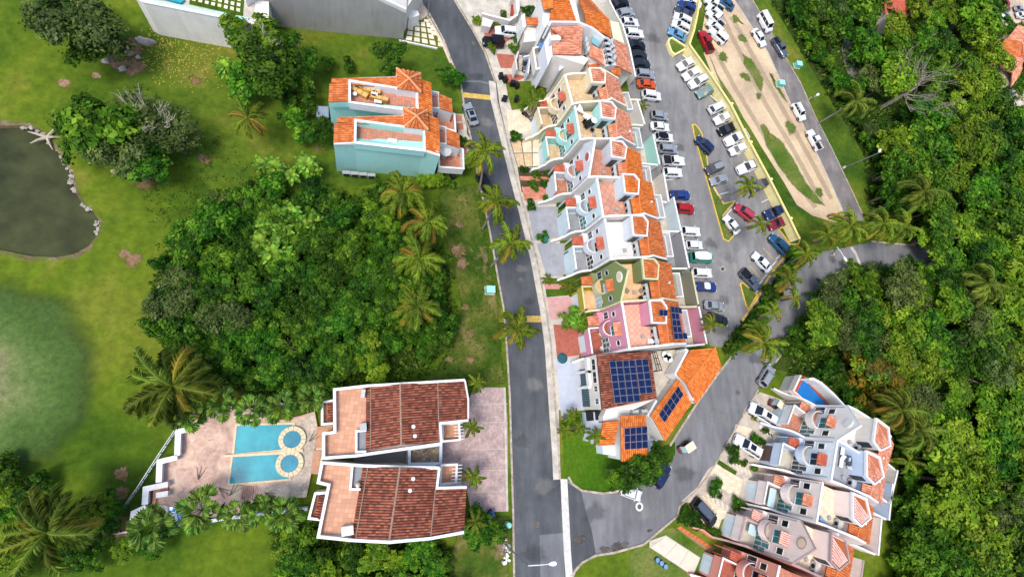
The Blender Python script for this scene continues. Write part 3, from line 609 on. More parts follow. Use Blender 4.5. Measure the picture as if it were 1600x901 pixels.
def rowhouse(c):
    a, b_ = c['n'], c['s']; ZP = 10.0
    N0, S0 = K(*a, ZP), K(*b_, ZP); N0.z = S0.z = 0
    V = S0-N0; wd = V.length; v = V/wd; u = Vector((-v.y, v.x, 0))
    def H(uu, tt, z): return N0+u*uu+V*tt+UPV*z
    def Q(pts): return [H(*p) for p in pts]
    wm, pm, fm, rm = c['wall'], c.get('party', c['wall']), c['floor'], c['roof']
    ob = (ORG_B if rm in (ORANGE, ORANGEB) else COR_B)
    h = thing('row_house', c['label'], 'house', H(3, .5, 0), c['group'])
    T0 = .02; T1 = .98
    ue = c.get('ue', 18.0)
    # main block and party wall
    part(MB().prism(Q([(0.02, T0, 8.9), (9.7, T0, 8.9), (9.7, T1, 8.9), (0.02, T1, 8.9)]), -1), 'wall', wm, h)
    gz = c.get('gable', 0)
    top = [(0, 10), (1, 10)] if not gz else [(0, 10.0), (c.get('gt', .36), 10+gz), (1, 10.0)]
    m = MB(); pf = [(0, -1)]+top+[(1, -1)]; pf = pf[::-1]
    k = len(pf); m.v = [tuple(H(-.02, t, z)) for t, z in pf]+[tuple(H(.2, t, z)) for t, z in pf]
    m.f = [tuple(range(k))[::-1], tuple(range(k, 2*k))]+[(i, (i+1) % k, k+(i+1) % k, k+i) for i in range(k)]
    part(m, 'facade', c.get('facade', wm), h)
    m = MB()
    for (t0, z0), (t1, z1) in zip(top[:-1], top[1:]):
        vs = [H(uu, t, z+dz) for dz in (0, .1) for uu, t, z in ((-.07, t0, z0), (.25, t0, z0), (.25, t1, z1), (-.07, t1, z1))]
        m.add(vs, [(3, 2, 1, 0), (4, 5, 6, 7), (0, 1, 5, 4), (1, 2, 6, 5), (2, 3, 7, 6), (3, 0, 4, 7)])
    part(m, 'coping', c.get('trim', TRIM), h)
    pl = c.get('profile', [(-4.6, .8), (-4.2, 1.15), (-3.5, 1.2), (-3.0, 1.75), (-2.6, 2.0), (-2.2, 3.1), (-1.6, 3.75), (-.9, 3.95), (-.3, 4.1), (-.1, 6), (-.05, 10.0), (1.0, 10.4), (3.2, 10.5), (5.5, 10.7), (6.2, 11.25), (7.6, 10.35), (9.9, 9.05), (11.2, 7.2), (12.4, 5.2), (13.4, 3.2), (ue, 2.7)])
    def side(t, prof, mat, nm, cap=True):
        L = [H(uu, t+(max(0, -uu-2)*.035 if t > .5 else 0), z) for uu, z in prof]
        wpart = part(MB().wall(L, -1, .24), nm, mat, h)
        if cap: part(MB().wall([p+Vector((0, 0, .05)) for p in L], [p.z for p in L], .3), 'coping', c.get('trim', TRIM), h)
    side(1.0, pl, pm, 'party_wall')
    if c.get('first'): side(0.0, c['first'], c.get('firstmat', pm), 'party_wall')
    # roof terrace
    part(MB().slab(Q([(.21, .03, 9), (5.35, .03, 9), (5.2, .97, 9), (.21, .97, 9)]), .09), 'terrace_floor', fm, h)
    # stair tower
    tw = c.get('tower', [(3.3, .04), (5.2, .05), (5.75, .2), (5.2, .55), (3.1, .52)])
    tz = c.get('tz', 11.9)
    part(MB().prism(Q([(p, q, tz-.2) for p, q in tw]), 8.95), 'stair_tower', c.get('towermat', wm), h)
    part(MB().wall(Q([(p, q, tz+.15) for p, q in tw]), tz-.25, .2, closed=True), 'tower_rim', c.get('trim', TRIM), h)
    cen = [sum(p for p, q in tw)/len(tw), sum(q for p, q in tw)/len(tw)]
    ins = [(cen[0]+(p-cen[0])*.86, cen[1]+(q-cen[1])*.86) for p, q in tw]
    q4_ = [ins[0], ins[-1], ins[-2], ins[1 if len(tw) == 4 else 2]]
    rr = part(MB().slab(Q([(p, q, tz-.05) for p, q in ins]), .1), 'tower_roof', ob, h)
    part(MB().tiles([H(*q4_[0], tz-.02), H(*q4_[1], tz-.02), H(*q4_[2], tz+.06), H(*q4_[3], tz+.06)], .33, .5), 'roof_tiles', c.get('captile', rm), rr, kind='stuff')
    st = Q([(tw[-1][0], tw[-1][1], 9.05), (tw[-2][0], tw[-2][1], 9.05)]); A = (st[1]-st[0]).normalized(); nn = Vector((A.y, -A.x, 0))
    if nn.dot(v) < 0: nn = -nn
    dd = MB(); obox(dd, st[0]+A*(st[1]-st[0]).length*.45, A, nn, -.5, .5, .0, .06, 0, 2.05); part(dd, 'door', c.get('doormat', mt('louvred dark door', plain, '39424a', .5, 0, .3)), h)
    # ridged roof
    e = c.get('eave', 9.8); rn, rs = c.get('ridge', (6.15, 5.7)); t2 = tw[-2][1]
    zr, ze = c.get('rz', (11.0, 9.05))
    q1 = Q([(e, .97, ze), (e, .03, ze), (rn, .03, zr), (rs, .97, zr)]); rf = part(MB().slab(q1, .14), 'roof', ob, h)
    part(MB().tiles(q1, .32, .48), 'roof_tiles', rm, rf, kind='stuff')
    rm2 = (rn-rs)*(1-t2)+rs
    q2 = Q([(rs-.75, t2, zr-.75), (rs-.75, .97, zr-.75), (rs, .97, zr), (rm2, t2, zr)]); rf2 = part(MB().slab(q2, .14), 'roof', ob, h)
    part(MB().tiles(q2, .32, .48), 'roof_tiles', c.get('captile2', rm), rf2, kind='stuff')
    part(MB().tube(Q([(rn, .03, zr+.06), (rs, .97, zr+.06)]), .11, n=8), 'ridge_tile', rm, h)
    part(MB().prism(Q([(rs-.35, t2, zr-.55), (rs+.3, t2, zr-.25), (rs+.3, .97, zr-.25), (rs-.35, .97, zr-.55)]), 8.9), 'roof_wall', c.get('towermat', wm), h)
    # front courtyard block with garage door
    g0, gt = c.get('g0', -2.65), .41; gb = c.get('court', 2.6); gzt = 4.4; gm = c.get('front', wm)
    part(MB().prism(Q([(g0, gt, gb-.1), (-.03, gt, gb-.1), (-.03, T1, gb-.1), (g0, T1, gb-.1)]), -1), 'garage', gm, h)
    part(MB().slab(Q([(g0+.16, gt+.03, gb), (-.03, gt+.03, gb), (-.03, T1-.005, gb), (g0+.16, T1-.005, gb)]), .08), 'court_floor', c.get('courtmat', TERRA), h)
    part(MB().wall(Q([(-.4, gt, gzt-.1), (g0, gt, gzt), (g0, T1-.01, gzt)]), gb-.1, .16, side=1), 'front_wall', gm, h)
    part(MB().wall(Q([(-.4, gt, gzt-.05), (g0-.02, gt-.004, gzt+.05), (g0-.02, T1-.012, gzt+.05)]), gzt, .24, side=1), 'coping', c.get('trim', TRIM), h)
    go = H(g0, .69, 0); m = MB(); dm = c.get('gdoor', PALEB)
    for i in range(4): obox(m, go, v, -u, -1.25, 1.25, -.02, .05, .03+i*.56, .03+i*.56+.53)
    part(m, 'garage_door', dm, h)
    # porch roof beside the garage
    pq = Q([(-2.45, .1, 3.75), (-2.45, .34, 3.75), (-.9, .34, 4.25), (-.9, .1, 4.25)]); pr = part(MB().slab(pq, .12), 'porch_roof', COR_B, h)
    part(MB().tiles(pq, .3, .45), 'roof_tiles', c.get('awnmat', REDT), pr, kind='stuff')
    m = MB()
    for tt in (.12, .32): p = H(-2.3, tt, 0); m.box((p.x, p.y, 1.8), (.18, .18, 3.7), math.atan2(u.y, u.x))
    part(m, 'porch_posts', wm, h)
    part(MB().prism(Q([(-.9, .02, 4.1), (-.03, .02, 4.1), (-.03, .4, 4.1), (-.9, .4, 4.1)]), -1), 'porch_wall', wm, h)
    # facade openings
    fs = c.get('fs', 1.15); fz = c.get('fz', 0)
    gl = c.get('glass', DARKG); F = lambda t, z: H(-.03, t, z)
    window(h, F(.17, 7.0), v, -u, .55*fs, .75*fs, gl, 1, 1, c.get('wfr'))
    window(h, F(.82, 7.1), v, -u, .55*fs, .75*fs, gl, 1, 1, c.get('wfr'))
    window(h, F(.14, 4.4), v, -u, .8*fs, 1.2*fs, gl, 2, 1, c.get('wfr'))
    for i, t in enumerate((.56, .68, .8, .92)):
        hh = (1.0, 1.75, 1.9, 1.5)[i]; window(h, F(t, 2.75), v, -u, .5*fs, hh*fs, c.get('glass2', TEALG), 1, 2, c.get('wfr'), fw=.05)
    window(h, F(.52, 6.0), v, -u, 1.2*fs, 1.75*fs, c.get('glass2', TEALG), 2, 2, c.get('wfr'))
    # rounded balcony and awning
    ctr = H(0, .45, 0); rad = .95*fs; arc = [ctr+v*(rad*math.cos(x))-u*(1.05*fs*math.sin(x)) for x in [math.pi*i/12 for i in range(13)]]
    part(MB().prism([p+UPV*5.0 for p in arc], 4.75), 'balcony_floor', c.get('courtmat', TERRA), h)
    part(MB().wall([p+UPV*(5.75) for p in arc], 4.55, .16), 'balcony_wall', c.get('balc', wm), h)
    m = MB()
    for zz in (5.87, 6.02): m.wall([p+UPV*zz for p in arc], zz-.06, .1)
    part(m, 'balcony_rail', c.get('trim', TRIM), h)
    aq = Q([(-.78*fs, .38, 8.35), (-.78*fs, .68, 8.35), (-.03, .68, 8.9), (-.03, .38, 8.9)]); ar = part(MB().slab(aq, .14), 'awning', COR_B, h)
    part(MB().tiles(aq, .3, .42), 'roof_tiles', c.get('awnmat', REDT), ar, kind='stuff')
    if gz or c.get('circle'):
        o = H(-.03, c.get('ct', .4), c.get('cz', 10.9)); m = MB(); ms = MB()
        n_ = 22; r0, r1 = .62, .78
        for rr_, mm, dep in ((r1, m, .1), (r0, ms, .13)):
            b0 = len(mm.v); ring_ = [o+v*(rr_*math.cos(2*math.pi*i/n_))+UPV*(rr_*math.sin(2*math.pi*i/n_)) for i in range(n_)]
            mm.v += [tuple(p-u*dep) for p in ring_]+[tuple(p+u*.03) for p in ring_]
            mm.f += [tuple(b0+i for i in range(n_))]+[(b0+i, b0+(i+1) % n_, b0+n_+(i+1) % n_, b0+n_+i) for i in range(n_)]
        rw = part(m, 'round_window', c.get('ringmat', TRIM), h); part(ms, 'pane', c.get('discmat', CREAM), rw)
    # rear balcony, yard and wall
    part(MB().prism(Q([(9.7, .2, 5.4), (12.9, .2, 5.4), (12.9, .8, 5.4), (9.7, .8, 5.4)]), -1), 'rear_block', c.get('rear', wm), h)
    part(MB().slab(Q([(9.72, .22, 5.42), (12.75, .22, 5.42), (12.75, .78, 5.42), (9.72, .78, 5.42)]), .03), 'rear_floor', c.get('rearfloor', GREYF), h)
    part(MB().wall(Q([(9.7, .2, 6.5), (12.9, .2, 6.5), (12.9, .8, 6.5), (9.7, .8, 6.5)]), 5.35, .18, side=-1), 'rear_parapet', c.get('rearp', WHITE), h)
    part(MB().slab(Q([(12.95, .03, .05), (ue-.1, .03, .05), (ue-.1, .97, .05), (12.95, .97, .05)]), .05), 'yard_floor', c.get('yard', CONC), h)
    part(MB().wall(Q([(ue, -.01, 3.0), (ue+.15, 1.0, 3.0)]), -1, .22), 'rear_wall', c.get('rwall', wm), h)
    part(MB().wall(Q([(ue, -.01, 3.06), (ue+.15, 1.0, 3.06)]), 3.0, .3), 'coping', c.get('trim', TRIM), h)
    for k_, (uu, tt) in enumerate(((11.2, .2), (11.2, .8))): pass
    window(h, H(9.73, .5, 6.0), v, u, 1.6, 2.0, DARKG, 2, 1)
    m = MB(); n_ac = c.get('ac', 3)
    rz = math.atan2(v.y, v.x)
    for i in range(n_ac):
        acunit(H(c.get('acu', 4.62), t2+.1+i*.15, 9.02), rz+random.uniform(-.1, .1), (('uppermost ', 'middle ', 'lowest ')[i] if n_ac == 3 else ('upper ', 'lower ')[i] if n_ac == 2 else '')+c['aclab'], 'air conditioners on the row house terraces')
    return h, H, u, v
# ---------------------------------------------------------------- the terraced row beside the car park
GR = 'terraced row houses between the street and the car park'
first = [(-3.6, .9), (-2.9, 2.2), (-2.3, 3.2), (-1.2, 3.4), (-.3, 4.2), (-.05, 10.0), (1.0, 10.4), (3.2, 10.5), (5.5, 10.7), (6.2, 11.25), (9.9, 9.05), (11.2, 7.2), (12.4, 5.2), (13.4, 3.2), (18, 2.7)]
U = {}
def RH(key, **k):
    k['group'] = k.get('group', GR); U[key] = rowhouse(k); return U[key]
RH('U0', n=(882, 118), s=(893.5, 163), wall=CREAM, floor=BEIGEF, roof=CORAL, label='cream row house at the north end of the terrace, with a round ornament', circle=True, ct=.35, cz=9.2, discmat=CREAM,
   ringmat=mt('sand trim', plain, 'cdb38a'), first=first, aclab='grey air conditioner on the beige terrace of the cream row house', ac=1, rwall=WHITE, courtmat=BEIGEF, ue=17, glass2=DARKG, trim=mt('cream trim', plain, 'f1e6cd', .7, 0, .05))
RH('U1', n=(897.4, 165.8), s=(905.7, 218.3), wall=TURQ, party=OFFW, floor=BEIGEF, roof=CORAL, label='turquoise row house with a white tarpaulin on its beige roof terrace', aclab='grey air conditioner on the terrace of the turquoise row house', rwall=TURQ, rear=TURQ, courtmat=BEIGEF, ac=2)
RH('U2', n=(913.2, 224.9), s=(919, 277), wall=GREYW, party=OFFW, floor=TERRA, roof=ORANGEB, captile=CORAL, captile2=CORAL, label='grey white row house with pointed gable, red oval window and terracotta roof terrace', gable=3.1, gt=.2, cz=10.6, ct=.45, discmat=mt('dull red disc', plain, 'b0605a'), aclab='grey air conditioner on the terracotta terrace behind the pointed gable', rwall=OFFW)
RH('U3', n=(931.6, 278.3), s=(941.5, 339), wall=PALEB, party=OFFW, floor=TERRAP, roof=ORANGEB, label='pale blue row house with a square terracotta roof terrace and two corner planters', aclab='grey air conditioner beside the orange roof of the pale blue row house', rwall=PALEB, courtmat=GREYF)
RH('U4', n=(944, 341.6), s=(954, 405), wall=GREYW, party=GREENW, front=PALEB, floor=WHITEF, roof=ORANGE, label='grey white row house with a plain white roof terrace', aclab='grey air conditioner on the plain white roof terrace', rwall=mt('grey stucco', stucco, '9c9ba2'), courtmat=GREYDECK, glass2=DARKG, yard=GREYF)
RH('U5', n=(959.9, 408.3), s=(969, 471.6), wall=GREENW, party=PINKW, front=MUST, floor=mt('peach tile paving', floor_tiles, 'dfb387', 'c89d72', .7), roof=ORANGE, label='olive green row house with mustard front wall and cream disc on its gable', gable=3.2, gt=.36, cz=10.9, ct=.42, aclab='grey air conditioner on the peach terrace of the green row house', rwall=mt('khaki stucco', stucco, '8a8879'), courtmat=mt('peach tile paving'), wfr=mt('pale lilac frame', plain, 'b9bccb'), glass2=PALEG, balc=mt('sand stucco', stucco, 'c9bd98'), trim=mt('sage trim', plain, 'c9c79a'), awnmat=ORANGE)
RH('U6', n=(970.7, 473.3), s=(982.5, 545), wall=PINKW, party=OFFW, floor=mt('rose diamond paving', floor_tiles, 'dba78f', 'b9725c', .62, .8, .1), roof=ORANGE, label='pink row house with solar panels on its orange roof and rose patterned terrace', aclab='grey air conditioner on the rose terrace of the pink row house', rwall=PINKW, courtmat=REDF, towermat=PINKW, awnmat=CORAL)

# ---------------------------------------------------------------- the rear row at lower right
GV = 'row houses stepping down the lower right'
vt = [(3.3, .02), (5.75, .02), (6.9, .42), (5.5, .7), (3.9, .6)]
vp = [(-5.6, .7), (-4.4, 1.2), (-3.6, 1.7), (-3.0, 3.0), (-2.2, 3.6), (-1.4, 4.0), (-.3, 4.3), (-.1, 6), (-.05, 10.0), (1.0, 10.5), (5.8, 11.2), (8.8, 10.2), (10.5, 8.6), (12.3, 6.4), (13.6, 3.4), (20, 2.6)]
VK = dict(group=GV, tower=vt, profile=vp, ue=20.0, tz=12.0, ridge=(7.3, 6.4), rz=(10.8, 9.4), eave=10.4, ac=2, acu=4.2, g0=-3.8, fs=1.5)
RH('V1', n=(1325, 634), s=(1308, 687.4), wall=OFFW, facade=mt('bone stucco', stucco, 'efebe4'), floor=WHITEF, roof=CORAL, label='bone white row house with a white disc on its gable, by the blue pool', gable=3.0, gt=.55, cz=11, ct=.5, discmat=TRIM, aclab='grey air conditioner behind the white disc gable', front=WHITE, party=BLUEW, first=vp, firstmat=OFFW, awnmat=CORAL, **VK)
RH('V2', n=(1307.5, 688.3), s=(1297.5, 750), wall=BLUEW, facade=mt('ice blue stucco', stucco, 'e2ecf2'), floor=GREYDECK, roof=CORAL, label='powder blue row house with tall dark windows and red awning, below the white disc gable', aclab='grey air conditioner on the powder blue terrace', party=PPINK, gdoor=mt('brown carport floor', plain, '6e544b'), courtmat=CONC, glass2=mt('navy window glass', glass, '1c3040'), **VK)
RH('V3', n=(1284.5, 752.5), s=(1275, 815), wall=PPINK, facade=mt('shell stucco', stucco, 'ecdfd6'), floor=BEIGED, roof=ORANGE, label='shell pink row house with four teal windows and a coral awning', aclab='grey air conditioner on the shell pink terrace', party=PPINK, captile=mt('pale pink roof tiles', tilemat, 'd9a89c', 'e2b5a8', 'e8c0b4'), courtmat=CONC, awnmat=CORAL, **VK)
RH('V4', n=(1251, 812), s=(1237, 880), wall=PPINK, facade=mt('blush stucco', stucco, 'e8d3ca'), floor=BEIGED, roof=ORANGE, label='blush pink row house with a beige disc on its brown edged gable', gable=3.1, gt=.53, cz=11, ct=.5, discmat=mt('beige disc', plain, 'dcc7ab'), ringmat=mt('mauve trim', plain, 'a88d89'), trim=mt('mauve trim'), aclab='grey air conditioner on the blush pink terrace', party=SALM, captile=mt('pale pink roof tiles'), courtmat=CONC, awnmat=mt('pale pink roof tiles'), **VK)
RH('V5', n=(1217, 882), s=(1203, 948), wall=SALM, floor=TERRA, roof=ORANGE, label='salmon red row house cut by the bottom edge of the picture', aclab='grey air conditioner on the salmon house terrace', party=SALM, courtmat=REDF, glass2=DARKG, **VK)

for k_, q_ in (('V3', [(-2.6, .46), (-1.4, .46), (-1.4, .95), (-2.6, .95)]), ('V4', [(-2.2, .45), (-.9, .45), (-.9, .7), (-2.2, .7)])):
    h_, H_f = U[k_][0], U[k_][1]; part(MB().slab([H_f(a, b, 3.6) for a, b in q_], .06), 'glass_canopy', mt('pale glass canopy', glass, 'b5d3da', .2), h_)
for k_, pts in (('V4', ((.9, .2), (.9, .85))), ('V1', ((1.0, .25),))):
    h_, H_f = U[k_][0], U[k_][1]
for k_ in ('V1', 'V2', 'V3', 'V4', 'U1', 'U3', 'U5'):
    h_, H_f, u_, v_ = U[k_]; c = H_f(random.uniform(7.6, 8.6), random.uniform(.3, .8), 10.0); t = thing('roof_vent', 'small white roof vent on the tiles of the '+{'V1': 'bone white', 'V2': 'powder blue', 'V3': 'shell pink', 'V4': 'blush pink', 'U1': 'turquoise', 'U3': 'pale blue', 'U5': 'olive green'}[k_]+' row house', 'vent', c)
    part(MB().disc(c-UPV*.6, .07, 1.1, 8), 'pipe', TRIM, t); part(MB().disc(c+UPV*.5, .16, .07, 10, 'Z', .06), 'cap', TRIM, t)
for k_, zz in (('U1', 8.6), ('U2', 8.6), ('U3', 8.6), ('U4', 8.6), ('U5', 8.6), ('U6', 8.6), ('V1', 8.6), ('V2', 8.6), ('V3', 8.6), ('V4', 8.6)):
    h_, H_f, u_, v_ = U[k_]
    for tt in (.05, .94): part(MB().tube([H_f(-.1, tt, 9.6), H_f(-.1, tt, 3.0 if tt > .5 else 4.2)], .05, n=6), 'drain_pipe', GREYM, h_)
    part(MB().tube([H_f(.25, .3, 9.3), H_f(2.8, .3, 9.3)], .025, n=4) if False else MB().box(H_f(3.0, .75, 9.15), (.5, .5, .3), .2), 'floor_box', GREYM, h_)
# ---------------------------------------------------------------- houses traced from the photograph, each outline at its own height
def tr(h, name, pts, z, zb, mat, f=K, **k): return part(MB().prism(PX(pts, z, f), zb), name, mat, h, **k)
def fl(h, name, pts, z, mat, f=K): return part(MB().slab(PX(pts, z, f), .1), name, mat, h)
def pp(h, pts, z, zb, mat, f=K, th=.2, closed=False, side=0, name='parapet', cap=None):
    L = PX(pts, z, f); part(MB().wall(L, zb, th, closed, side), name, mat, h)
    if cap: part(MB().wall([p+UPV*.06 for p in L], [p.z for p in L], th+.08, closed, side), 'coping', cap, h)
def roof(h, q, mat, base, f=K, tw=.32, tl=.48, th=.15, name='roof', tmat=None):
    P = PX(q, 0, f); r = part(MB().slab(P, th), name, base, h); m = MB()
    if len(P) == 4: m.tiles(P, tw, tl)
    else: m.tiles([P[0], P[1], P[2], P[2]*.98+P[0]*.02], tw, tl)
    part(m, 'roof_tiles', mat, r, kind='stuff'); return r
def hip(h, pts, ze, apex, za, mat, base, f=K, name='hip_roof'):
    P = PX(pts, ze, f); A = f(apex[0], apex[1], za); m = MB(); t = MB(); n = len(P); rd = MB()
    for i in range(n):
        a, b_ = P[i], P[(i+1) % n]; m.poly([a, b_, A])
        t.tiles([a, b_, A*.985+b_*.015, A*.985+a*.015], .32, .48); rd.tube([a+UPV*.06, A+UPV*.08], .12, n=6)
    m.prism(P, ze-.18)
    r = part(m, name, base, h); part(t, 'roof_tiles', mat, r, kind='stuff'); part(rd, 'ridge_tiles', mt('pale ridge tiles', tilemat, 'd98a5c', 'e39a6c', 'eaa77c'), r)

# --- duplex in peach and turquoise
def duplex(lab, dy, A, wallm, group='two stepped houses of the duplex'):
    h = thing('terrace_house', lab, 'house', x5(*A['base'], 0), group)
    tr(h, 'wall', A['body'], 7.15, -1, wallm, x5)
    for nm in ('strip',): roof(h, A['strip'], ORANGE, ORG_B, x5)
    part(MB().prism(PX(A['stripb'], 0, x5), 7.1), 'strip_wall', TRIM, h)
    roof(h, A['wroof'], ORANGE, ORG_B, x5); part(MB().prism([p-UPV*.16 for p in PX(A['wroof'], 0, x5)], 7.1), 'upper_wall', wallm, h)
    roof(h, A['eroof'], ORANGEB, ORG_B, x5); part(MB().prism([p-UPV*.16 for p in PX(A['eroof'], 0, x5)], 3), 'upper_wall', wallm, h)
    fl(h, 'terrace_floor', A['terr'], 7.3, TERRA, x5)
    pp(h, A['par'], 8.6, 7.1, A.get('parm', wallm), x5, .22, True, -1, cap=TRIM)
    tr(h, 'tower', A['hip'], 9.0, 7, TRIM, x5); hip(h, A['hip'], 9.2, A['apex'], 10.5, ORANGE, ORG_B, x5)
    tr(h, 'lower_wall', A['low'], 4.3, -1, TRIM, x5); roof(h, A['lroof'], ORANGE, ORG_B, x5)
    part(MB().prism([p-UPV*.16 for p in PX(A['lroof'], 0, x5)], -1), 'lower_wall', TRIM, h)
    fl(h, 'balcony_floor', A['bal'], 4.42, TERRA, x5); pp(h, A['bal'], 5.3, 4.2, TRIM, x5, .16, True, -1)
    tr(h, 'court_block', A['court'], 1.9, -1, wallm, x5); fl(h, 'court_floor', A['court'], 2.0, TERRA, x5); pp(h, A['court'], 3.6, 1.8, A.get('courtm', PEACH), x5, .18, True, -1, cap=TRIM)
    return h
dA = dict(base=(470, 300), body=[(128, 165), (590, 150), (826, 190), (832, 400), (640, 362), (110, 322)],
  strip=[(125, 178, 8.2), (128, 150, 7.9), (588, 135, 7.9), (592, 218, 8.5)], stripb=[(125, 180, 8.0), (128, 148, 7.8), (588, 133, 7.8), (592, 220, 8.3)],
  wroof=[(105, 313, 8.3), (112, 184, 8.3), (256, 182, 8.55), (258, 306, 8.55)], eroof=[(834, 402, 7.9), (826, 178, 7.9), (752, 150, 8.6), (724, 352, 8.6)],
  terr=[(262, 175), (722, 245), (726, 350), (262, 305)], par=[(262, 172), (720, 242), (724, 358), (640, 360), (262, 308)], parm=TRIM,
  hip=[(583, 76), (752, 110), (756, 242), (588, 215)], apex=(672, 150), low=[(832, 238), (970, 290), (976, 388), (836, 350)],
  lroof=[(976, 387, 4.7), (970, 290, 4.7), (880, 252, 5.4), (886, 356, 5.4)], bal=[(832, 240), (876, 248), (882, 352), (836, 348)], court=[(838, 352), (985, 402), (992, 512), (888, 482), (842, 420)])
dB = dict(base=(530, 600), body=[(165, 440), (632, 420), (880, 445), (888, 684), (775, 648), (300, 597), (146, 606)],
  strip=[(163, 456, 8.2), (165, 422, 7.9), (632, 408, 7.9), (634, 482, 8.5)], stripb=[(163, 458, 8.0), (165, 420, 7.8), (632, 406, 7.8), (634, 484, 8.3)],
  wroof=[(140, 600, 8.3), (147, 464, 8.3), (299, 458, 8.55), (298, 594, 8.55)], eroof=[(889, 682, 8.0), (880, 432, 7.9), (806, 402, 8.6), (778, 645, 8.6)],
  terr=[(303, 450), (770, 515), (774, 645), (302, 590)], par=[(303, 449), (770, 512), (774, 648), (300, 593)], parm=TURQ,
  hip=[(632, 352), (800, 368), (806, 508), (640, 486)], apex=(724, 412), low=[(884, 482), (1022, 532), (1030, 638), (888, 598)],
  lroof=[(1030, 636, 4.7), (1022, 532, 4.7), (934, 500, 5.4), (936, 608, 5.4)], bal=[(884, 484), (928, 492), (932, 602), (888, 597)], court=[(888, 600), (1045, 650), (1050, 776), (890, 764)], courtm=TRIM)
HA = duplex('peach walled upper house of the duplex with honey wood furniture on its terrace', 0, dA, TURQ)
HB = duplex('turquoise lower house of the duplex with a bare terracotta terrace and long blank wall', 0, dB, TURQ)
tr(HB, 'side_wall', [(143, 604, 8.2), (300, 596, 8.5), (775, 648, 8.5), (889, 688, 8.1), (860, 600, 8.1), (770, 600, 7), (300, 560, 7)], 0, -1, TURQ, x5)
part(MB().wall(PX([(143, 604, 8.26), (300, 596, 8.56), (775, 648, 8.56), (889, 688, 8.16)], 0, x5), 8.0, .25), 'coping', TRIM, HB)
m = MB(); pb = PX([(192, 815), (1035, 843)], 0, x5); A_ = (pb[1]-pb[0]).normalized(); N_ = Vector((A_.y, -A_.x, 0))
for k_ in range(4): o = x5(232+k_*58, 822+k_*5.5, 0)+UPV*.5; obox(m, o, A_, N_, -.55, .55, 0, .5, 0, .75)
q = part(m, 'wall_appliances', GREYM, HB)
m = MB()
for k_ in range(4): o = x5(232+k_*58, 822+k_*5.5, 0)+UPV*.5; obox(m, o, A_, N_, -.4, .4, .5, .53, .1, .65)
part(m, 'fan_guard', BLACK, q)
# garden path and driveway of the duplex
grid_owner = struct(MB().prism(PX([(985, 395), (1055, 398), (1075, 470), (1080, 540), (1110, 580), (1118, 740), (1060, 770), (1050, 650)], .07, x5), -.05), 'duplex_path', CONC)
grid_pave(grid_owner, 'paver', [(985, 395), (1050, 398), (1095, 745), (1052, 760)], 1, 6, .11, .35, [mt('salmon paver', plain, 'c98368', .85), mt('salmon paver dark', plain, 'b97259', .85)], x5, skip=((0, 2),))
t = thing('garden_shed', 'grey metal shed against the west end of the duplex', 'shed', x5(60, 400))
tr(t, 'wall', [(20, 345), (100, 350), (104, 420), (20, 410)], 2.1, -.1, mt('slate metal', plain, '5d6672', .6), x5)
P = PX([(18, 415, 2.15), (18, 340, 2.35), (104, 345, 2.35), (106, 425, 2.15)], 0, x5); rf = part(MB().slab(P, .08), 'roof', mt('blue grey sheet', plain, '8b96a8', .5), t)
m = MB()
for i in range(7): a = P[0].lerp(P[3], (i+.5)/7); b_ = P[1].lerp(P[2], (i+.5)/7); m.tube([a+UPV*.03, b_+UPV*.03], .03, n=4)
part(m, 'roof_ribs', mt('blue grey sheet'), rf)
tr(t, 'lean_to', [(50, 422), (102, 430), (98, 470), (55, 455)], 1.5, -.1, mt('slate metal'), x5)

# --- the two pool villas under weathered brown tiles
def villa(lab, base, outer, terr, roofs, extra):
    h = thing('pool_villa', lab, 'villa', x4(*base), 'villas beside the double pool')
    tr(h, 'wall', outer, 6.3, -1, OFFW, x4)
    fl(h, 'terrace_floor', terr, 6.45, ORGF, x4)
    for q_ in roofs:
        roof(h, q_, BROWNT, BRN_B, x4, .3, .42); part(MB().prism([p-UPV*.16 for p in PX(q_, 0, x4)], 6.2), 'gable_wall', OFFW, h)
    return h
VA = villa('upper pool villa with brown tiled roof, orange terrace and northern parapet', (500, 300), [(188, 145), (345, 127), (800, 100), (815, 287), (690, 300), (690, 398), (290, 455), (137, 466), (137, 352), (190, 345)],
  [(195, 150), (337, 138), (337, 432), (290, 442), (145, 450), (145, 360), (198, 352)],
  [[(362, 428, 7.0), (362, 130, 7.0), (497, 120, 8.0), (502, 404, 8.0)], [(672, 106, 6.95), (680, 392, 6.95), (502, 404, 8.0), (497, 120, 8.0)], [(803, 106, 6.5), (816, 286, 6.5), (680, 300, 7.15), (673, 106, 7.15)], [(337, 432, 6.55), (337, 133, 6.55), (356, 130, 6.75), (356, 430, 6.75)]], None)
VB = villa('lower pool villa with brown tiled roof and a bleached patch on its tiles', (480, 680), [(130, 492), (325, 506), (680, 512), (668, 605), (806, 604), (795, 812), (445, 858), (262, 848), (112, 834), (160, 592), (112, 584)],
  [(140, 500), (280, 504), (272, 615), (308, 616), (270, 812), (122, 828), (168, 592), (122, 580)],
  [[(292, 842, 7.0), (348, 508, 7.0), (496, 512, 8.0), (446, 846, 8.0)], [(664, 514, 6.95), (638, 832, 6.95), (446, 846, 8.0), (496, 512, 8.0)], [(806, 608, 6.5), (795, 806, 6.5), (642, 828, 7.15), (664, 612, 7.15)], [(268, 840, 6.55), (322, 508, 6.55), (342, 508, 6.75), (286, 842, 6.75)]], None)
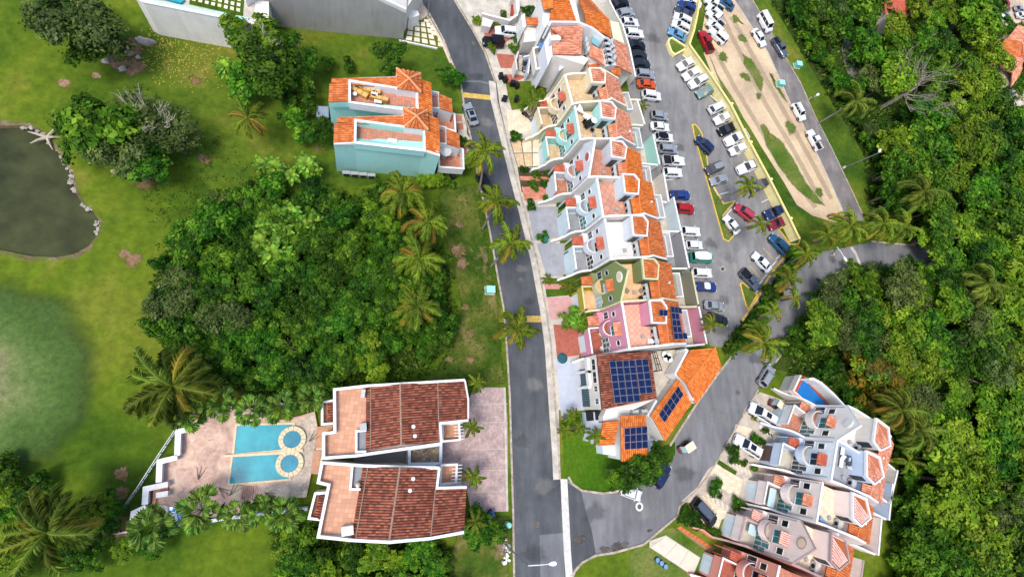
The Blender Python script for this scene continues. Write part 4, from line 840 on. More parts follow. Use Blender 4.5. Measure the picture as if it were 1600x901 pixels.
for h, ridge, vl in ((VA, [(497, 118), (502, 406)], [[(672, 104), (680, 394)], [(358, 130), (358, 432)]]), (VB, [(496, 510), (446, 848)], [[(662, 612), (640, 830)], [(345, 506), (288, 842)]])):
    part(MB().tube(PX(ridge, 8.06, x4), .13, n=8), 'ridge_tile', mt('bleached ridge', plain, '9a7d6c', .9, 0, .3, 3), h)
    for L in vl: part(MB().wall(PX(L, 7.22, x4), 6.4, .12), 'roof_step', mt('mortar line', plain, '8d7a6c', .9, 0, .3, 2), h)
pp(VA, [(345, 127), (188, 145), (190, 345), (137, 352), (137, 466), (290, 455), (690, 398)], 7.2, 6.3, WHITE, x4, .25, False, cap=TRIM)
pp(VA, [(345, 127), (800, 100)], 7.6, 6.3, WHITE, x4, .22, cap=TRIM); pp(VA, [(800, 100), (816, 190), (816, 286)], 6.75, 3, WHITE, x4, .2)
pp(VA, [(690, 398), (683, 303), (816, 289)], 7.15, 6, WHITE, x4, .2, cap=TRIM)
pp(VA, [(337, 435), (290, 437), (290, 340), (337, 336)], 7.0, 6.3, WHITE, x4, .18, cap=TRIM)
pp(VB, [(680, 512), (490, 508), (325, 502), (130, 488), (112, 580), (162, 592), (112, 834), (262, 850), (445, 860), (640, 842), (795, 814)], 7.2, 6.3, WHITE, x4, .25, cap=TRIM)
pp(VB, [(680, 512), (668, 607), (808, 603)], 7.15, 6, WHITE, x4, .2, cap=TRIM); pp(VB, [(272, 502), (262, 612), (310, 612)], 7.0, 6.3, WHITE, x4, .18, cap=TRIM)
fl(VA, 'service_floor', [(294, 342), (335, 338), (335, 432), (294, 436)], 6.5, GREYF, x4); fl(VB, 'service_floor', [(284, 506), (324, 508), (304, 608), (270, 610)], 6.5, GREYF, x4)
for h, b_, fq, pts in ((VA, 0, [(695, 308), (772, 300), (776, 380), (695, 388)], [(768, 296), (772, 384)]), (VB, 0, [(690, 500), (762, 496), (758, 582), (684, 590)], [(762, 490), (756, 588)])):
    tr(h, 'balcony', fq, 3.3, -1, OFFW, x4); fl(h, 'balcony_floor', fq, 3.42, ORGF, x4); pp(h, fq, 4.3, 3.3, WHITE, x4, .18, True, cap=TRIM)
    m = MB(); L = PX(pts, 4.0, x4)
    for i in range(6):
        p = L[0].lerp(L[1], (i+.5)/6); m.box((p.x, p.y, 4.35), (1.3, .08, .12), .05)
    part(m, 'pergola_beams', TRIM, h)
for h, o_, fq, tq in ((VA, [(130, 205), (186, 195), (186, 303), (130, 308)], [(134, 210), (156, 208), (156, 300), (134, 302)], [(157, 300, 3.6), (157, 205, 3.6), (186, 200, 4.3), (186, 300, 4.3)]), (VB, [(98, 632), (156, 628), (128, 755), (68, 748)], [(98, 645), (120, 645), (100, 742), (76, 740)], [(92, 748, 3.6), (118, 640, 3.6), (148, 640, 4.3), (122, 755, 4.3)])):
    tr(h, 'west_block', o_, 3.2, -1, OFFW, x4); fl(h, 'balcony_floor', fq, 3.3, ORGF, x4); pp(h, [o_[1], o_[0], o_[3], o_[2]], 4.1, 3.2, WHITE, x4, .2, cap=TRIM); roof(h, tq, BROWNT, BRN_B, x4, .3, .45)
# link between the villas: dark gap, planter with rubble, entrance court
t = thing('courtyard_planter', 'concrete planter filled with rubble between the two pool villas', 'planter', x4(605, 450))
pp(t, [(540, 425), (688, 402), (686, 492), (540, 495)], 3.2, -1, BLUEW, x4, .35, True, name='wall'); fl(t, 'soil', [(545, 428), (684, 406), (682, 490), (545, 492)], 2.7, mt('rubble soil', ground, [(.3, '5d5142'), (.5, '877864'), (.7, 'a89c88')], .6, 3), x4)
m = MB()
for i in range(40):
    p = x4(random.uniform(555, 660), random.uniform(428, 486), 2.75); m.box(p, (random.uniform(.1, .35), random.uniform(.1, .3), random.uniform(.08, .2)), random.uniform(0, 3), random.uniform(-.4, .4))
part(m, 'rubble', mt('broken stone', plain, '9a8f80', .95, 0, .4, 3), t, kind='stuff')
sheet('gap_paving', [(280, 460), (690, 400), (690, 500), (280, 490)], .02, GREYF, x4)
m = MB().box((0, 0, .5), (.8, .8, .95))
def boxy(name, label, cat, c, d, mat, rz=0, group=None):
    t_ = thing(name, label, cat, c, group, rz); link('case', MB().box((0, 0, d[2]/2), d).mesh(name, mat), t_)
    link('lid', MB().box((0, 0, d[2]+.03), (d[0]*1.06, d[1]*1.06, .06)).mesh(name+'_lid', mat), t_); return t_
acunit(x4(322, 165, 6.46), 1.5, 'grey air conditioner in the north corner of the upper villa terrace', None)
boxy('water_heater', 'white box cabinet on the orange terrace of the lower villa', 'cabinet', x4(250, 800, 6.46), (1.2, .9, .8), TRIM, .1)
boxy('water_heater', 'small grey cabinet by the service yard of the upper villa', 'cabinet', x4(323, 318, 6.46), (.7, .8, .9), GREYM, .1)
t = thing('gas_cylinder', 'cream gas cylinder in the service corner of the lower villa', 'gas cylinder', x4(298, 588, 6.55)); c = x4(298, 588, 6.55)
part(MB().disc(c, .28, 1.1, 14).disc(c+UPV*1.1, .28, .15, 14, 'Z', .12), 'tank', CREAM, t, True); part(MB().disc(c+UPV*1.25, .08, .12, 8), 'valve', STEEL, t)
for x, y, lab in ((558, 318, 'small white roof vent high on the upper villa tiles'), (565, 362, 'cream roof vent low on the upper villa tiles'), (557, 562, 'cream roof vent high on the lower villa tiles'), (542, 617, 'small white roof vent on the lower villa tiles')):
    c = x4(x, y, 7.6); t = thing('roof_vent', lab, 'vent', c); part(MB().disc(c-UPV*.3, .12, .55, 10), 'pipe', TRIM, t); part(MB().disc(c+UPV*.25, .24, .08, 12, 'Z', .1), 'cap', TRIM, t)
dv = slab_pave('driveway', [(685, 400), (700, 310), (822, 292), (818, 190), (845, 135), (990, 135), (1000, 300), (1003, 715), (830, 722), (806, 605), (690, 600)], .06, mt('worn pink driveway', ground, [(.25, 'a8918c'), (.45, 'bba59f'), (.6, 'c8b4ad'), (.75, 'd4c4bb')], .9, 2.6, ('9a8080', 1.3, .6), .2, [(.3, '4c4c4c'), (.7, 'b8b8b8')]), x4)
m = MB()
for y in (215, 300, 425, 525, 625): m.wall(PX([(830, y), (1000, y-2)], .067, x4), .05, .07)
part(m, 'joint', mt('pale joint', plain, 'cbb7af', .9), dv, kind='stuff')
strip('kerb', [(990, 135), (1003, 715)], .3, .12, CONC, f=x4)

# --- grey house at the top edge with its blind garden wall
GHh = thing('grey_house', 'large warm grey house cut by the top edge, with paved turf on its roof', 'house', K(430, 30))
ow = [(218, 0), (300, 13), (340, 20), (392, 36), (440, 40), (500, 28)]
ztop = 6.1
tr(GHh, 'wall', [(214, -10), (230, 0), (392, 32), (420, 38)] + [(420, -60), (215, -60)], ztop-1.2, -1, GREIGE)
pp(GHh, [(214, -6), (225, 0), (392, 33), (398, 36)], ztop, -1, GREIGE, th=.35, cap=TRIM, side=1, name='garden_wall')
P = PX([(398, 51), (412, 40), (463, 45), (588, 57.5), (630, 61.6)])
L = [p+UPV*z for p, z in zip(P, (6.0, 8.8, 9.2, 8.1, 6.2))]
m = MB().wall(L, -1, .3, side=-1); part(m, 'side_wall', GREIGE, GHh); part(MB().wall([p+UPV*.12 for p in L], [p.z for p in L], .45, side=-1), 'coping', TRIM, GHh)
N4 = [p+Vector((0, 14, 0)) for p in L[1:]]; part(MB().prism([p-UPV*.5 for p in L[1:]]+[p-UPV*.5 for p in N4[::-1]], -1), 'upper_block', OFFW, GHh)
fl(GHh, 'roof_floor', [(225, -30), (300, -30), (399, -30), (396, 30), (240, 0)], 5.0, CONC)
part(MB().wall(PX([(240, 0), (300, 11), (388, 28)], 5.3), 4.9, .8, side=1), 'planter_ledge', TURQ, GHh); part(MB().slab(PX([(232, -8), (282, 5), (288, 0), (280, -8)], 5.35), .3), 'plunge_pool', POOLW, GHh)
part(MB().slab(PX([(695, 45), (1300, 180), (1315, 0), (1320, -80), (750, -120), (700, 0)], 5.12, t6), .1), 'turf_bed', mt('clipped turf', ground, [(.3, '35520f'), (.7, '5a7a1c')], .8, 5), GHh)
m_ = [mt('cream paver', plain, 'dfcfae', .85, 0, .12), mt('cream paver pale', plain, 'e9dcc2', .85, 0, .12)]
grid_pave(GHh, 'paver', [(705, 10), (1285, 152), (1300, -90), (760, -190)], 8, 4, 5.2, .32, m_, t6)
tr(GHh, 'east_wing', [(600, -4), (634, 15), (640, 6), (662, -30), (600, -40)], 5.2, -1, OFFW); roof(GHh, [(634, 14, 5.2), (603, -1, 5.2), (606, -30, 6.2), (640, -22, 6.2)], CORAL, COR_B)
pk = struct(MB().prism(PX([(235, 240), (300, 232), (500, 200), (530, 190), (720, 560), (625, 570), (190, 480), (230, 460)], .03, q7), -.05), 'paved_court', mt('gravel grass', ground, [(.3, '50601f'), (.7, '7d8238')], .8, 5))
m_ = [mt('sand paver', plain, 'e6dcc6', .85, 0, .1), mt('sand paver warm', plain, 'ddd0b4', .85, 0, .1)]
grid_pave(pk, 'paver', [(300, 236), (545, 262), (625, 545), (240, 470)], 4, 4, .12, .3, m_, q7)
for q_ in ([(548, 300), (570, 300), (605, 360), (550, 350)], [(552, 360), (606, 370), (640, 420), (556, 410)], [(632, 440), (648, 440), (680, 490), (634, 485)], [(634, 498), (685, 506), (708, 552), (636, 540)], [(470, 225), (520, 235), (530, 262), (470, 255)]): part(MB().prism(PX(q_, .12, q7), 0), 'paver', random.choice(m_), pk)
pp(pk, [(180, 470), (625, 565)], .3, -.1, TRIM, q7, .2, name='edging')
slab_pave('pavement', [(385, 0), (440, 0), (520, 180), (700, 500), (800, 740), (770, 740), (690, 560), (560, 300), (500, 190)], .1, mt('pinkish pavement', plain, 'cfb9a4', .9, 0, .2), q7)
slab_pave('pavement', [(280, -30), (400, -30), (415, 60), (500, 190), (430, 240), (290, 235), (280, 130)], .07, mt('pinkish pavement'), q7)
tr(GHh, 'entrance_wall', [(280, 112), (400, 130), (415, 180), (290, 220)], 2.3, -1, GREIGE, q7)
t = thing('blue_post', 'tall blue and white post at the corner of the grey house', 'post', q7(285, 220)); m = MB().tube([q7(285, 218), q7(285, 218)+UPV*5.2], .16, .14, 8)
part(m, 'pole', mt('royal blue paint', plain, '1f3f86', .4), t); part(MB().tube([q7(290, 222), q7(290, 222)+UPV*2.2], .2, .2, 8), 'sleeve', TRIM, t)

# --- corner house with the solar roofs
CH = thing('corner_house', 'corner house with brown tiled roof under a big solar array and orange side gables', 'house', y5(560, 400))
tr(CH, 'wall', [(372, 215), (705, 198), (742, 490), (600, 560), (405, 558)], 6.3, -1, OFFW, y5)
roof(CH, [(402, 560, 6.5), (370, 212, 6.5), (705, 194, 7.5), (744, 490, 7.5)], mt('rust roof tiles', tilemat, '6a3a2c', '8a4e3c', 'a8684f', '3a2620'), BRN_B, y5, .3, .45)
def panels(h, quad, nu, nv, skip, f, gap=.06, z0=.27):
    a, b_, c, d = PX(quad, 0, f); nm = (b_-a).cross(d-a).normalized(); nm = nm if nm.z > 0 else -nm
    def B(u, v): return (a*(1-u)+b_*u)*(1-v)+(d*(1-u)+c*u)*v+nm*z0
    lu = (b_-a).length; lv = (d-a).length
    for j in range(nv):
        for i in range(nu):
            if (i, j) in skip: continue
            gu, gv = gap/lu/2, gap/lv/2; q_ = [B(i/nu+gu, j/nv+gv), B((i+1)/nu-gu, j/nv+gv), B((i+1)/nu-gu, (j+1)/nv-gv), B(i/nu+gu, (j+1)/nv-gv)]
            cc_ = sum(q_, Vector())/4; q2_ = [cc_+(p-cc_)*.955+nm*.015 for p in q_]
            fr = part(MB().prism([p for p in q_], [p.z-.05 for p in (q_ if True else q_)]), 'solar_panel', mt('panel frame', plain, 'b9c2cc', .4, .6, .1), h)
            part(MB().poly(up(q2_)), 'cells', SOLAR, fr)
SOLAR = NT('solar cells'); _b = SOLAR.n('TexBrick'); _b.offset = 0; _b.inputs['Scale'].default_value = 1; _b.inputs['Brick Width'].default_value = .17; _b.inputs['Row Height'].default_value = .17; _b.inputs['Mortar Size'].default_value = .008
_b.inputs['Color1'].default_value = (*srgb('0d1c42'), 1); _b.inputs['Color2'].default_value = (*srgb('11244e'), 1); _b.inputs['Mortar'].default_value = (*srgb('1c2a4c'), 1); SOLAR.l(SOLAR.pos(), _b.inputs[0]); SOLAR.l(_b.outputs[0], SOLAR.b.inputs['Base Color'])
SOLAR.b.inputs['Roughness'].default_value = .35; SOLAR.b.inputs['Specular IOR Level'].default_value = .12; SOLAR = SOLAR.m
def arr(name, lab, base, f, quads):
    t_ = thing(name, lab, 'solar panels', f(*base)); 
    for q_, nu, nv, sk in quads:
        panels(t_, q_, nu, nv, sk, f)
        P = PX(q_, 0, f); nm = (P[1]-P[0]).cross(P[3]-P[0]).normalized(); nm = nm if nm.z > 0 else -nm
        m_ = MB()
        for s_ in (.25, .75): m_.tube([P[0].lerp(P[3], s_)+nm*.08, P[1].lerp(P[2], s_)+nm*.08], .035, n=4)
        part(m_, 'rail', STEEL, t_)
arr('solar_array', 'big solar array covering the brown tiled roof of the corner house', (560, 380), y5, [([(442, 256, 6.95), (524, 252, 7.1), (556, 514, 7.1), (478, 521, 6.95)], 2, 6, ()), ([(527, 252, 7.1), (602, 248, 7.28), (638, 508, 7.28), (558, 514, 7.1)], 2, 6, ()), ([(606, 246, 7.3), (685, 241, 7.5), (716, 456, 7.5), (634, 462, 7.3)], 2, 5, ())])
# orange gables along the side street
for lab, q1, q2 in (('a', [(862, 332, 5.2), (958, 186, 5.2), (1113, 172, 6.4), (936, 404, 6.4)], [(990, 526, 4.9), (1150, 288, 4.9), (1114, 172, 6.4), (936, 404, 6.4)]), ('b', [(704, 600, 5.0), (874, 366, 5.0), (890, 385, 5.3), (725, 620, 5.3)], [(796, 755, 4.4), (962, 516, 4.4), (888, 380, 5.35), (722, 616, 5.35)])):
    for q_ in (q1, q2): roof(CH, q_, ORANGEB, ORG_B, y5)
    part(MB().prism(PX([(q1[0][0], q1[0][1], 4.6), (q1[1][0], q1[1][1], 4.6), (q2[1][0]-8, q2[1][1], 4.3), (q2[0][0]-8, q2[0][1]-5, 4.3)], 0, y5), -1), 'wing_wall', WHITE, CH)
part(MB().tube(PX([(1113, 170), (936, 404)], 6.46, y5), .14, n=8), 'ridge_tile', ORANGEB, CH)
pp(CH, [(860, 335), (938, 190), (925, 180)], 5.6, 3, TRIM, y5, .3); pp(CH, [(862, 335), (938, 408), (975, 500)], 5.3, 3, TRIM, y5, .25)
arr('solar_array', 'small two row solar array on the orange gable beside the side street', (830, 530), y5, [([(786, 640, 5.0), (750, 588, 5.35), (872, 410, 5.35), (906, 461, 5.0)], 2, 5, ())])
roof(CH, [(690, 868, 4.5), (522, 882, 4.5), (520, 668, 5.6), (682, 660, 5.6)], ORANGEB, ORG_B, y5); roof(CH, [(518, 600, 5.0), (676, 592, 5.0), (682, 660, 5.6), (520, 668, 5.6)], ORANGEB, ORG_B, y5)
tr(CH, 'wing_wall', [(524, 605), (672, 598), (684, 862), (528, 874)], 4.3, -1, WHITE, y5)
roof(CH, [(383, 786, 3.6), (410, 634, 3.6), (510, 626, 4.4), (480, 780, 4.4)], ORANGEB, ORG_B, y5); tr(CH, 'wing_wall', [(412, 640), (506, 632), (478, 776), (390, 780)], 3.2, -1, WHITE, y5)
arr('solar_array', 'square solar array on the orange roof nearest the corner garden', (610, 730), y5, [([(538, 806, 4.85), (684, 796, 4.85), (680, 658, 5.55), (536, 671, 5.55)], 4, 3, ())])
tr(CH, 'service_block', [(430, 560), (600, 560), (690, 550), (690, 590), (520, 605), (500, 625), (410, 632), (410, 600)], 3.0, -1, WHITE, y5)
tr(CH, 'terrace_block', [(700, 600), (760, 560), (745, 490), (860, 335), (925, 180), (700, 195), (735, 480)], 2.6, -1, CONC, y5); fl(CH, 'terrace_floor', [(706, 196), (920, 180), (858, 330), (748, 480)], 2.75, CONC, y5)
pp(CH, [(745, 500), (690, 600)], 4.2, -1, WHITE, y5, .35); pp(CH, [(880, 370), (740, 560)], 4.6, -1, WHITE, y5, .3)
fa, fb = y5(372, 215, 6.3), y5(405, 558, 6.3); fa.z = fb.z = 0; A_ = (fb-fa).normalized(); N_ = Vector((A_.y, -A_.x, 0)); N_ = N_ if N_.x < 0 else -N_; FLn = (fb-fa).length
for s_, z_, w_, h_, gl_ in ((.17, 4.3, 1.5, 1.2, DARKG), (.41, 4.3, 1.5, 1.2, DARKG), (.62, 4.4, .7, 1.1, DARKG), (.85, 4.4, .7, 1.1, DARKG)): window(CH, fa+A_*FLn*s_+UPV*z_, A_, N_, w_, h_, gl_, 2, 1)
for s_ in (.17, .41):
    m = MB(); obox(m, fa+A_*FLn*s_, A_, N_, -1.1, 1.1, .0, .8, 3.6, 3.75); obox(m, fa+A_*FLn*s_, A_, N_, -1.1, 1.1, .68, .8, 3.75, 4.5); part(m, 'balcony', WHITE, CH)
for s_, w_ in ((.38, 2.4), (.78, 2.6)):
    m = MB(); o = fa+A_*FLn*s_
    for k_ in range(8): obox(m, o, A_, N_, -w_/2+w_*k_/8, -w_/2+w_*(k_+.86)/8, 0, .1, .1, 2.5)
    part(m, 'louvred_door', mt('dark teal louvre', plain, '2c5058', .5), CH)
for s_ in (.28, .58):
    m = MB(); obox(m, fa+A_*FLn*s_, A_, N_, -.2, .2, 0, .5, -.1, 3.4); part(m, 'pilaster', WHITE, CH)
tr(CH, 'south_terrace', [(300, 575), (410, 572), (412, 640), (400, 750), (305, 755)], 1.2, -1, BLUEW, y5); fl(CH, 'terrace_floor', [(304, 580), (406, 576), (396, 748), (308, 750)], 1.3, BLUEF, y5)
for x, y in ((326, 600), (382, 594)): c = y5(x, y, 1.35); part(MB().box(c, (1.1, 1.3, .25), .05), 'planter_box', BLACK, CH)
tr(CH, 'garden_wall', [(405, 785), (478, 780), (525, 800), (525, 850), (410, 838)], 2.2, -1, PALEB, y5); tr(CH, 'east_court', [(690, 690), (740, 650), (765, 720), (745, 760), (748, 818), (692, 822)], .8, -1, WHITE, y5)
t = thing('pergola', 'dark timber pergola on the terrace behind the solar array', 'pergola', y5(742, 255)); m = MB(); A0, A1, B0, B1 = PX([(718, 200), (742, 198), (748, 318), (778, 312)], 4.9, y5)
for s_ in (0, .5, 1): m.tube([A0.lerp(A1, s_), B0.lerp(B1, s_)], .07, n=4)
for s_ in (0, .33, .66, 1): m.tube([A0.lerp(B0, s_)+UPV*.1, A1.lerp(B1, s_)+UPV*.1], .06, n=4)
part(m, 'beams', DKWOOD, t); m = MB()
for p in (A0, A1, B0, B1): m.tube([p, p-UPV*2.1], .07, n=6)
part(m, 'posts', DKWOOD, t)
for i, (x, y, r) in enumerate(((780, 218, .5), (805, 225, .5), (790, 240, .55), (812, 246, .5))):
    c = y5(x, y, 2.76); t = thing('round_stool', ('white round table nearest the pergola', 'white round stool beside the terrace wall', 'white round stool at the front of the set', 'white round stool on the right of the set')[i], 'stool', c)
    part(MB().disc(c+UPV*.62, r, .06, 20), 'top', TRIM, t); part(MB().disc(c, .09, .62, 8), 'leg', STEEL, t); part(MB().disc(c, .25, .04, 14), 'base', STEEL, t)
for x, y, a, l_ in ((595, 572, .1, 'left white air conditioner below the brown tiled roof'), (650, 568, .1, 'right white air conditioner below the brown tiled roof'), (822, 382, .9, 'lower white air conditioner behind the small solar array'), (840, 372, .9, 'upper white air conditioner behind the small solar array')): acunit(y5(x, y, 3.02 if y > 500 else 2.7), a, l_, 'air conditioners of the corner house')
arr('solar_array', 'tall solar array on the orange roof of the pink row house', (590, 740), y4, [([(512, 590, 10.8), (612, 606, 10.15), (676, 900, 10.15), (545, 905, 10.8)], 3, 5, ((2, 1), (2, 2), (2, 3)))])
arr('solar_array', 'pair of solar panels on the tower cap of the pink row house', (450, 655), y4, [([(410, 622, 12.0), (492, 626, 12.0), (488, 686, 12.0), (408, 684, 12.0)], 2, 1, ())])
# ---------------------------------------------------------------- pool deck of the villas
DECKM = mt('worn pink deck', ground, [(.25, 'b8a08e'), (.45, 'd0b9a8'), (.6, 'dbc7b8'), (.75, 'e4d6c8')], .7, 2.6, ('9a8272', 1.3, .6), .2, [(.3, '525252'), (.7, 'b0b0b0')])
slab_pave('pool_deck', [(345, 330), (470, 240), (640, 200), (720, 190), (830, 240), (850, 270), (1000, 240), (1080, 215), (1095, 300), (1080, 420), (1060, 560), (1035, 680), (900, 690), (760, 700), (640, 790), (540, 800), (370, 760), (215, 740), (210, 640), (250, 500), (340, 470)], .5, DECKM, x3)
slab_pave('pool_deck_flagstones', [(960, 285), (1080, 220), (1090, 300), (1078, 420), (1058, 555), (1035, 675), (900, 690), (765, 640), (930, 590), (1000, 480), (1010, 400)], .512, mt('grey flagstones', ground, [(.3, 'a59a8c'), (.5, 'c2b8aa'), (.7, 'd6cdc0')], .8, 3.5, ('7c7268', 1.2, .66), .2), x3)
COPE = mt('pool coping stone', plain, 'dcc9a8', .85, 0, .15, 2)
for lab, q, sp in (('upper turquoise pool, north of the dividing wall', [(660, 294), (962, 286), (930, 420), (644, 444)], (960, 366, 52)), ('lower turquoise pool, south of the dividing wall', [(638, 462), (920, 446), (940, 580), (620, 606)], (945, 496, 52))):
    t = thing('swimming_pool', lab, 'pool', x3(*q[0], .5)); P = PX(q, .53, x3)
    part(MB().poly(up(P)), 'water', POOLW, t)
    part(MB().wall([p+UPV*.06 for p in P], .45, .24, True, -1), 'coping', COPE, t)
for lab, (x, y) in (('round hot tub by the upper pool, ringed in cream stones', (960, 366)), ('round hot tub by the lower pool, ringed in cream stones', (946, 496))):
    c = x3(x, y, .5); t = thing('hot_tub', lab, 'hot tub', c); R0 = 1.05; n = 16
    for i in range(n):
        m = MB(); a0, a1 = 2*math.pi*(i+.04)/n, 2*math.pi*(i+.96)/n
        m.prism([c+Vector((r*math.cos(a), r*math.sin(a), .34+random.uniform(-.01, .01))) for r, a in ((R0, a0), (R0+.55, a0), (R0+.55, a1), (R0, a1))], .45); part(m, 'coping_stone', COPE, t)
    part(MB().disc(c+UPV*.15, R0+.02, .1, 30), 'water', mt('hot tub water', water, '3592a8', .06, '24708a'), t)
    part(MB().disc(c, R0+.5, .12, 30), 'basin', mt('pale blue basin', plain, '7fc0cc'), t)
solo(MB().prism(PX([(585, 452), (900, 432), (1016, 420), (1016, 434), (900, 446), (592, 464)], .75, x3), .4), 'pool_divider', COPE, 'long low cream wall dividing the two turquoise pools', 'wall', tuple(x3(760, 440)))
part_o = thing('toddler_pool', 'small bright blue L shaped pool under the fan palm', 'pool', x3(320, 760, .5)); part(MB().slab(PX([(275, 735), (375, 728), (372, 800), (345, 815), (330, 770), (280, 770)], .56, x3), .1), 'water', mt('bright blue pool', water, '4fb2e0', .06, '3598cc'), part_o)
part(MB().wall(PX([(205, 728), (275, 732), (280, 775), (326, 775), (335, 830)], .8, x3), .4, .25), 'curb', TRIM, part_o)
st = struct(MB().prism(PX([(1090, 300), (1178, 290), (1180, 330), (1130, 335), (1120, 480), (1100, 552), (1060, 548), (1085, 420)], .54, x3), 0), 'steps', mt('sand step', plain, 'd2bfa5', .85, 0, .15, 2))
for i in range(4):
    s_ = i*9; part(MB().wall(PX([(1178, 300+s_), (1098+s_, 308+s_), (1088+s_, 415)], .57+.03*i, x3), .5, .35), 'step', mt('brick step', plain, 'b98d74', .85, 0, .2, 2), st)
    part(MB().wall(PX([(1082+s_, 425), (1066+s_, 545-s_), (1100, 548-s_)], .57+.03*i, x3), .5, .35), 'step', mt('brick step'), st)
sd_ = struct(MB().prism(PX([(600, 625), (760, 610), (755, 690), (640, 700)], .53, x3), .3), 'deck_steps', mt('sand step'))
for i in range(7): part(MB().wall(PX([(690+i*11, 618), (682+i*11, 695)], .56, x3), .5, .3), 'step', mt('rose step', plain, 'c7a08f', .85, 0, .2, 2), sd_)
t = thing('deck_wall', 'stepped white parapet along the golf side of the pool deck', 'wall', x3(250, 480))
for L in ([(415, 310), (340, 325), (335, 455)], [(335, 465), (240, 488), (235, 600)], [(285, 610), (165, 635), (160, 720)], [(285, 660), (220, 670)], [(165, 735), (100, 765), (85, 880)]):
    part(MB().wall(PX(L, 1.35, x3), -.2, .5), 'wall', mt('blue white plaster', stucco, 'ccd4de'), t); part(MB().wall(PX(L, 1.42, x3), 1.35, .6), 'coping', TRIM, t)
tr(t, 'steps', [(205, 635), (285, 622), (285, 655), (225, 665), (215, 730), (200, 735)], .75, 0, TERRA, x3); tr(t, 'platform', [(110, 775), (160, 755), (150, 800), (105, 840)], .7, 0, TERRA, x3)
t = thing('deck_wall', 'white parapet along the thicket side of the pool deck, behind the fan palms', 'wall', x3(560, 800))
part(MB().wall(PX([(330, 838), (540, 805), (600, 795), (1040, 745)], 1.2, x3), 0, .35), 'wall', mt('blue white plaster'), t)
t = thing('deck_wall', 'white parapet along the jungle side of the pool deck', 'wall', x3(740, 170)); part(MB().wall(PX([(470, 240), (640, 190), (800, 160), (1000, 190), (1120, 170)], 1.2, x3), 0, .3), 'wall', mt('blue white plaster'), t)
t = thing('rail_fence', 'long grey rail fence slanting between the golf rough and the pool deck', 'fence', x3(200, 540)); L = PX([(335, 320), (230, 480), (140, 620), (30, 775)], 0, x3)
m = MB()
for z in (.35, 1.1): m.tube([p+UPV*z for p in L], .06, n=6)
part(m, 'rail', STEEL, t)
for a, b_ in zip(L[:-1], L[1:]):
    for i in range(4): p = a.lerp(b_, i/4); part(MB().tube([p, p+UPV*1.15], .05, n=6), 'post', STEEL, t)
t = thing('rail_fence', 'short white rail fence at the lower corner of the deck', 'fence', x3(40, 865)); L = PX([(0, 845), (20, 868), (85, 858)], 0, x3); m = MB()
for z in (.5, 1.1): m.tube([p+UPV*z for p in L], .05, n=6)
part(m, 'rail', TRIM, t); m = MB()
for p in L: m.tube([p, p+UPV*1.15], .05, n=6)
part(m, 'posts', TRIM, t)
for i, (x, y, a) in enumerate(((450, 585, 1.4), (400, 655, .3), (560, 628, -.7), (620, 670, .9), (810, 655, -.5), (1050, 380, .8), (580, 265, 1.2))):
    c = x3(x, y, .52); m = MB()
    for k_ in range(3): d = Vector((math.cos(a+k_*.35-.3), math.sin(a+k_*.35-.3), 0)); m.tube([c+UPV*.04, c+d*.7+UPV*.12, c+d*1.5+UPV*.05], .05, .02, 5)
    solo(m, 'fallen_frond', mt('dry frond', plain, '6e6152', .9, 0, .3, 3), 'dry fallen palm frond lying on the pool deck', 'palm frond', tuple(c), 'dry palm fronds on the pool deck')

# ---------------------------------------------------------------- driveways and front gardens of the terrace
slab_pave('driveway', [(310, 128), (520, 148), (562, 312), (450, 345), (330, 342)], .05, BEIGED, z6)
gp = slab_pave('driveway', [(335, 402), (655, 402), (640, 520), (622, 668), (415, 672)], .04, mt('dark joint gravel', plain, '6b655c', .95, 0, .2), z6)
grid_pave(gp, 'paving_slab', [(340, 408), (650, 406), (620, 662), (415, 668)], 3, 2, .08, .16, [BEIGED, mt('beige tile paving')], z6)
slab_pave('driveway', [(412, 668), (790, 690), (705, 800), (700, 901), (450, 901)], .03, mt('flower bed soil', ground, [(.3, '3d3a24'), (.7, '6a6146')], .8, 3), z6)
slab_pave('garden_path', [(70, 90), (370, 100), (350, 140), (80, 130)], .09, mt('coral flagstones', ground, [(.3, 'b9765d'), (.5, 'd09078'), (.7, 'e0a890')], 1.2, 3), y1); slab_pave('garden_path', [(92, 190), (345, 195), (365, 300), (120, 322)], .09, mt('coral flagstones'), y1)
slab_pave('driveway', [(145, 378), (430, 375), (430, 500), (445, 665), (205, 690)], .05, GREYDECK, y1); slab_pave('driveway', [(232, 722), (500, 720), (490, 830), (520, 1010), (330, 1040)], .05, GREYDECK, y1)
slab_pave('lawn', [(180, 325), (460, 330), (500, 480), (205, 505)], .035, GRASS, y3); slab_pave('garden_path', [(183, 380), (350, 382), (345, 428), (195, 430)], .09, mt('rose path', plain, 'c08a80', .9, 0, .15, 2), y3)
slab_pave('driveway', [(210, 508), (455, 500), (515, 620), (440, 660), (300, 715), (235, 705)], .06, mt('pink concrete', plain, 'c79a96', .9, 0, .15, 1), y3); slab_pave('driveway', [(268, 760), (380, 770), (500, 800), (520, 901), (285, 905)], .05, REDF, y3)
slab_pave('driveway', [(103, 30), (250, 60), (275, 215), (122, 238)], .055, REDF, y5); slab_pave('driveway', [(115, 246), (300, 240), (330, 560), (250, 565), (150, 622)], .05, BLUEF, y5)
slab_pave('lawn', [(150, 625), (200, 590), (310, 580), (330, 760), (400, 850), (520, 880), (680, 860), (740, 800), (860, 760), (860, 840), (760, 950), (700, 1010), (560, 1060), (420, 1080), (270, 1060), (170, 990)], .03, mt('corner garden grass', ground, [(.3, '33530f'), (.5, '456d14'), (.7, '5d7d1c')], .1, 2), y5)
slab_pave('verge_lawn', [(770, 720), (1000, 515), (1150, 290), (1190, 180), (1200, 230), (1120, 345), (990, 520), (830, 790), (780, 800)], .028, GRASS, y5)
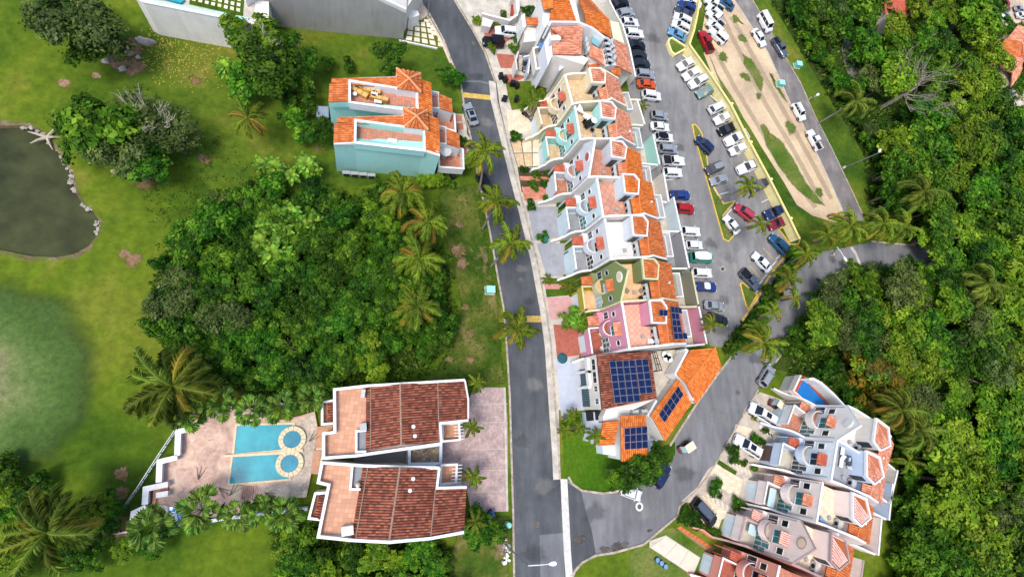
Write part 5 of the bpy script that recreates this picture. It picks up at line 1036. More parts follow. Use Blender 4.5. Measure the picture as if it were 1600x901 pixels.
slab_pave('lawn', [(360, 515), (700, 495), (640, 560), (570, 660), (400, 690), (375, 600)], .03, GRASS, z3)
for q in ([(300, 335), (410, 345), (425, 430), (330, 425)], [(350, 465), (500, 475), (420, 515), (365, 515)], [(215, 165), (320, 170), (400, 240), (330, 290), (250, 300)]): slab_pave('driveway', q, .05, REDF, z3)
slab_pave('driveway', [(80, 0), (360, 0), (370, 90), (210, 85), (170, 150), (120, 110)], .05, CONC, z3)
slab_pave('front_path', [(330, 430), (500, 455), (500, 475), (345, 462)], .06, CONC, z3)
slab_pave('front_yards', [(590, 208), (800, 280), (830, 420), (760, 600), (700, 800), (620, 960), (500, 1010), (330, 940), (100, 890), (200, 800), (262, 695), (330, 640), (385, 540), (445, 425), (520, 270)], .04, mt('warm concrete', plain, 'bfb3a3', .9, 0, .25, .8), y7)
for q in ([(525, 480), (555, 468), (615, 510), (560, 545)], [(330, 628), (448, 705), (430, 738), (322, 655)], [(420, 598), (500, 655), (470, 682), (410, 620)]): slab_pave('lawn', q, .06, GRASS, y7)
slab_pave('driveway', [(310, 655), (485, 757), (455, 878), (245, 742)], .07, BEIGED, y7); slab_pave('driveway', [(250, 185), (325, 190), (565, 345), (490, 400), (460, 480), (330, 430), (240, 300)], .07, BEIGED, x1); slab_pave('driveway', [(440, 410), (545, 440), (520, 520), (420, 480)], .065, BEIGED, y7)
fg = slab_pave('front_lawn', [(-60, 500), (60, 465), (310, 640), (420, 720), (300, 960), (-320, 960), (-320, 700)], .03, STRIPG, x1)
sp = slab_pave('front_steps', [(95, 470), (130, 450), (430, 650), (385, 690)], .04, mt('step bed', plain, '8f7a60'), x1)
for i in range(9): 
    a = i/9; x, y = 105+a*285, 470+a*185; part(MB().prism(PX([(x, y), (x+26, y-16), (x+50, y+1), (x+22, y+22)], .12, x1), 0), 'paving_slab', mt('orange slab', plain, 'c9703e', .85, 0, .15, 2), sp)
dv5 = slab_pave('driveway', [(-30, 545), (5, 540), (305, 730), (240, 885), (-60, 700)], .05, mt('dark joint'), x1) if False else slab_pave('driveway', [(-140, 585), (5, 535), (305, 730), (240, 890), (-140, 640)], .05, CONC, x1)
grid_pave(dv5, 'paving_slab', [(5, 538), (300, 728), (240, 882), (-130, 640)], 3, 1, .1, .1, [mt('cream concrete', plain, 'd6c9b6', .9, 0, .12, 1)], x1)
stp = [(395, 640), (420, 655), (445, 672), (470, 688), (500, 700), (525, 715)]
for i, (x, y) in enumerate(stp): c = y7(x, y, .06); part(MB().box(c, (.5, 1.3, .1), .5), 'paving_slab', mt('cream concrete'), fg)
for i in range(5): c = y7(600+i*18, 435+i*13, .06); part(MB().box(c, (.6, 1.1, .1), .5), 'paving_slab', mt('cream concrete'), fg)
for i in range(6): c = x1(370+i*42, 195+i*26, .06); part(MB().box(c, (.6, 1.1, .1), .5), 'paving_slab', mt('cream concrete'), fg)
# garden wall by the salmon house and the pool block of the bone white house
t = thing('garden_wall', 'low salmon wall stepping down beside the orange slab steps', 'wall', x1(300, 500)); part(MB().wall(PX([(240, 470), (330, 490), (420, 560)], 1.2, x1), -.1, .22), 'wall', SALM, t)
PB = thing('pool_terrace', 'cream raised terrace carrying a wedge shaped blue pool with red edges', 'pool', y8(450, 250))
part(MB().prism(PX([(412, 116), (360, 222), (490, 344), (615, 338), (722, 332), (640, 240), (560, 170), (470, 143)], 3.3, y8), -1), 'wall', OFFW, PB)
part(MB().slab(PX([(430, 138), (385, 238), (490, 335), (610, 326)], 3.36, y8), .05), 'water', POOLB, PB)
part(MB().wall(PX([(428, 128), (378, 238), (488, 342), (618, 334)], 3.5, y8), 3.2, .28, True), 'coping', mt('red pool edging', plain, 'b8503c', .8, 0, .15, 2), PB)
part(MB().wall(PX([(412, 116), (360, 222), (490, 344)], 3.6, y8), 2.5, .22), 'parapet', mt('rose white parapet', stucco, 'e0cfc6'), PB)
part(MB().wall(PX([(470, 143, 5.2), (500, 140, 5.6), (560, 172, 5.8), (640, 245, 5.8), (722, 332, 5.8)], 0, y8), -1, .25), 'back_wall', OFFW, PB); part(MB().wall(PX([(470, 143, 5.26), (500, 140, 5.66), (560, 172, 5.86), (640, 245, 5.86), (722, 332, 5.86)], 0, y8), 5.2, .32), 'coping', TRIM, PB)
tr(PB, 'plant_ledge', [(535, 232), (560, 240), (600, 285), (590, 300)], 3.55, 3.2, mt('brown ledge', plain, '8d7a68'), y8)

# ---------------------------------------------------------------- houses at the north end of the terrace
NB = thing('town_house', 'white town house with a broad flat coral roof at the north end of the terrace', 'house', w4(1000, 480))
tr(NB, 'wall', [(905, 315), (1190, 312), (1225, 400), (1190, 480), (1240, 640), (1350, 690), (1300, 760), (930, 645)], 7.9, -1, GREIGE, w4)
roof(NB, [(930, 640, 8.1), (908, 315, 8.1), (1280, 308, 8.5), (1262, 640, 8.5)], CORAL, COR_B, w4, .3, .5)
pp(NB, [(885, 300), (905, 255), (1230, 258), (1400, 330), (1540, 440)], 9.0, 6, TRIM, w4, .3, name='wall'); 
roof(NB, [(905, 330, 9.0), (1030, 318, 9.3), (1062, 430, 9.3), (1020, 420, 9.0)], CORAL, COR_B, w4); tr(NB, 'dormer', [(905, 420), (1040, 400), (1020, 470), (905, 475)], 8.8, 7.8, WHITE, w4)
tr(NB, 'front_wall', [(830, 500), (860, 450), (905, 320), (930, 640), (870, 775)], 7.4, -1, GREYW, w4)
tr(NB, 'court', [(695, 570), (845, 525), (872, 772), (735, 812)], 2.6, -1, GREIGE, w4); fl(NB, 'court_floor', [(715, 580), (845, 530), (865, 765), (740, 800)], 2.7, CONC, w4); pp(NB, [(845, 525), (700, 570), (738, 812), (872, 772)], 4.2, 2.5, OFFW, w4, .22, cap=TRIM)
tr(NB, 'bay', [(1070, 665), (1195, 690), (1180, 800), (1060, 790), (1000, 840), (1010, 760)], 6.0, -1, GREYW, w4); roof(NB, [(1055, 770, 6.0), (1070, 668, 6.3), (1195, 692, 6.3), (1185, 790, 6.0)], ORANGE, ORG_B, w4)
m = MB()
for x, y in ((325, 735), (392, 750), (402, 680)): c = w5(x, y, 6.6); m.box(c, (.5, .5, .6), .1)
part(m, 'vents', BLACK, NB)
tr(NB, 'wing_wall', [(430, 500), (620, 610), (650, 775), (455, 665)], 8.0, -1, GREIGE, w5); roof(NB, [(455, 660, 8.1), (428, 500, 8.1), (610, 590, 8.6), (640, 770, 8.6)], CORAL, COR_B, w5)
tr(NB, 'rear_block', [(600, 470), (720, 460), (735, 500), (770, 770), (655, 785)], 6.8, -1, WHITE, w5); fl(NB, 'terrace_floor', [(610, 480), (715, 470), (760, 765), (665, 778)], 6.95, WHITEF, w5)
roof(NB, [(958, 868, 5.0), (890, 530, 5.0), (725, 450, 6.6), (768, 770, 6.6)], CORAL, COR_B, w5); tr(NB, 'rear_wall', [(770, 770), (725, 450), (885, 530), (950, 862)], 4.6, -1, GREIGE, w5)
tr(NB, 'lower_wing', [(450, 745), (560, 760), (620, 870), (500, 901), (455, 830)], 7.0, -1, GREIGE, w5); roof(NB, [(500, 901, 7.1), (440, 760, 7.1), (570, 740, 7.6), (600, 860, 7.6)], ORANGE, ORG_B, w5); roof(NB, [(710, 870, 5.8), (700, 800, 5.8), (820, 800, 6.4), (830, 885, 6.4)], ORANGE, ORG_B, w5)
fl(NB, 'skylight', [(495, 405), (565, 450), (560, 550), (490, 500)], 7.9, mt('teal glass roof', glass, '6fa8ae'), w5)
for i in range(9):
    c = w5(630+(i % 2)*55+i*6, 490+i*32, 7.0); acunit(c, random.uniform(-.3, .3)+i % 2, 'white air conditioner crowded onto the narrow roof deck of the coral roofed town house', 'air conditioners on the narrow roof deck')
for i in range(3): acunit(w5(395+i*12, 505+i*55, 7.9), 1.4, ('upper', 'middle', 'lower')[i]+' air conditioner at the east edge of the broad coral roof', 'air conditioners beside the coral roof')
for z_, c0 in ((3.4, (852, 560)), (3.4, (868, 700)), (5.3, (862, 480)), (5.3, (890, 610))):
    o = w4(*c0, z_); window(NB, o+Vector((-.05, 0, 0)), Vector((.1, -1, 0)).normalized(), Vector((-1, -.1, 0)).normalized(), 1.0, 1.4, DARKG, 2, 1)
NAh = thing('town_house', 'white town house with bright orange roofs cut by the top edge', 'house', w4(950, 100))
tr(NAh, 'wall', [(790, -60), (820, 120), (800, 270), (840, 330), (895, 250), (1200, 255), (1260, 300), (1180, -60)], 7.2, -1, WHITE, w4)
roof(NAh, [(825, 118, 7.9), (780, -70, 7.9), (925, -70, 8.7), (938, 95, 8.7)], ORANGEB, ORG_B, w4); roof(NAh, [(890, 245, 7.8), (925, -20, 8.4), (1100, -60, 8.4), (1202, 248, 7.8)], ORANGEB, ORG_B, w4)
roof(NAh, [(715, 445, 6.6), (690, 240, 6.6), (400, 170, 8.4), (410, 290, 8.4)], ORANGEB, ORG_B, w5); roof(NAh, [(690, 240, 6.7), (390, -80, 6.7), (300, -80, 8.4), (398, 172, 8.4)], ORANGEB, ORG_B, w5)
tr(NAh, 'rear_wall', [(310, -60), (395, -60), (680, 235), (705, 440), (680, 450), (410, 285), (390, 180)], 6.2, -1, GREIGE, w5)
fl(NAh, 'carport_roof', [(700, 240), (800, 272), (868, 512), (735, 450)], 4.3, mt('cream sheet roof', plain, 'e2d8b8', .8), w5)
tr(NAh, 'porch', [(560, 300), (840, 330), (830, 470), (580, 500), (600, 420)], 3.6, -1, OFFW, w4); roof(NAh, [(622, 292, 4.2), (612, 205, 4.2), (750, 202, 4.7), (758, 292, 4.7)], ORANGE, ORG_B, w4)
tr(NAh, 'front_wing', [(560, 180), (600, 160), (620, 300), (580, 360)], 4.4, -1, WHITE, w4); pp(NAh, [(595, 160), (580, 320)], 4.8, 3, TRIM, w4, .25)
pp(NAh, [(100, 158), (260, 200), (420, 240), (520, 170)], 1.9, -1, OFFW, w4, .25, cap=TRIM, name='garden_wall'); tr(NAh, 'gate_block', [(105, 200), (235, 245), (195, 320), (100, 300)], 1.6, -1, OFFW, w4)
sr = struct(MB().prism(PX([(430, -40), (540, -40), (530, 180), (430, 215), (425, 180)], .1, w4), -.1), 'stairway', CONC)
for i in range(12): part(MB().prism(PX([(446-i*1.3, i*16-8), (480-i*1.2, i*16-8), (479-i*1.2, i*16+6), (445-i*1.3, i*16+6)], .3, w4), 0), 'step', mt('red step', plain, '9c4438', .85, 0, .2, 2), sr)
tr(NAh, 'retaining_wall', [(430, -40), (540, -40), (540, 120), (515, 180), (500, 100), (490, -10), (440, -10)], 1.6, -.5, OFFW, w4)
# rear boundary of the north houses towards the car park
t = thing('rear_boundary_wall', 'tall off white wall between the north houses and the upper car park row', 'wall', w5(850, 350)); part(MB().wall(PX([(680, -20), (780, 180), (850, 300), (930, 560), (1000, 901)], 2.6, w5), -.5, .25), 'wall', OFFW, t); part(MB().wall(PX([(680, -20), (780, 180), (850, 300), (930, 560), (1000, 901)], 2.66, w5), 2.6, .32), 'coping', TRIM, t)
slab_pave('rear_lane', [(395, -40), (680, -40), (850, 310), (1000, 901), (960, 880), (700, 240), (560, 130), (450, 40)], .05, CONC, w5)
t = thing('stair_block', 'white open stair with a parked shape beside the coral roofed town house', 'stairs', w4(560, 730)); pp(t, [(525, 605), (495, 700), (510, 820)], 2.4, -.5, OFFW, w4, .22, name='wall')
m = MB()
for i in range(9): p0, p1 = PX([(532, 655+i*19), (572, 660+i*19)], 2.0-.2*i, w4); m.wall([p0, p1], -.3, .35)
part(m, 'steps', CONC, t); pp(t, [(590, 665), (665, 650), (640, 860)], 2.2, -.5, GREYW, w4, .25, name='wall')

# rear yard tree pots etc handled with the plants; far houses beyond the forest
FARM = [(CREAM, CORAL), (PEACH, ORANGE), (OFFW, REDT)]
for lab, x, y, w_, d_, h_, i in (('small red roofed house standing among the trees at the top', 1397, 15, 6, 5.5, 4, 2), ('orange roofed house at the top edge beside the red roofed one', 1381, -2, 6, 5, 4, 1), ('coral roofed villa by the right edge beside the far car court', 1594, 66, 8, 5.5, 4, 0), ('cream villa with a coral roof, nearest the forest edge at far right', 1574, 86, 7.5, 5, 4, 1), ('cream house with a coral hip at the right edge below the far villas', 1576, 110, 6.5, 5, 4, 0), ('pale house end showing at the right edge beside the forest path', 1602, 94, 8, 6, 4, 2), ('small coral kiosk roof showing through the far tree line', 1520, 20, 4, 4, 3, 0)):
    c = K(x, y, h_); c.z = 0; h = thing('far_house', lab, 'house', c, 'houses beyond the forest'); wm, rm = FARM[i]
    cs, sn = math.cos(.75), math.sin(.75)
    def PP(a, b_, z): return c+Vector((a*cs-b_*sn, a*sn+b_*cs, z))
    part(MB().prism([PP(a*w_/2, b_*d_/2, h_) for a, b_ in ((-1, -1), (1, -1), (1, 1), (-1, 1))], -1), 'wall', wm, h)
    q1 = [PP(-w_/2-.4, -d_/2-.4, h_), PP(w_/2+.4, -d_/2-.4, h_), PP(w_/2+.4, 0, h_+1.8), PP(-w_/2-.4, 0, h_+1.8)]; q2 = [PP(w_/2+.4, d_/2+.4, h_), PP(-w_/2-.4, d_/2+.4, h_), PP(-w_/2-.4, 0, h_+1.8), PP(w_/2+.4, 0, h_+1.8)]
    for q in (q1, q2):
        r = part(MB().slab(q, .2), 'roof', COR_B, h); part(MB().tiles(q, .5, .8), 'roof_tiles', rm, r, kind='stuff')
    part(MB().prism([PP(w_/2+a, b_, h_-2) for a, b_ in ((0, -1.8), (2.2, -1.8), (2.2, 1.8), (0, 1.8))], -1), 'porch', CREAM, h)
    for a in (-.25, .25): window(h, PP(a*w_, -d_/2-.02, 1.2), Vector((cs, sn, 0)), Vector((sn, -cs, 0)), 1.2, 1.3, DARKG, 2, 1)
sheet('far_court', [(1528, -10), (1620, -10), (1640, 180), (1590, 190), (1575, 150), (1556, 110), (1545, 60)], .03, mt('cream court paving', ground, [(.3, 'b3a48c'), (.5, 'cfc1a9'), (.7, 'ddd2bf')], .1, 1.5))
sheet('far_path', [(1566, 128), (1574, 124), (1590, 150), (1602, 168), (1602, 178), (1590, 172)], .036, CONC)

# ---------------------------------------------------------------- street furniture and loose things
def lamp(name, label, base, top, z, head, arm_mat=STEEL, hm=TRIM):
    b_ = K(*base); tp = K(*top, z); hd = K(*head, z+.15); t = thing(name, label, 'street lamp', b_)
    part(MB().disc(b_, .28, .5, 10, 'Z', .2), 'base', CONC, t); part(MB().tube([b_, tp], .11, .07, 8), 'pole', STEEL, t)
    part(MB().tube([tp, tp.lerp(hd, .5)+UPV*.12, hd], .06, .05, 6), 'arm', arm_mat, t)
    d = (hd-tp); d.z = 0; d.normalize(); n_ = Vector((-d.y, d.x, 0)); m = MB()
    m.prism([hd+d*a+n_*b2+UPV*.1 for a, b2 in ((-.35, -.12), (.1, -.26), (.5, -.2), (.62, 0), (.5, .2), (.1, .26), (-.35, .12))], hd.z-.05); part(m, 'lamp_head', hm, t)
    return t
lamp('street_lamp', 'street lamp leaning over the foot of the main street from the rubble heap', (787, 848), (825.5, 883), 9.6, (862, 880), TRIM)
lamp('street_lamp', 'street lamp reaching over the verge at the forest edge', (1318, 262), (1371, 240), 7.2, (1374, 236))
lamp('street_lamp', 'white pole lamp beside the squared pavers at the top of the street', (668.6, 28), (672, -14), 6.2, (684, -20), TRIM)
lamp('street_lamp', 'small white headed lamp halfway along the outer road verge', (1265, 155), (1273, 151), 2.2, (1277, 148.5))
lamp('street_lamp', 'lamp with a white arm by the bend at the end of the side street', (1300, 398), (1308, 386), 3.4, (1320, 404), TRIM)
BINM = (MB().prism([Vector((a, b_, 1.0)) for a, b_ in ((-.29, -.35), (.29, -.35), (.29, .35), (-.29, .35))], .05).mesh('bin_body', None), MB().box((0, 0, 1.04), (.64, .78, .08)).box((0, .42, 1.0), (.5, .06, .06)).mesh('bin_lid', None), MB().tube([(-.27, .36, .12), (.27, .36, .12)], .12, n=10).mesh('bin_wheels', BLACK))
for q in BINM[:2]: q.materials.append(BLACK)
def wbin(x, y, f, mat, lab, rz=0, g=None):
    t = thing('wheelie_bin', lab, 'bin', f(x, y, .1), g, rz)
    for nm, me in zip(('body', 'lid', 'wheels'), BINM):
        o = link(nm, me, t)
        if mat and nm != 'wheels': o.material_slots[0].link = 'OBJECT'; o.material_slots[0].material = mat
BLUEP = mt('blue plastic', plain, '24406e', .5, 0, .15); TEALP = mt('teal plastic', plain, '1f6d63', .5, 0, .15)
for x, y, l in ((325, 490, 'black bin at the kerb, uppermost by the small lawn'), (352, 512, 'black bin at the kerb below the uppermost one'), (350, 630, 'black bin on the pavement just above the beige driveway'), (400, 535, 'dark bin standing in the grass of the small lawn'), (425, 548, 'dark bin in the small lawn beside its twin'), (422, 630, 'dark bin beside the hedge of the small lawn')): wbin(x, y, z3, None, l, random.uniform(0, 3), 'bins by the small lawn')
wbin(28, 285, x6, BLUEP, 'blue bin at the lower corner of the pink driveway', .3); wbin(300, 705, y1, TEALP, 'teal bin in the hedge end between the grey driveways', .1); wbin(510, 520, z6, TEALP, 'teal bin in front of the turquoise garage', .2) if False else None
wbin(918, 835, x5, None, 'black bin at the foot of the turquoise side wall', .5) if False else wbin(975, 845, x5, None, 'black bin at the foot of the turquoise side wall', .5)
def ubox(x, y, f, lab, s=1.0):
    c = f(x, y, .03); t = thing('utility_box', lab, 'utility box', c); mm = mt('mint utility paint', plain, '6fc4b4', .6, 0, .12)
    part(MB().box(c+UPV*.06, (1.5*s, 1.3*s, .12), .05), 'plinth', CONC, t); part(MB().box(c+UPV*.55, (1.25*s, 1.0*s, .9), .05), 'cabinet', mm, t); part(MB().box(c+UPV*1.03, (1.32*s, 1.08*s, .08), .05), 'lid', mt('pale mint lid', plain, '9adbd0', .6), t)
    part(MB().box(c+Vector((-.66*s, 0, .55)), (.03, .5*s, .6), .05), 'door', mm, t)
ubox(508, 745, q5, 'mint green utility cabinet in the dry roadside lawn'); ubox(1176, 416, z4, 'mint green utility cabinet on the outer verge'); ubox(1067, 533, z4, 'pale mint utility cabinet between sandy strip and outer road')
c = x6(152, 365, .03); t = thing('mint_tank', 'mint green upright tank by the kerb below the pink driveway', 'tank', c); part(MB().disc(c, .36, 1.1, 16).disc(c+UPV*1.1, .36, .12, 16, 'Z', .2), 'body', mt('pale mint lid'), t); part(MB().disc(c+UPV*1.2, .12, .08, 10), 'cap', mt('mint utility paint'), t)
for i, (x, y) in enumerate(((1248, 628), (1278, 650), (1308, 675))):
    c = x6(x, y, .03); t = thing('blue_drum', ('blue drum lid nearest the street in the row of three on the corner lawn', 'blue drum lid in the middle of the row of three on the corner lawn', 'blue drum lid nearest the salmon house in the row of three')[i], 'drum', c); part(MB().disc(c, .36, .4, 18), 'body', BLUEP, t); part(MB().disc(c+UPV*.4, .33, .04, 18), 'lid', mt('faded blue', plain, '6f93b8', .6, 0, .15), t)
for i in range(26):
    c = x6(random.uniform(110, 170), random.uniform(470, 650), .05)
    if i == 0: rub = thing('rubble_heap', 'heap of broken concrete and pipe at the kerb below the mint tank', 'rubble', c)
    part(MB().box(c+UPV*random.uniform(0, .2), (random.uniform(.15, .5), random.uniform(.12, .35), random.uniform(.1, .3)), random.uniform(0, 3), random.uniform(-.5, .5)), 'rubble_piece', random.choice([mt('broken stone'), TRIM, mt('sand paver', plain, 'd8cbb4'), GREYF]), rub)
part(MB().tube([x6(150, 580, .2), x6(145, 660, .25)], .12, n=8), 'pipe', TRIM, rub); part(MB().disc(x6(130, 652, .2), .25, .2, 12), 'pipe_end', TRIM, rub)
for i, (x, y, s_, l) in enumerate(((228, 66, 1.6, 'long pale boulder at the edge of the top left lawn'), (198, 82, 1.5, 'sandy boulder in the bare patch near the long pale one'), (192, 108, .9, 'flat pale stone below the sandy boulder'), (216, 90, .6, 'small rounded stone between the boulders'), (166, 96, .9, 'grey stone at the foot of the top left tree'), (178, 268, .6, 'small stone on the bare strip by the spreading tree'))):
    c = K(x, y, 0); m = MB(); ph = random.uniform(0, 6); n_ = 9; vs = []
    for j, (zz, rr) in enumerate(((0, 1), (.35, .95), (.6, .55))):
        for k_ in range(n_): a = 2*math.pi*k_/n_; r = s_*rr*.5*(1+.25*math.sin(3*a+ph+j)); vs.append(c+Vector((r*math.cos(a)*(1.6 if i == 0 else 1.1), r*math.sin(a)*(.7 if i == 0 else 1), zz*s_*.6)))
    fs = [(j*n_+k_, j*n_+(k_+1) % n_, (j+1)*n_+(k_+1) % n_, (j+1)*n_+k_) for j in range(2) for k_ in range(n_)]+[tuple(range(2*n_, 3*n_))]
    solo(m.add(vs, fs), 'boulder', mt('lilac grey rock', plain, 'aba39a', .95, 0, .25, 2) if i != 1 else mt('sand rock', plain, 'a8937c', .95, 0, .25, 2), l, 'boulder', tuple(c), None, True)
sr_ = MB(); 
for i in range(70):
    k_ = random.choice([2, 3, 4, 5, 6, 7, 9, 11]); a = Vector((*pond[k_], 0)); b_ = Vector((*pond[k_+1], 0)); p = a.lerp(b_, random.random()); c = K(p.x+random.uniform(-5, 3), p.y+random.uniform(-2, 4), -.1); sr_.box(c, (random.uniform(.15, .45),)*2+(random.uniform(.1, .3),), random.uniform(0, 3), random.uniform(-.4, .4))
o = part(sr_, 'shore_stones', mt('pale shore stone', plain, 'a59e93', .9, 0, .3, 3)); o['kind'] = 'stuff'
c = K(75, 216, .1); m = MB()
for a, l in ((2.9, 2.2), (3.7, 1.9), (1.1, 2.4), (.2, 1.4), (5.2, 1.7)): m.tube([c+UPV*.2, c+Vector((math.cos(a)*l*.5, math.sin(a)*l*.5, .3)), c+Vector((math.cos(a)*l, math.sin(a)*l, .05))], .22, .05, 6)
solo(m, 'driftwood', mt('bleached wood', plain, 'b8aa96', .9, 0, .2, 3), 'forked bleached driftwood on the pond bank', 'driftwood', tuple(c))
# terrace furniture
def H_(k): return U[k][1]
def sofa(c, rz, L_, lab, wood=WOOD):
    t = thing('sofa', lab, 'sofa', c, None, rz); link('frame', MB().box((0, 0, .18), (L_, .8, .36)).box((0, .36, .5), (L_, .1, .6)).box((-L_/2, 0, .35), (.1, .8, .55)).box((L_/2, 0, .35), (.1, .8, .55)).mesh('sofa_frame', wood), t)
    n_ = max(1, round(L_/.7)); cu = mt('sand cushion', plain, 'd8b06a', .9, 0, .1)
    for i in range(n_): link('cushion', MB().box((-L_/2+L_*(i+.5)/n_, -.03, .43), (L_/n_*.9, .65, .14)).mesh('cushion', cu), t)
def table(c, lab, w_=1.0, d_=.7, h_=.6, mat=TRIM, rz=0, rnd=False):
    t = thing('table', lab, 'table', c, None, rz); link('top', (MB().disc((0, 0, h_), w_/2, .05, 18) if rnd else MB().box((0, 0, h_), (w_, d_, .05))).mesh('table_top', mat), t)
    for a, b_ in ((-1, -1), (1, -1), (1, 1), (-1, 1)): link('leg', MB().box((a*w_*.33, b_*d_*.33, h_/2), (.06, .06, h_)).mesh('table_leg', mat), t)
def chair(c, rz, lab, mat, g=None):
    t = thing('patio_chair', lab, 'chair', c, g, rz); link('seat', MB().box((0, 0, .42), (.55, .55, .07)).mesh('seat', mat), t); link('backrest', MB().box((0, .26, .72), (.55, .07, .6)).mesh('backrest', mat), t)
    for a, b_ in ((-1, -1), (1, -1), (1, 1), (-1, 1)): link('leg', MB().box((a*.23, b_*.23, .2), (.05, .05, .4)).mesh('leg', mat), t)
sofa(x5(325, 250, 7.32), -.45, 2.4, 'honey wood corner sofa at the west end of the peach terrace'); sofa(x5(402, 236, 7.32), -.05, 2.6, 'long honey wood bench against the north parapet of the peach terrace'); sofa(x5(460, 298, 7.32), 3.05, 2.4, 'honey wood bench nearest the middle of the peach terrace')
table(x5(428, 266, 7.32), 'round white coffee table among the honey wood seats', .9, .9, .45, TRIM, 0, True); table(x5(452, 322, 7.32), 'white side table by the south parapet of the peach terrace', 1.0, .5, .5); table(x5(290, 270, 7.32), 'small white round table at the west end of the peach terrace', .6, .6, .5, TRIM, 0, True); table(x5(552, 600, 7.32), 'white box table alone on the bare turquoise terrace', 1.2, .6, .6)
def pot(c, lab, r=.28, s=.7, mat=None, g=None):
    t = thing('potted_plant', lab, 'potted plant', c, g); part(MB().disc(c, r*.75, .45, 12, 'Z', r), 'pot', mat or TERRA, t); m = MB()
    for i in range(46):
        a = random.uniform(0, 6.3); e_ = random.uniform(.2, 1.3); d = Vector((math.cos(a)*math.cos(e_), math.sin(a)*math.cos(e_), math.sin(e_))); p = c+UPV*.5+d*s*random.uniform(.3, 1); w_ = d.cross(UPV).normalized()*.09
        m.poly([p-w_-d*.12, p+w_-d*.12, p+d*.18])
    part(m, 'foliage', mt('pot foliage', leafmat, ['1d3a0e', '3d6a1c', '6f9a35'], .2), t)
pot(x5(320, 212, 7.35), 'leafy pot in the north west corner of the peach terrace'); pot(y2(86, 132, 9.02), 'small pot in the left corner of the pale blue terrace', .2, .5); pot(y2(225, 135, 9.02), 'plant in a white pot by the tower of the pale blue terrace', .25, .5, TRIM); pot(y5(1018, 138, .1), 'big red clay pot in the rear yard of the pink house', .75, .7, REDF); pot(y7(540, 375, .1), 'dark pot by the white suv driveway', .3, .6) 
t = thing('tarpaulin', 'crumpled white tarpaulin stretched over the turquoise roof terrace', 'tarpaulin', z7(190, 150, 10)); m = MB(); q = PX([(155, 70, 10.6), (178, 110, 10.3), (190, 150, 10.0), (240, 170, 9.7), (292, 190, 9.9), (262, 205, 9.5), (232, 232, 9.3), (212, 222, 9.6), (185, 190, 9.9), (195, 165, 9.8), (150, 150, 10.0), (122, 130, 10.4)], 0, z7)
ce = sum(q, Vector())/len(q)-UPV*.15; m.v = [tuple(p) for p in q]+[tuple(ce)]; m.f = [(i, (i+1) % 12, 12) for i in range(12)]; part(m, 'cloth', mt('white canvas', plain, 'eae8e4', .9, 0, .06), t)
m = MB()
for p in (q[0], q[4], q[6]): m.tube([Vector((p.x, p.y, 9)), p], .04, n=6)
part(m, 'poles', STEEL, t)
table(z7(225, 280, 9.02), 'low dark table on the turquoise roof terrace', 1.5, 1.1, .7, BLACK, .6); chair(z7(205, 300, 9.02), 1.0, 'dark chair to the left of the low dark table', BLACK, 'dark chairs on the turquoise terrace'); chair(z7(262, 330, 9.02), 2.6, 'dark chair below the low dark table', BLACK, 'dark chairs on the turquoise terrace'); chair(z7(190, 265, 9.02), .4, 'dark chair nearest the facade parapet on the turquoise terrace', BLACK, 'dark chairs on the turquoise terrace')
def parasol(c, lab, r, mat, open_=True, rz=0):
    t = thing('parasol', lab, 'parasol', c); part(MB().disc(c, .3, .1, 12), 'base', CONC, t); part(MB().tube([c, c+UPV*2.3], .04, n=6), 'pole', STEEL, t); m = MB(); n_ = 8
    rim = [c+Vector((r*math.cos(2*math.pi*i/n_+rz), r*math.sin(2*math.pi*i/n_+rz), 1.9)) for i in range(n_)]; ap = c+UPV*2.4
    for i in range(n_): m.poly([rim[i], rim[(i+1) % n_], ap])
    part(m, 'canopy', mat, t)
parasol(z7(243, 290, 9.02), 'white folded parasol above the low dark table', .55, TRIM); parasol(w4(762, 630, 2.75), 'blue parasol in the walled court of the coral roofed house', .75, mt('blue canvas', plain, '4a7ba8', .9, 0, .1)); parasol(x5(915, 700, 2.05), 'square white parasol in the lowest court of the duplex', .9, TRIM)
table(w4(795, 750, 2.75), 'white round table in the walled court of the coral roofed house', 1.0, 1.0, .7, TRIM, 0, True); table(y3(1108, 516, 9.02), 'blue topped round table in the corner of the peach roof terrace', .7, .7, .6, mt('pale blue top', plain, 'a9c4de'), 0, True); chair(y3(1075, 518, 9.02), .6, 'black chair beside the blue topped table', BLACK)
for i, (x, y) in enumerate(((955, 445), (1090, 445))): struct(MB().box(y3(x, y, 9.015), (.75, .75, .012), .85), 'floor_inlay', mt('grey inlay', plain, '8f7a68', .8, 0, .2, 4))
chair(y5(385, 85, 2.62), .8, 'white chair at the top of the pink house court', TRIM, 'white chairs in the pink house court'); chair(y5(392, 180, 2.62), 2.4, 'white chair at the bottom of the pink house court', TRIM, 'white chairs in the pink house court'); table(y5(405, 110, 2.62), 'grey round table in the court of the pink house', .9, .9, .7, STEEL, 0, True)
chair(z6(655, 95, 2.62), .4, 'grey chair at the left of the cream house court', GREYM, 'chairs in the cream house court'); chair(z6(690, 105, 2.62), .4, 'grey chair at the right of the cream house court', GREYM, 'chairs in the cream house court')
def lounger(c, rz, lab, mat):
    t = thing('sun_lounger', lab, 'sun lounger', c, None, rz); link('seat', MB().box((0, 0, .35), (1.3, .65, .08)).mesh('seat', mat), t); link('backrest', MB().box((.85, 0, .52), (.7, .65, .08), 0, -.5).mesh('backrest', mat), t)
    for a in (-.55, .55): link('leg', MB().box((a, 0, .17), (.06, .6, .34)).mesh('leg', STEEL), t)
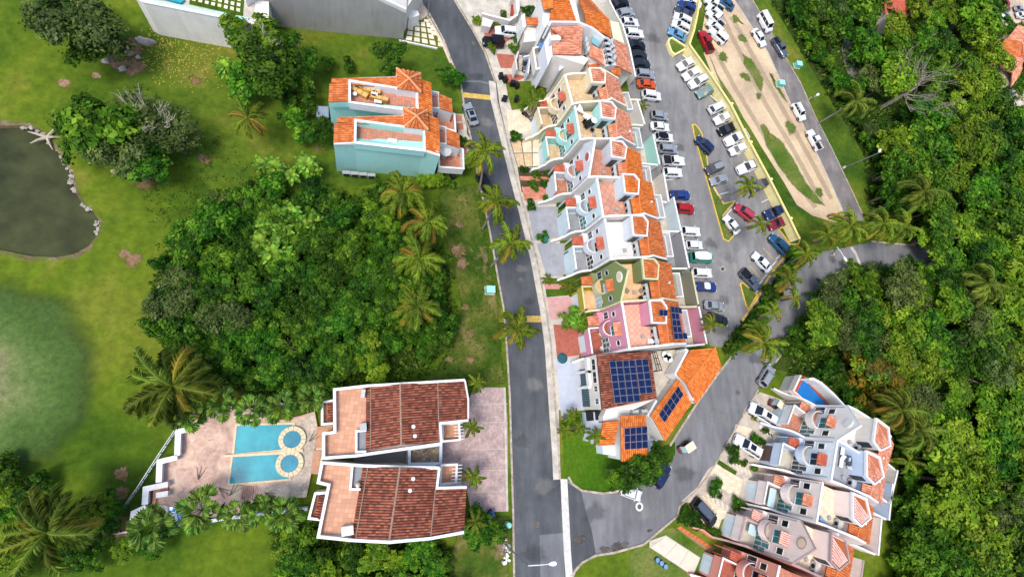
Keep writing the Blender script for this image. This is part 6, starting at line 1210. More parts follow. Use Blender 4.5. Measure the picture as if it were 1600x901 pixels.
lounger(y5(705, 133, 9.02), 0, 'white sun lounger at the foot of the pink patterned terrace', TRIM); lounger(x2(575, 410, 9.02), -.9, 'blue sun lounger on the terrace of the shell pink house', mt('blue sling', plain, '7f9fc4')); lounger(x2(645, 480, 9.02), -.5, 'white sun lounger beside the blue one', TRIM); lounger(v1(560, 625, 9.02), 1.2, 'white sun lounger at the north end of the powder blue terrace', TRIM); lounger(v1(548, 735, 9.02), 1.2, 'white sun lounger at the south end of the powder blue terrace', TRIM)
table(v1(610, 715, 9.02), 'dark glass table with white chairs on the powder blue terrace', 1.2, 1.2, .7, mt('slate table', plain, '3c4a5a'), .5); 
for i, (x, y) in enumerate(((650, 700), (615, 770), (585, 690))): chair(v1(x, y, 9.02), i*2.1, ('white chair to the right of the dark glass table', 'white chair below the dark glass table', 'white chair to the left of the dark glass table')[i], TRIM, 'white chairs round the dark glass table')
solo(MB().disc(y5(155, 237, .06), .85, .25, 12, 'Z', .5), 'folded_tarpaulin', mt('dark teal sheet', plain, '2a5a63', .8, 0, .2, 3), 'folded dark teal sheet at the corner of the red driveway', 'tarpaulin', tuple(y5(155, 237)))
# ---------------------------------------------------------------- vehicles
def lerp(a, b_, t): return a+(b_-a)*t
SPEC = {  # length, width, height, belt, [windscreen base, roof front, roof rear, rear glass base], hood height, tail height
 'sedan': (4.7, 1.82, 1.45, .92, (.22, .06, -.22, -.38), .84, .95),
 'hatch': (4.1, 1.75, 1.5, .95, (.24, .08, -.34, -.47), .88, .97),
 'suv': (4.7, 1.9, 1.72, 1.08, (.24, .09, -.39, -.485), .98, 1.06),
 'minivan': (5.1, 1.98, 1.78, 1.05, (.34, .15, -.42, -.49), .92, 1.05),
 'van': (5.2, 1.98, 2.1, 1.15, (.36, .25, -.48, -.495), 1.05, 1.2),
 'jeep': (4.3, 1.88, 1.82, 1.12, (.12, .08, -.46, -.49), 1.08, 1.1),
 'pickup': (5.5, 1.95, 1.8, 1.1, (.2, .1, -.1, -.15), 1.02, 1.08)}
TYRE = mt('tyre rubber', plain, '17171a', .9, 0, .15); RIM = mt('alloy rim', plain, '8f9498', .35, .8, .1); LAMPW = mt('headlamp lens', glass, 'd5dbe0', .1); LAMPR = mt('tail lamp lens', glass, '8d1414', .2); CARG = mt('car glass', glass, '0c1116', .06)
DUMMY = mt('car paint', paint, 'aaaaaa')
def hull(L, W, st, n=4):
    """lofted body shell; st = (x fraction, half width fraction, bottom, top)"""
    m = MB(); ring = []
    for x, hw, zb, zt in st:
        y = W/2*hw; X = x*L
        ring.append([(X, -y*.9, zb), (X, -y, zb+.14), (X, -y*1.0, lerp(zb, zt, .55)), (X, -y*.97, zt-.1), (X, -y*.86, zt), (X, 0, zt+.02), (X, y*.86, zt), (X, y*.97, zt-.1), (X, y*1.0, lerp(zb, zt, .55)), (X, y, zb+.14), (X, y*.9, zb)])
    k = len(ring[0])
    for r in ring: m.v += r
    for i in range(len(ring)-1):
        for j in range(k): m.f.append((i*k+j, i*k+(j+1) % k, (i+1)*k+(j+1) % k, (i+1)*k+j))
    m.f.append(tuple(range(k))); m.f.append(tuple(range((len(ring)-1)*k, len(ring)*k))[::-1]); return m
CARP = {}
def carparts(kind):
    if kind in CARP: return CARP[kind]
    L, W, Hh, bz, (wb, rf, rr, rb), hz, tz = SPEC[kind]; P = []
    fr = .5; pk = kind == 'pickup'; boxy_ = kind in ('jeep', 'van')
    f0 = .9 if boxy_ else .72
    st = [(-.5, f0+.05, .38, tz-.2), (-.49, .9, .3, tz-.05), (-.44, .97, .25, tz), (rb, 1, .22, bz), (0, 1, .2, bz), (wb, 1, .22, bz-.02), (wb+.08, .985, .23, lerp(bz, hz, .55)), (.4, .95, .25, hz), (.465, .88 if not boxy_ else .95, .28, hz-.1), (.492, f0+.02, .34, hz-.26), (.5, f0-.12, .4, hz-.36)]
    if pk: st[1:4] = [(-.495, .97, .3, .78), (-.44, 1, .25, .78), (rb-.012, 1, .24, .78), (rb-.005, 1, .22, bz)]
    P.append(('body', hull(L, W, st).mesh(kind+'_body', DUMMY, False), 'paint', None))
    # cabin: painted shell, glass set 8 mm proud of it
    yb, yr = W/2*.87, W/2*.7
    if boxy_: yr = W/2*.8
    zr = Hh-.05; xs = [wb*L, rf*L, rr*L, rb*L]
    def cab(e=0):
        return [(xs[0], -yb-e, bz-.06), (xs[1], -yr-e, zr), (xs[2], -yr-e, zr), (xs[3], -yb-e, bz-.06), (xs[0], yb+e, bz-.06), (xs[1], yr+e, zr), (xs[2], yr+e, zr), (xs[3], yb+e, bz-.06)]
    c = cab(); m = MB(); m.v = c; m.f = [(0, 3, 2, 1), (4, 5, 6, 7), (0, 1, 5, 4), (2, 3, 7, 6), (1, 2, 6, 5)]
    P.append(('cabin', m.mesh(kind+'_cabin', DUMMY), 'paint', None))
    V = [Vector(q) for q in c]
    def pane(a, b_, c_, d, i=.1, j=.12, off=.012):
        n_ = (b_-a).cross(d-a).normalized(); ce = (a+b_+c_+d)/4
        if n_.dot(ce-Vector((0, 0, bz))) < 0: n_ = -n_
        def Q(u, v): return (a*(1-u)+b_*u)*(1-v)+(d*(1-u)+c_*u)*v+n_*off
        return [Q(i, j), Q(1-i, j), Q(1-i, 1-j), Q(i, 1-j)]
    P.append(('windscreen', MB().poly(pane(V[0], V[4], V[5], V[1], .05, .08)).mesh(kind+'_ws', CARG), None, None)); P.append(('rear_window', MB().poly(pane(V[3], V[7], V[6], V[2], .08, .12)).mesh(kind+'_rw', CARG), None, None))
    for s_, o in ((-1, 0), (1, 4)):
        m = MB(); a, b_, c_, d = V[o+3], V[o], V[o+1], V[o+2]
        cuts = (.04, .48, .96) if not (kind in ('suv', 'minivan', 'van', 'hatch')) else (.03, .34, .64, .97)
        for u0, u1 in zip(cuts[:-1], cuts[1:]):
            def Q(u, v): return (a*(1-u)+b_*u)*(1-v)+(d*(1-u)+c_*u)*v+Vector((0, s_*.014, 0))
            m.poly([Q(u0+.015, .22), Q(u1-.015, .22), Q(u1-.015, .9), Q(u0+.015, .9)])
        P.append(('side_window', m.mesh(kind+'_sw', CARG), None, None))
    # roof panel with a slight crown
    m = MB(); nx, ny = 4, 4
    for i in range(nx+1):
        for j in range(ny+1):
            u, v = i/nx, j/ny; m.v.append((lerp(xs[1]+.06, xs[2]-.06, u), lerp(-yr-.015, yr+.015, v), zr+.055*(1-(2*v-1)**2)*(1-.5*(2*u-1)**2)-.02*(abs(2*u-1) > .9)))
    for i in range(nx):
        for j in range(ny): b0 = i*(ny+1)+j; m.f.append((b0, b0+ny+1, b0+ny+2, b0+1))
    P.append(('roof', m.mesh(kind+'_roof', DUMMY, True), 'roof', None))
    if kind in ('suv', 'minivan'):
        for s_ in (-1, 1): P.append(('roof_rail', MB().tube([(xs[1]-.1, s_*yr*.92, zr+.06), (xs[2]+.1, s_*yr*.92, zr+.06)], .03, n=5).mesh(kind+'_rail', BLACK), None, None))
    for x in (.31, -.3):
        for s_ in (-1, 1):
            y = s_*(W/2-.1)
            P.append(('wheel', MB().disc((x*L, y-.11 if s_ > 0 else y-.11, .34), .345, .235, 16, 'Y').mesh('wheel', TYRE), None, MB().disc((x*L, y+s_*.118-(.0 if s_ > 0 else .012), .34), .2, .012, 12, 'Y').mesh('rim', RIM)))
            m = MB(); yy = s_*(W/2+.004); n_ = 10
            m.v = [(x*L+.43*math.cos(math.pi*i/n_), yy, .33+.43*math.sin(math.pi*i/n_)) for i in range(n_+1)]; m.f = [tuple(range(n_+1))]
            P.append(('wheel_arch', m.mesh('arch', BLACK), None, None))
    for s_ in (-1, 1):
        P.append(('headlight', MB().box((.468*L, s_*W*.34, hz-.19), (.2, .36, .13)).mesh('hl', LAMPW), None, None)); P.append(('taillight', MB().box((-.485*L, s_*W*.39, tz-.18 if not pk else .82), (.14, .22, .22)).mesh('tl', LAMPR), None, None))
        P.append(('mirror', MB().box((wb*L-.25, s_*(W/2+.06), bz+.05), (.13, .22, .14)).mesh('mir', DUMMY), 'paint', None))
    P.append(('grille', MB().box((.497*L, 0, hz-.3), (.04, W*.42, .16)).mesh('gr', BLACK), None, None)); P.append(('front_bumper', MB().box((.487*L, 0, .38), (.1, W*.8, .14)).mesh('fb', BLACK), None, None))
    P.append(('rear_bumper', MB().box((-.495*L, 0, .42), (.1, W*.84, .16)).mesh('rbm', BLACK), None, None))
    if pk:
        x0, x1_ = -.495*L, (rb-.005)*L; m = MB()
        for s_ in (-1, 1): m.box(((x0+x1_)/2, s_*(W/2-.06), .95), (x1_-x0, .1, .36))
        P.append(('bed_side', m.mesh('bedside', DUMMY), 'paint', None)); P.append(('tailgate', MB().box((x0+.04, 0, .95), (.08, W-.2, .36)).mesh('gate', DUMMY), 'paint', None))
        P.append(('bed_floor', MB().box(((x0+x1_)/2+.03, 0, .8), (x1_-x0-.12, W-.24, .03)).mesh('bedfloor', BLACK), 'bed', None))
    if kind == 'jeep': P.append(('spare_wheel', MB().disc((-.5*L-.2, 0, 1.0), .36, .2, 14, 'X').mesh('spare', TYRE), None, None))
    if kind == 'sedan' or kind == 'suv': P.append(('plate', MB().box((-.5*L-.01, 0, .62), (.02, .5, .14)).mesh('plate', TRIM), None, None))
    CARP[kind] = P; return P
PAINT = dict(white='dcdfe0', silver='9fa4a8', grey='4a4f56', dark='23272e', black='0f1113', blue='20397a', skyblue='5f94b8', red='a11a24', orange='c4501c', green='73908a', teal='1b9a86', maroon='7a1f33', rose='b0394a', steel='2e5d80', navy='1c2c52', gunmetal='5b6676')
CARN = {'sedan': ('sedan', 'car'), 'hatch': ('hatchback', 'car'), 'suv': ('suv', 'suv'), 'minivan': ('minivan', 'van'), 'van': ('van', 'van'), 'jeep': ('off_roader', 'suv'), 'pickup': ('pickup_truck', 'pickup')}
def car(kind, col, a, b_, label, group=None, z=.03, roof=None, bed=None, sunroof=False, slen=None):
    """a = tail pixel, b_ = nose pixel, both at about bonnet height"""
    A, B = K(*a, .8), K(*b_, .8); c = (A+B)/2; c.z = z; d = B-A; L = SPEC[kind][0]
    t = thing(CARN[kind][0], label, CARN[kind][1], c, group, math.atan2(d.y, d.x)); s_ = max(.84, min(1.16, d.length/L)); t.scale = (s_, (1+s_)/2, (1+s_)/2)
    pm = mt('car paint '+col, paint, PAINT[col], .3 if col in ('silver', 'grey', 'gunmetal', 'steel') else 0)
    for nm, me, sl_, sub in carparts(kind):
        o = link(nm, me, t)
        if sl_:
            q = pm
            if sl_ == 'roof' and roof: q = mt('car paint '+roof, paint, PAINT[roof])
            if sl_ == 'bed': q = mt('car paint '+bed, paint, PAINT[bed]) if bed else BLACK
            o.material_slots[0].link = 'OBJECT'; o.material_slots[0].material = q
        if sub is not None: link('rim', sub, o)
    if sunroof:
        Hh = SPEC[kind][2]; link('sunroof', MB().box((-.06*L, 0, Hh+.012), (.9, .8, .02)).mesh('sunroof', CARG), t)
    if kind == 'pickup' and bed:
        rb = SPEC[kind][4][3]; link('bed_cover', MB().box(((-.495+rb)/2*L, 0, 1.14), ((rb+.495)*L-.1, 1.8, .04)).mesh('cover', BLACK), t)
    return t
def hd(cx_, cy_, half, ang):   # centre, half length in photo pixels, angle (0 = right, 90 = down)
    a = R(ang); return (cx_-half*math.cos(a), cy_-half*math.sin(a)), (cx_+half*math.cos(a), cy_+half*math.sin(a))
GA = 'cars parked nose out along the terrace side of the car park'
LA = [('sedan', 'black', 970, 4, 13, -10, 'black sedan at the very top of the terrace side row'), ('hatch', 'silver', 977, 20, 13, -10, 'silver grey hatchback second from the top of the terrace side row'), ('suv', 'white', 984, 35.5, 14, 2, 'white suv with dark sunroof, upper of two white ones by the off white wall'), ('suv', 'white', 991, 52.5, 15, 4, 'white suv, lower of two white ones by the off white wall'),
 ('sedan', 'black', 995, 70, 14, 4, 'black sedan just below the two white suvs'), ('sedan', 'dark', 997.5, 85, 14, 3, 'charcoal sedan between black sedan and its darker twin'), ('sedan', 'dark', 1002.5, 99, 14.5, 6, 'charcoal sedan just above the silver suv'), ('suv', 'silver', 1008, 116, 14, 6, 'silver suv just above the orange sedan'), ('sedan', 'orange', 1011, 131, 14, 6, 'bright orange sedan in the terrace side row'), ('suv', 'white', 1018.5, 149, 15, 8, 'white suv just below the orange sedan'),
 ('hatch', 'silver', 1031, 180, 11, 8, 'silver hatchback half hidden behind the cream yard wall'), ('sedan', 'white', 1032, 197.5, 11, 6, 'white sedan just below the half hidden silver hatchback'), ('suv', 'white', 1037.5, 215, 14, 4, 'white suv with a black glass roof beside the turquoise yard wall'), ('suv', 'silver', 1044, 232.5, 14, 4, 'silver suv between black roofed white suv and white pickup'), ('pickup', 'white', 1053, 251, 16, 4, 'white pickup with dark bed cover in the terrace side row'), ('suv', 'white', 1051.5, 269.5, 12, 2, 'white suv just below the white pickup with bed cover'),
 ('sedan', 'blue', 1064, 304, 13, 2, 'royal blue sedan alone beside the pale blue yard wall'), ('suv', 'red', 1070, 325.5, 13.5, 6, 'dark red suv just below the royal blue sedan'), ('suv', 'white', 1079.5, 361.5, 13, 3, 'white suv just above a white hatchback beside the grey yard wall'), ('hatch', 'white', 1085.5, 382.5, 11.5, 2, 'white hatchback just above the teal van'), ('van', 'teal', 1096.5, 402, 16, 2, 'teal van with a white roof'), ('suv', 'white', 1097.5, 426, 12, 2, 'white suv just below the teal van'), ('sedan', 'blue', 1105, 447.5, 11, 4, 'royal blue sedan just below the teal van and white suv'), ('sedan', 'silver', 1117, 477, 13, 6, 'pale silver sedan near the foot of the terrace side row'), ('sedan', 'dark', 1123, 498, 10, 20, 'dark sedan last in the terrace side row beside the pink yard')]
for k_, co_, x, y, hl, an, lab in LA:
    car(k_, co_, *hd(x, y, hl, an), lab, GA, roof='black' if 'black glass' in lab else 'white' if 'teal van' in lab else None, bed='black' if k_ == 'pickup' else None, sunroof='sunroof' in lab)
GB = 'cars packed along the yellow wall at the top of the car park'
for k_, co_, x, y, hl, an, lab in [('sedan', 'white', 1083, 2, 14, 208, 'white sedan at the top edge next to the yellow wall'), ('suv', 'blue', 1073, 11, 15, 208, 'dark blue suv in the tight row by the yellow wall'), ('sedan', 'grey', 1068, 20, 15, 208, 'dark grey sedan squeezed between blue and white suvs'), ('suv', 'white', 1066.5, 30, 15, 208, 'white suv, upper of two white ones in the tight row'), ('suv', 'white', 1063.5, 41.5, 15, 208, 'white suv, lower of two white ones in the tight row'), ('sedan', 'skyblue', 1058.5, 53.5, 14.5, 208, 'sky blue sedan beside the yellow triangular planter')]: car(k_, co_, *hd(x, y, hl, an), lab, GB)
GC = 'cars parked on the sandy strip beyond the yellow wall'
for k_, co_, x, y, hl, an, lab in [('pickup', 'white', 1116, 7, 15, 216, 'white pickup at the top edge of the sandy strip'), ('suv', 'white', 1116, 19, 15, 222, 'white suv below the topmost pickup on sand'), ('pickup', 'white', 1118, 29, 15, 226, 'white pickup between two white suvs on sand'), ('suv', 'white', 1117, 43, 14, 222, 'white suv above the square white off roader on sand'), ('jeep', 'white', 1121, 55, 16, 222, 'square white off roader beside the red pickup'), ('pickup', 'red', 1103.5, 64.5, 18.5, 246, 'red pickup on the verge behind the yellow wall'), ('sedan', 'steel', 1135, 4, 12, 215, 'blue car at the top edge between sandy strip and outer road')]: car(k_, co_, *hd(x, y, hl, an), lab, GC)
GD = 'cars parked against the yellow boundary wall'
for k_, co_, x, y, hl, an, lab in [('sedan', 'white', 1072.5, 99.5, 14, 153, 'white sedan topmost along the yellow boundary wall'), ('sedan', 'white', 1081, 115, 14, 153, 'white sedan second along the yellow boundary wall'), ('suv', 'white', 1090.5, 127.5, 14, 153, 'white suv with dark roof rails third along the yellow wall'), ('sedan', 'green', 1102.5, 142, 14, 153, 'grey green sedan fourth along the yellow wall'), ('suv', 'white', 1121, 167.5, 13.5, -27, 'white suv with a dark windscreen below the empty bay'), ('sedan', 'white', 1130, 184, 14, 155, 'white sedan just above the black pickup'), ('pickup', 'black', 1137.5, 201, 14.5, 157, 'black pickup along the yellow wall'), ('pickup', 'white', 1150, 216, 18, 157, 'white pickup with an open bed just below the black one'), ('hatch', 'white', 1153, 233, 13, 157, 'small white hatchback just below the open bed pickup'), ('pickup', 'white', 1169.5, 260, 18, 157, 'white pickup with a covered bed between empty bays'), ('suv', 'grey', 1189, 288, 14, 157, 'dark grey suv under the upper leaning palm'), ('jeep', 'navy', 1208.5, 332, 14, 157, 'navy off roader with a turquoise tail near the end of the wall'), ('pickup', 'maroon', 1216, 348.5, 14, 157, 'maroon pickup beside the last grass island')]:
    o = car(k_, co_, *hd(x, y, hl, an), lab, GD, bed='white' if 'covered' in lab else None)
    if 'turquoise' in lab: link('tail_panel', MB().box((-1.75, 0, 1.14), (.75, 1.7, .06)).mesh('tail', mt('turquoise panel', plain, '2aa5b5', .5)), o)
GE = 'cars around the planted island of the car park'
for k_, co_, x, y, hl, an, lab in [('suv', 'navy', 1100.5, 226, 14, 225, 'black blue suv at the upper tip of the planted island'), ('suv', 'grey', 1116, 262.5, 13, 157, 'dark grey suv with silver roof beside the planted island'), ('sedan', 'silver', 1123.5, 280.5, 13.5, 165, 'silver sedan with a pale roof below the dark grey suv'), ('suv', 'rose', 1162.5, 331, 17, 218, 'rose red suv parked aslant in the middle of the car park'), ('sedan', 'white', 1143.7, 350, 17, 232, 'white sedan across the tip of the planted island'), ('suv', 'steel', 1216.5, 381, 18, 228, 'steel blue suv in the lower corner of the car park'), ('sedan', 'white', 1190.5, 409, 18.5, 227, 'white sedan between the yellow bay lines'), ('pickup', 'gunmetal', 1172.5, 437, 20, 48, 'gunmetal pickup beside the lower yellow edged island')]: car(k_, co_, *hd(x, y, hl, an), lab, GE, roof='silver' if 'silver roof' in lab else None, bed='grey' if k_ == 'pickup' else None)
GF = 'vehicles on the outer road'
for k_, co_, x, y, hl, an, lab in [('van', 'white', 1196, 35.5, 15.5, 62, 'white panel van on the verge side of the outer road'), ('sedan', 'white', 1187, 58.5, 16, 58, 'white sedan on the outer road left of the panel van'), ('pickup', 'gunmetal', 1219, 73.5, 15, 58, 'slate grey pickup on the edge of the outer road verge'), ('suv', 'white', 1249, 174.5, 15.5, 62, 'white suv on the outer road above the work pickup'), ('pickup', 'white', 1273, 218.5, 18, 242, 'white work pickup with an open dark bed on the outer road')]: car(k_, co_, *hd(x, y, hl, an), lab, GF)
car('sedan', 'silver', (742, 194.5), (729, 160.5), 'silver sedan with a sunroof parked below the upper speed bump', sunroof=True)
car('suv', 'white', (807, 51), (774, 47), 'white suv in the red paved drive at the top of the terrace'); car('jeep', 'black', *hd(770.5, 65, 13, 185), 'black boxy off roader in the red paved drive'); car('sedan', 'black', *hd(759, 287, 15, 60), 'black car half hidden under the street palms'); car('hatch', 'gunmetal', *hd(821, 97, 13, 75), 'grey car in the open carport beside the white stair')
car('suv', 'silver', *hd(1198, 587, 17, 302), 'silver suv parked where the side street bends by the pool terrace'); car('minivan', 'white', *hd(1192, 647, 24, 212), 'white minivan in the upper drive below the pool terrace', sunroof=True); car('suv', 'white', *hd(1168, 696.5, 23.5, 213), 'white suv with a sunroof in the powder blue house drive', sunroof=True); car('minivan', 'dark', *hd(1101.5, 800, 24, 47), 'black minivan with a silvery roof in the blush house drive', roof='gunmetal')
car('hatch', 'white', *hd(987, 770, 16, 20), 'white car mostly under the dense corner tree'); car('suv', 'navy', *hd(1034, 742, 13, 300), 'dark blue car at the right of the dense corner tree')
for i, (co_, x, y, an) in enumerate((('white', 1558, 22, 30), ('white', 1566, 28, 30), ('silver', 1572, 22, 30), ('white', 1543, 24, 20), ('red', 1573, 6, 60), ('silver', 1594, 14, 10), ('white', 1597, 24, 10))): car('sedan', co_, *hd(x, y, 6.5, an), ('white car left of its twin in the far court', 'white car below its twin in the far court', 'silver car right of the white pair in the far court', 'white car by the dark tree of the far court', 'red car at the top of the far court', 'silver car at the right edge of the far court', 'white car at the right edge of the far court')[i], 'cars in the far court')
def golfcart(c, rz, label):
    t = thing('golf_cart', label, 'golf cart', c, None, rz); wm = mt('cart body', plain, '6b3a3c', .5)
    link('body', MB().prism([Vector((a, b_, .62)) for a, b_ in ((-1.1, -.55), (.9, -.55), (1.15, -.4), (1.15, .4), (.9, .55), (-1.1, .55))], .28).mesh('cart_body', wm), t); link('roof', MB().prism([Vector((a, b_, 1.9)) for a, b_ in ((-1.1, -.62), (.55, -.62), (.62, -.5), (.62, .5), (.55, .62), (-1.1, .62))], 1.82).mesh('cart_roof', mt('cart roof', plain, 'e2d2b4', .6, 0, .06)), t)
    link('seat', MB().box((-.35, 0, .75), (.6, 1.0, .16)).box((-.68, 0, 1.0), (.12, 1.0, .5)).mesh('cart_seat', BLACK), t); link('windscreen', MB().box((.62, 0, 1.2), (.03, 1.0, 1.1), 0, -.2).mesh('cart_ws', PALEG), t)
    for a, b_ in ((-1, -1), (1, -1), (1, 1), (-1, 1)): link('roof_post', MB().tube([(a*.55-.35, b_*.55, .6), (a*.7-.3, b_*.55, 1.84)], .03, n=6).mesh('cart_post', BLACK), t); link('wheel', MB().disc((a*.75, b_*.5-.09, .24), .24, .18, 12, 'Y').mesh('cart_wheel', TYRE), t)
P_ = K(1066, 698, .03); golfcart(P_, R(208), 'cream roofed golf cart at the verge of the side street'); golfcart(y7(668, 290, .08), R(140), 'white roofed golf cart beside the white minivan')
def motorbike(c, rz, label, group=None):
    t = thing('motorbike', label, 'motorbike', c, group, rz); link('frame', MB().box((0, 0, .55), (1.1, .22, .3)).mesh('mb_frame', mt('car paint grey', paint, PAINT['grey'])), t); link('seat', MB().box((-.3, 0, .78), (.7, .28, .1)).mesh('mb_seat', BLACK), t); link('tank', MB().prism([Vector((a, b_, .95)) for a, b_ in ((0, -.15), (.45, -.12), (.45, .12), (0, .15))], .7).mesh('mb_tank', mt('car paint silver', paint, PAINT['silver'])), t)
    link('handlebar', MB().tube([(.5, -.38, 1.05), (.55, 0, .98), (.5, .38, 1.05)], .03, n=6).mesh('mb_bar', STEEL), t)
    for x in (.72, -.72): link('wheel', MB().disc((x, -.06, .31), .31, .12, 16, 'Y').mesh('mb_wheel', TYRE), t)
motorbike(z6(515, 222, .06), -.7, 'motorbike at the head of the beige tiled driveway'); motorbike(z6(495, 200, .06), -.5, 'second motorbike left of the first on the beige tiled driveway')
# ---------------------------------------------------------------- vegetation
LEAF = {
 'mid': leafmat('broad leaf mid green', ['1d3c12', '345d16', '53801f', '84a03a'], tone=True),
 'dark': leafmat('broad leaf dark green', ['122c09', '264a10', '3f6a18', '688c34'], tone=True),
 'yellow': leafmat('broad leaf yellow green', ['38581a', '587c1e', '7a982a', 'a2b046'], tone=True),
 'olive': leafmat('olive grey leaf', ['34422a', '4d5f34', '6a784a', '8f966c'], tone=True),
 'lime': leafmat('big lime leaf', ['42681e', '5c8428', '7aa03c', '9cbc5c']),
 'rust': leafmat('rusty flowering leaf', ['4a5a1c', '7a6a24', '9a6a34', '5f7428'], tone=True),
 'palm': leafmat('palm leaf', ['40581c', '5f7828', '869638', 'b0b054'], .25), 'palmdry': leafmat('yellowing palm leaf', ['6a6a28', '8f8036', 'ae9446', '84763a'], .2), 'fan': leafmat('fan palm leaf', ['28421a', '3d5c22', '5a7c30', '84a050'], .2), 'palmdark': leafmat('heavy palm leaf', ['3a4f1e', '586c28', '7c873c', 'a0a258'], .2)}
rnd = random.Random(11)
def crown_mesh(name, seed, clumps, per, ls, mat, rx=1.0, rz_=.75, cr=.34, hollow=.35):
    tones = []; me = _crown(name, seed, clumps, per, ls, mat, rx, rz_, cr, tones)
    at = me.attributes.new('tone', 'FLOAT', 'FACE'); at.data.foreach_set('value', tones); return me
def _crown(name, seed, clumps, per, ls, mat, rx, rz_, cr, tones):
    """unit crown (radius about 1) of leaf clumps: lobes with gaps between them"""
    r = random.Random(seed); m = MB(); lobes = []
    nl = r.randint(7, 11); rx = r.uniform(.85, 1.2)
    for _ in range(nl): a = r.uniform(0, 6.3); d = r.uniform(.1, .85); lobes.append((d*math.cos(a), d*math.sin(a), r.uniform(-.25, .45)-.3*d*d, r.uniform(.22, .5)))
    for _ in range(clumps):
        lx, ly, lz, lr = r.choice(lobes)
        while True:
            v = Vector((r.gauss(0, 1), r.gauss(0, 1), r.gauss(.25, 1)))
            if v.length > .1: break
        v.normalize()
        if v.z < -.35: v.z *= -.5
        c = Vector((lx, ly, lz))+v*lr*r.uniform(.72, 1.08); c.x *= rx; c.z *= rz_
        k = cr*r.uniform(.3, .85); tn = r.random(); ls2 = ls*r.uniform(.7, 1.25)
        for _ in range(per):
            w_ = Vector((r.gauss(0, 1), r.gauss(0, 1), r.gauss(.35, .8))).normalized(); p = c+w_*k*r.uniform(.25, 1)*Vector((1, 1, .7)).length/1.5
            nrm = (w_*.6+v*.5+Vector((r.uniform(-.5, .5), r.uniform(-.5, .5), r.uniform(.1, .9)))).normalized()
            t1_ = nrm.orthogonal().normalized(); t1_ = Matrix.Rotation(r.uniform(0, 6.3), 3, nrm) @ t1_; t2_ = nrm.cross(t1_); s_ = ls2*r.uniform(.6, 1.3); tones.append(tn)
            m.add([p-t1_*s_*.5, p+t2_*s_*.28-nrm*.02, p+t1_*s_*.55-nrm*s_*.12, p-t2_*s_*.28], [(0, 1, 2, 3)])
    return m.mesh(name, mat)
def trunk_mesh(name, seed, limbs=5, spread=.55):
    r = random.Random(seed); m = MB(); m.tube([(0, 0, -1.15), (.02, 0, -.6), (0, .03, -.15)], .075, .05, 7)
    for i in range(limbs):
        a = 6.3*i/limbs+r.uniform(-.4, .4); d = r.uniform(.4, 1)*spread; m.tube([(0, .02, -.3+r.uniform(-.1, .1)), (d*.45*math.cos(a), d*.45*math.sin(a), -.05), (d*math.cos(a), d*math.sin(a), .3)], .04, .012, 5)
    return m.mesh(name, BARK)
CROWN = {}
for i, (k_, n_, cl, pe, ls) in enumerate((('mid', 4, 95, 46, .15), ('dark', 4, 95, 46, .14), ('yellow', 4, 85, 46, .15), ('olive', 2, 110, 40, .09), ('lime', 2, 34, 20, .42), ('rust', 2, 70, 40, .12))):
    CROWN[k_] = [crown_mesh('crown_'+k_, 100*i+j, cl, pe, ls, LEAF[k_]) for j in range(n_)]
TRUNK = [trunk_mesh('trunk', 50+j) for j in range(4)]
TN = [0]
def tree(px, py, r, z, kind, label, group=None, name='broadleaf_tree', sq=None, cat='tree'):
    """crown centred on the pixel at height z, radius r metres; trunk to the ground"""
    p = K(px, py, z); t = thing(name, label, cat, (p.x, p.y, 0), group, rnd.uniform(0, 6.3))
    o = link('crown', rnd.choice(CROWN[kind]), t, (0, 0, z)); s_ = r; o.scale = (s_*rnd.uniform(.9, 1.1), s_*rnd.uniform(.9, 1.1), (sq or s_*rnd.uniform(.75, 1.0)))
    tr_ = link('trunk', rnd.choice(TRUNK), t, (0, 0, z)); tr_.scale = (r, r, max(.3, z/1.12)); TN[0] += 1
    return t
# --- palms
def frond_mesh(name, seed, L, pitch, droop, nl=20, lw=.075, ll=.85, mat=None, hang=.35):
    r = random.Random(seed); m = MB(); pts = []; p = Vector((0, 0, 0)); a = pitch; n = 12; sw = 0; sg = r.choice((-1, 1))*2
    for i in range(n+1):
        pts.append(p.copy()); st_ = L/n; sw += r.uniform(-.012, .03)*sg; p = p+Vector((math.cos(a)*st_, sw*st_, math.sin(a)*st_)); a -= droop/n*(1+.9*i/n)
    m.tube(pts, .035, .01, 4)
    for i in range(nl):
        f = .14+.86*i/nl; q = f*n; j = min(n-1, int(q)); c = pts[j].lerp(pts[j+1], q-j); d = (pts[j+1]-pts[j]).normalized(); sd_ = d.cross(UPV)
        sd_ = sd_.normalized() if sd_.length > .05 else Vector((0, 1, 0)); l = ll*(math.sin(math.pi*(.16+.8*f))**.7)*r.uniform(.85, 1.1)
        for s_ in (-1, 1):
            tip = c+sd_*s_*l*.66+d*l*.72-UPV*l*hang*r.uniform(.7, 2.0); mid = c+(tip-c)*.5+UPV*l*.13; w_ = d*lw
            m.add([c-w_*.5, c+w_*.5, mid+w_*.7, tip, mid-w_*.7], [(0, 1, 2, 3, 4)])
    return m.mesh(name, mat)
FR = {}
for k_, mat_, L, nl, lw, ll in (('palm', 'palm', 1.0, 36, .03, .19), ('palmdry', 'palmdry', 1.0, 32, .028, .18), ('palmdark', 'palmdark', 1.0, 46, .022, .22)):
    FR[k_] = [frond_mesh('frond', 10+i, L, R(pt), R(dr), nl, lw, ll, LEAF[mat_]) for i, (pt, dr) in enumerate(((74, 85), (54, 105), (38, 110), (20, 95), (-5, 70), (46, 120)))]
def scale_tube(me): return me
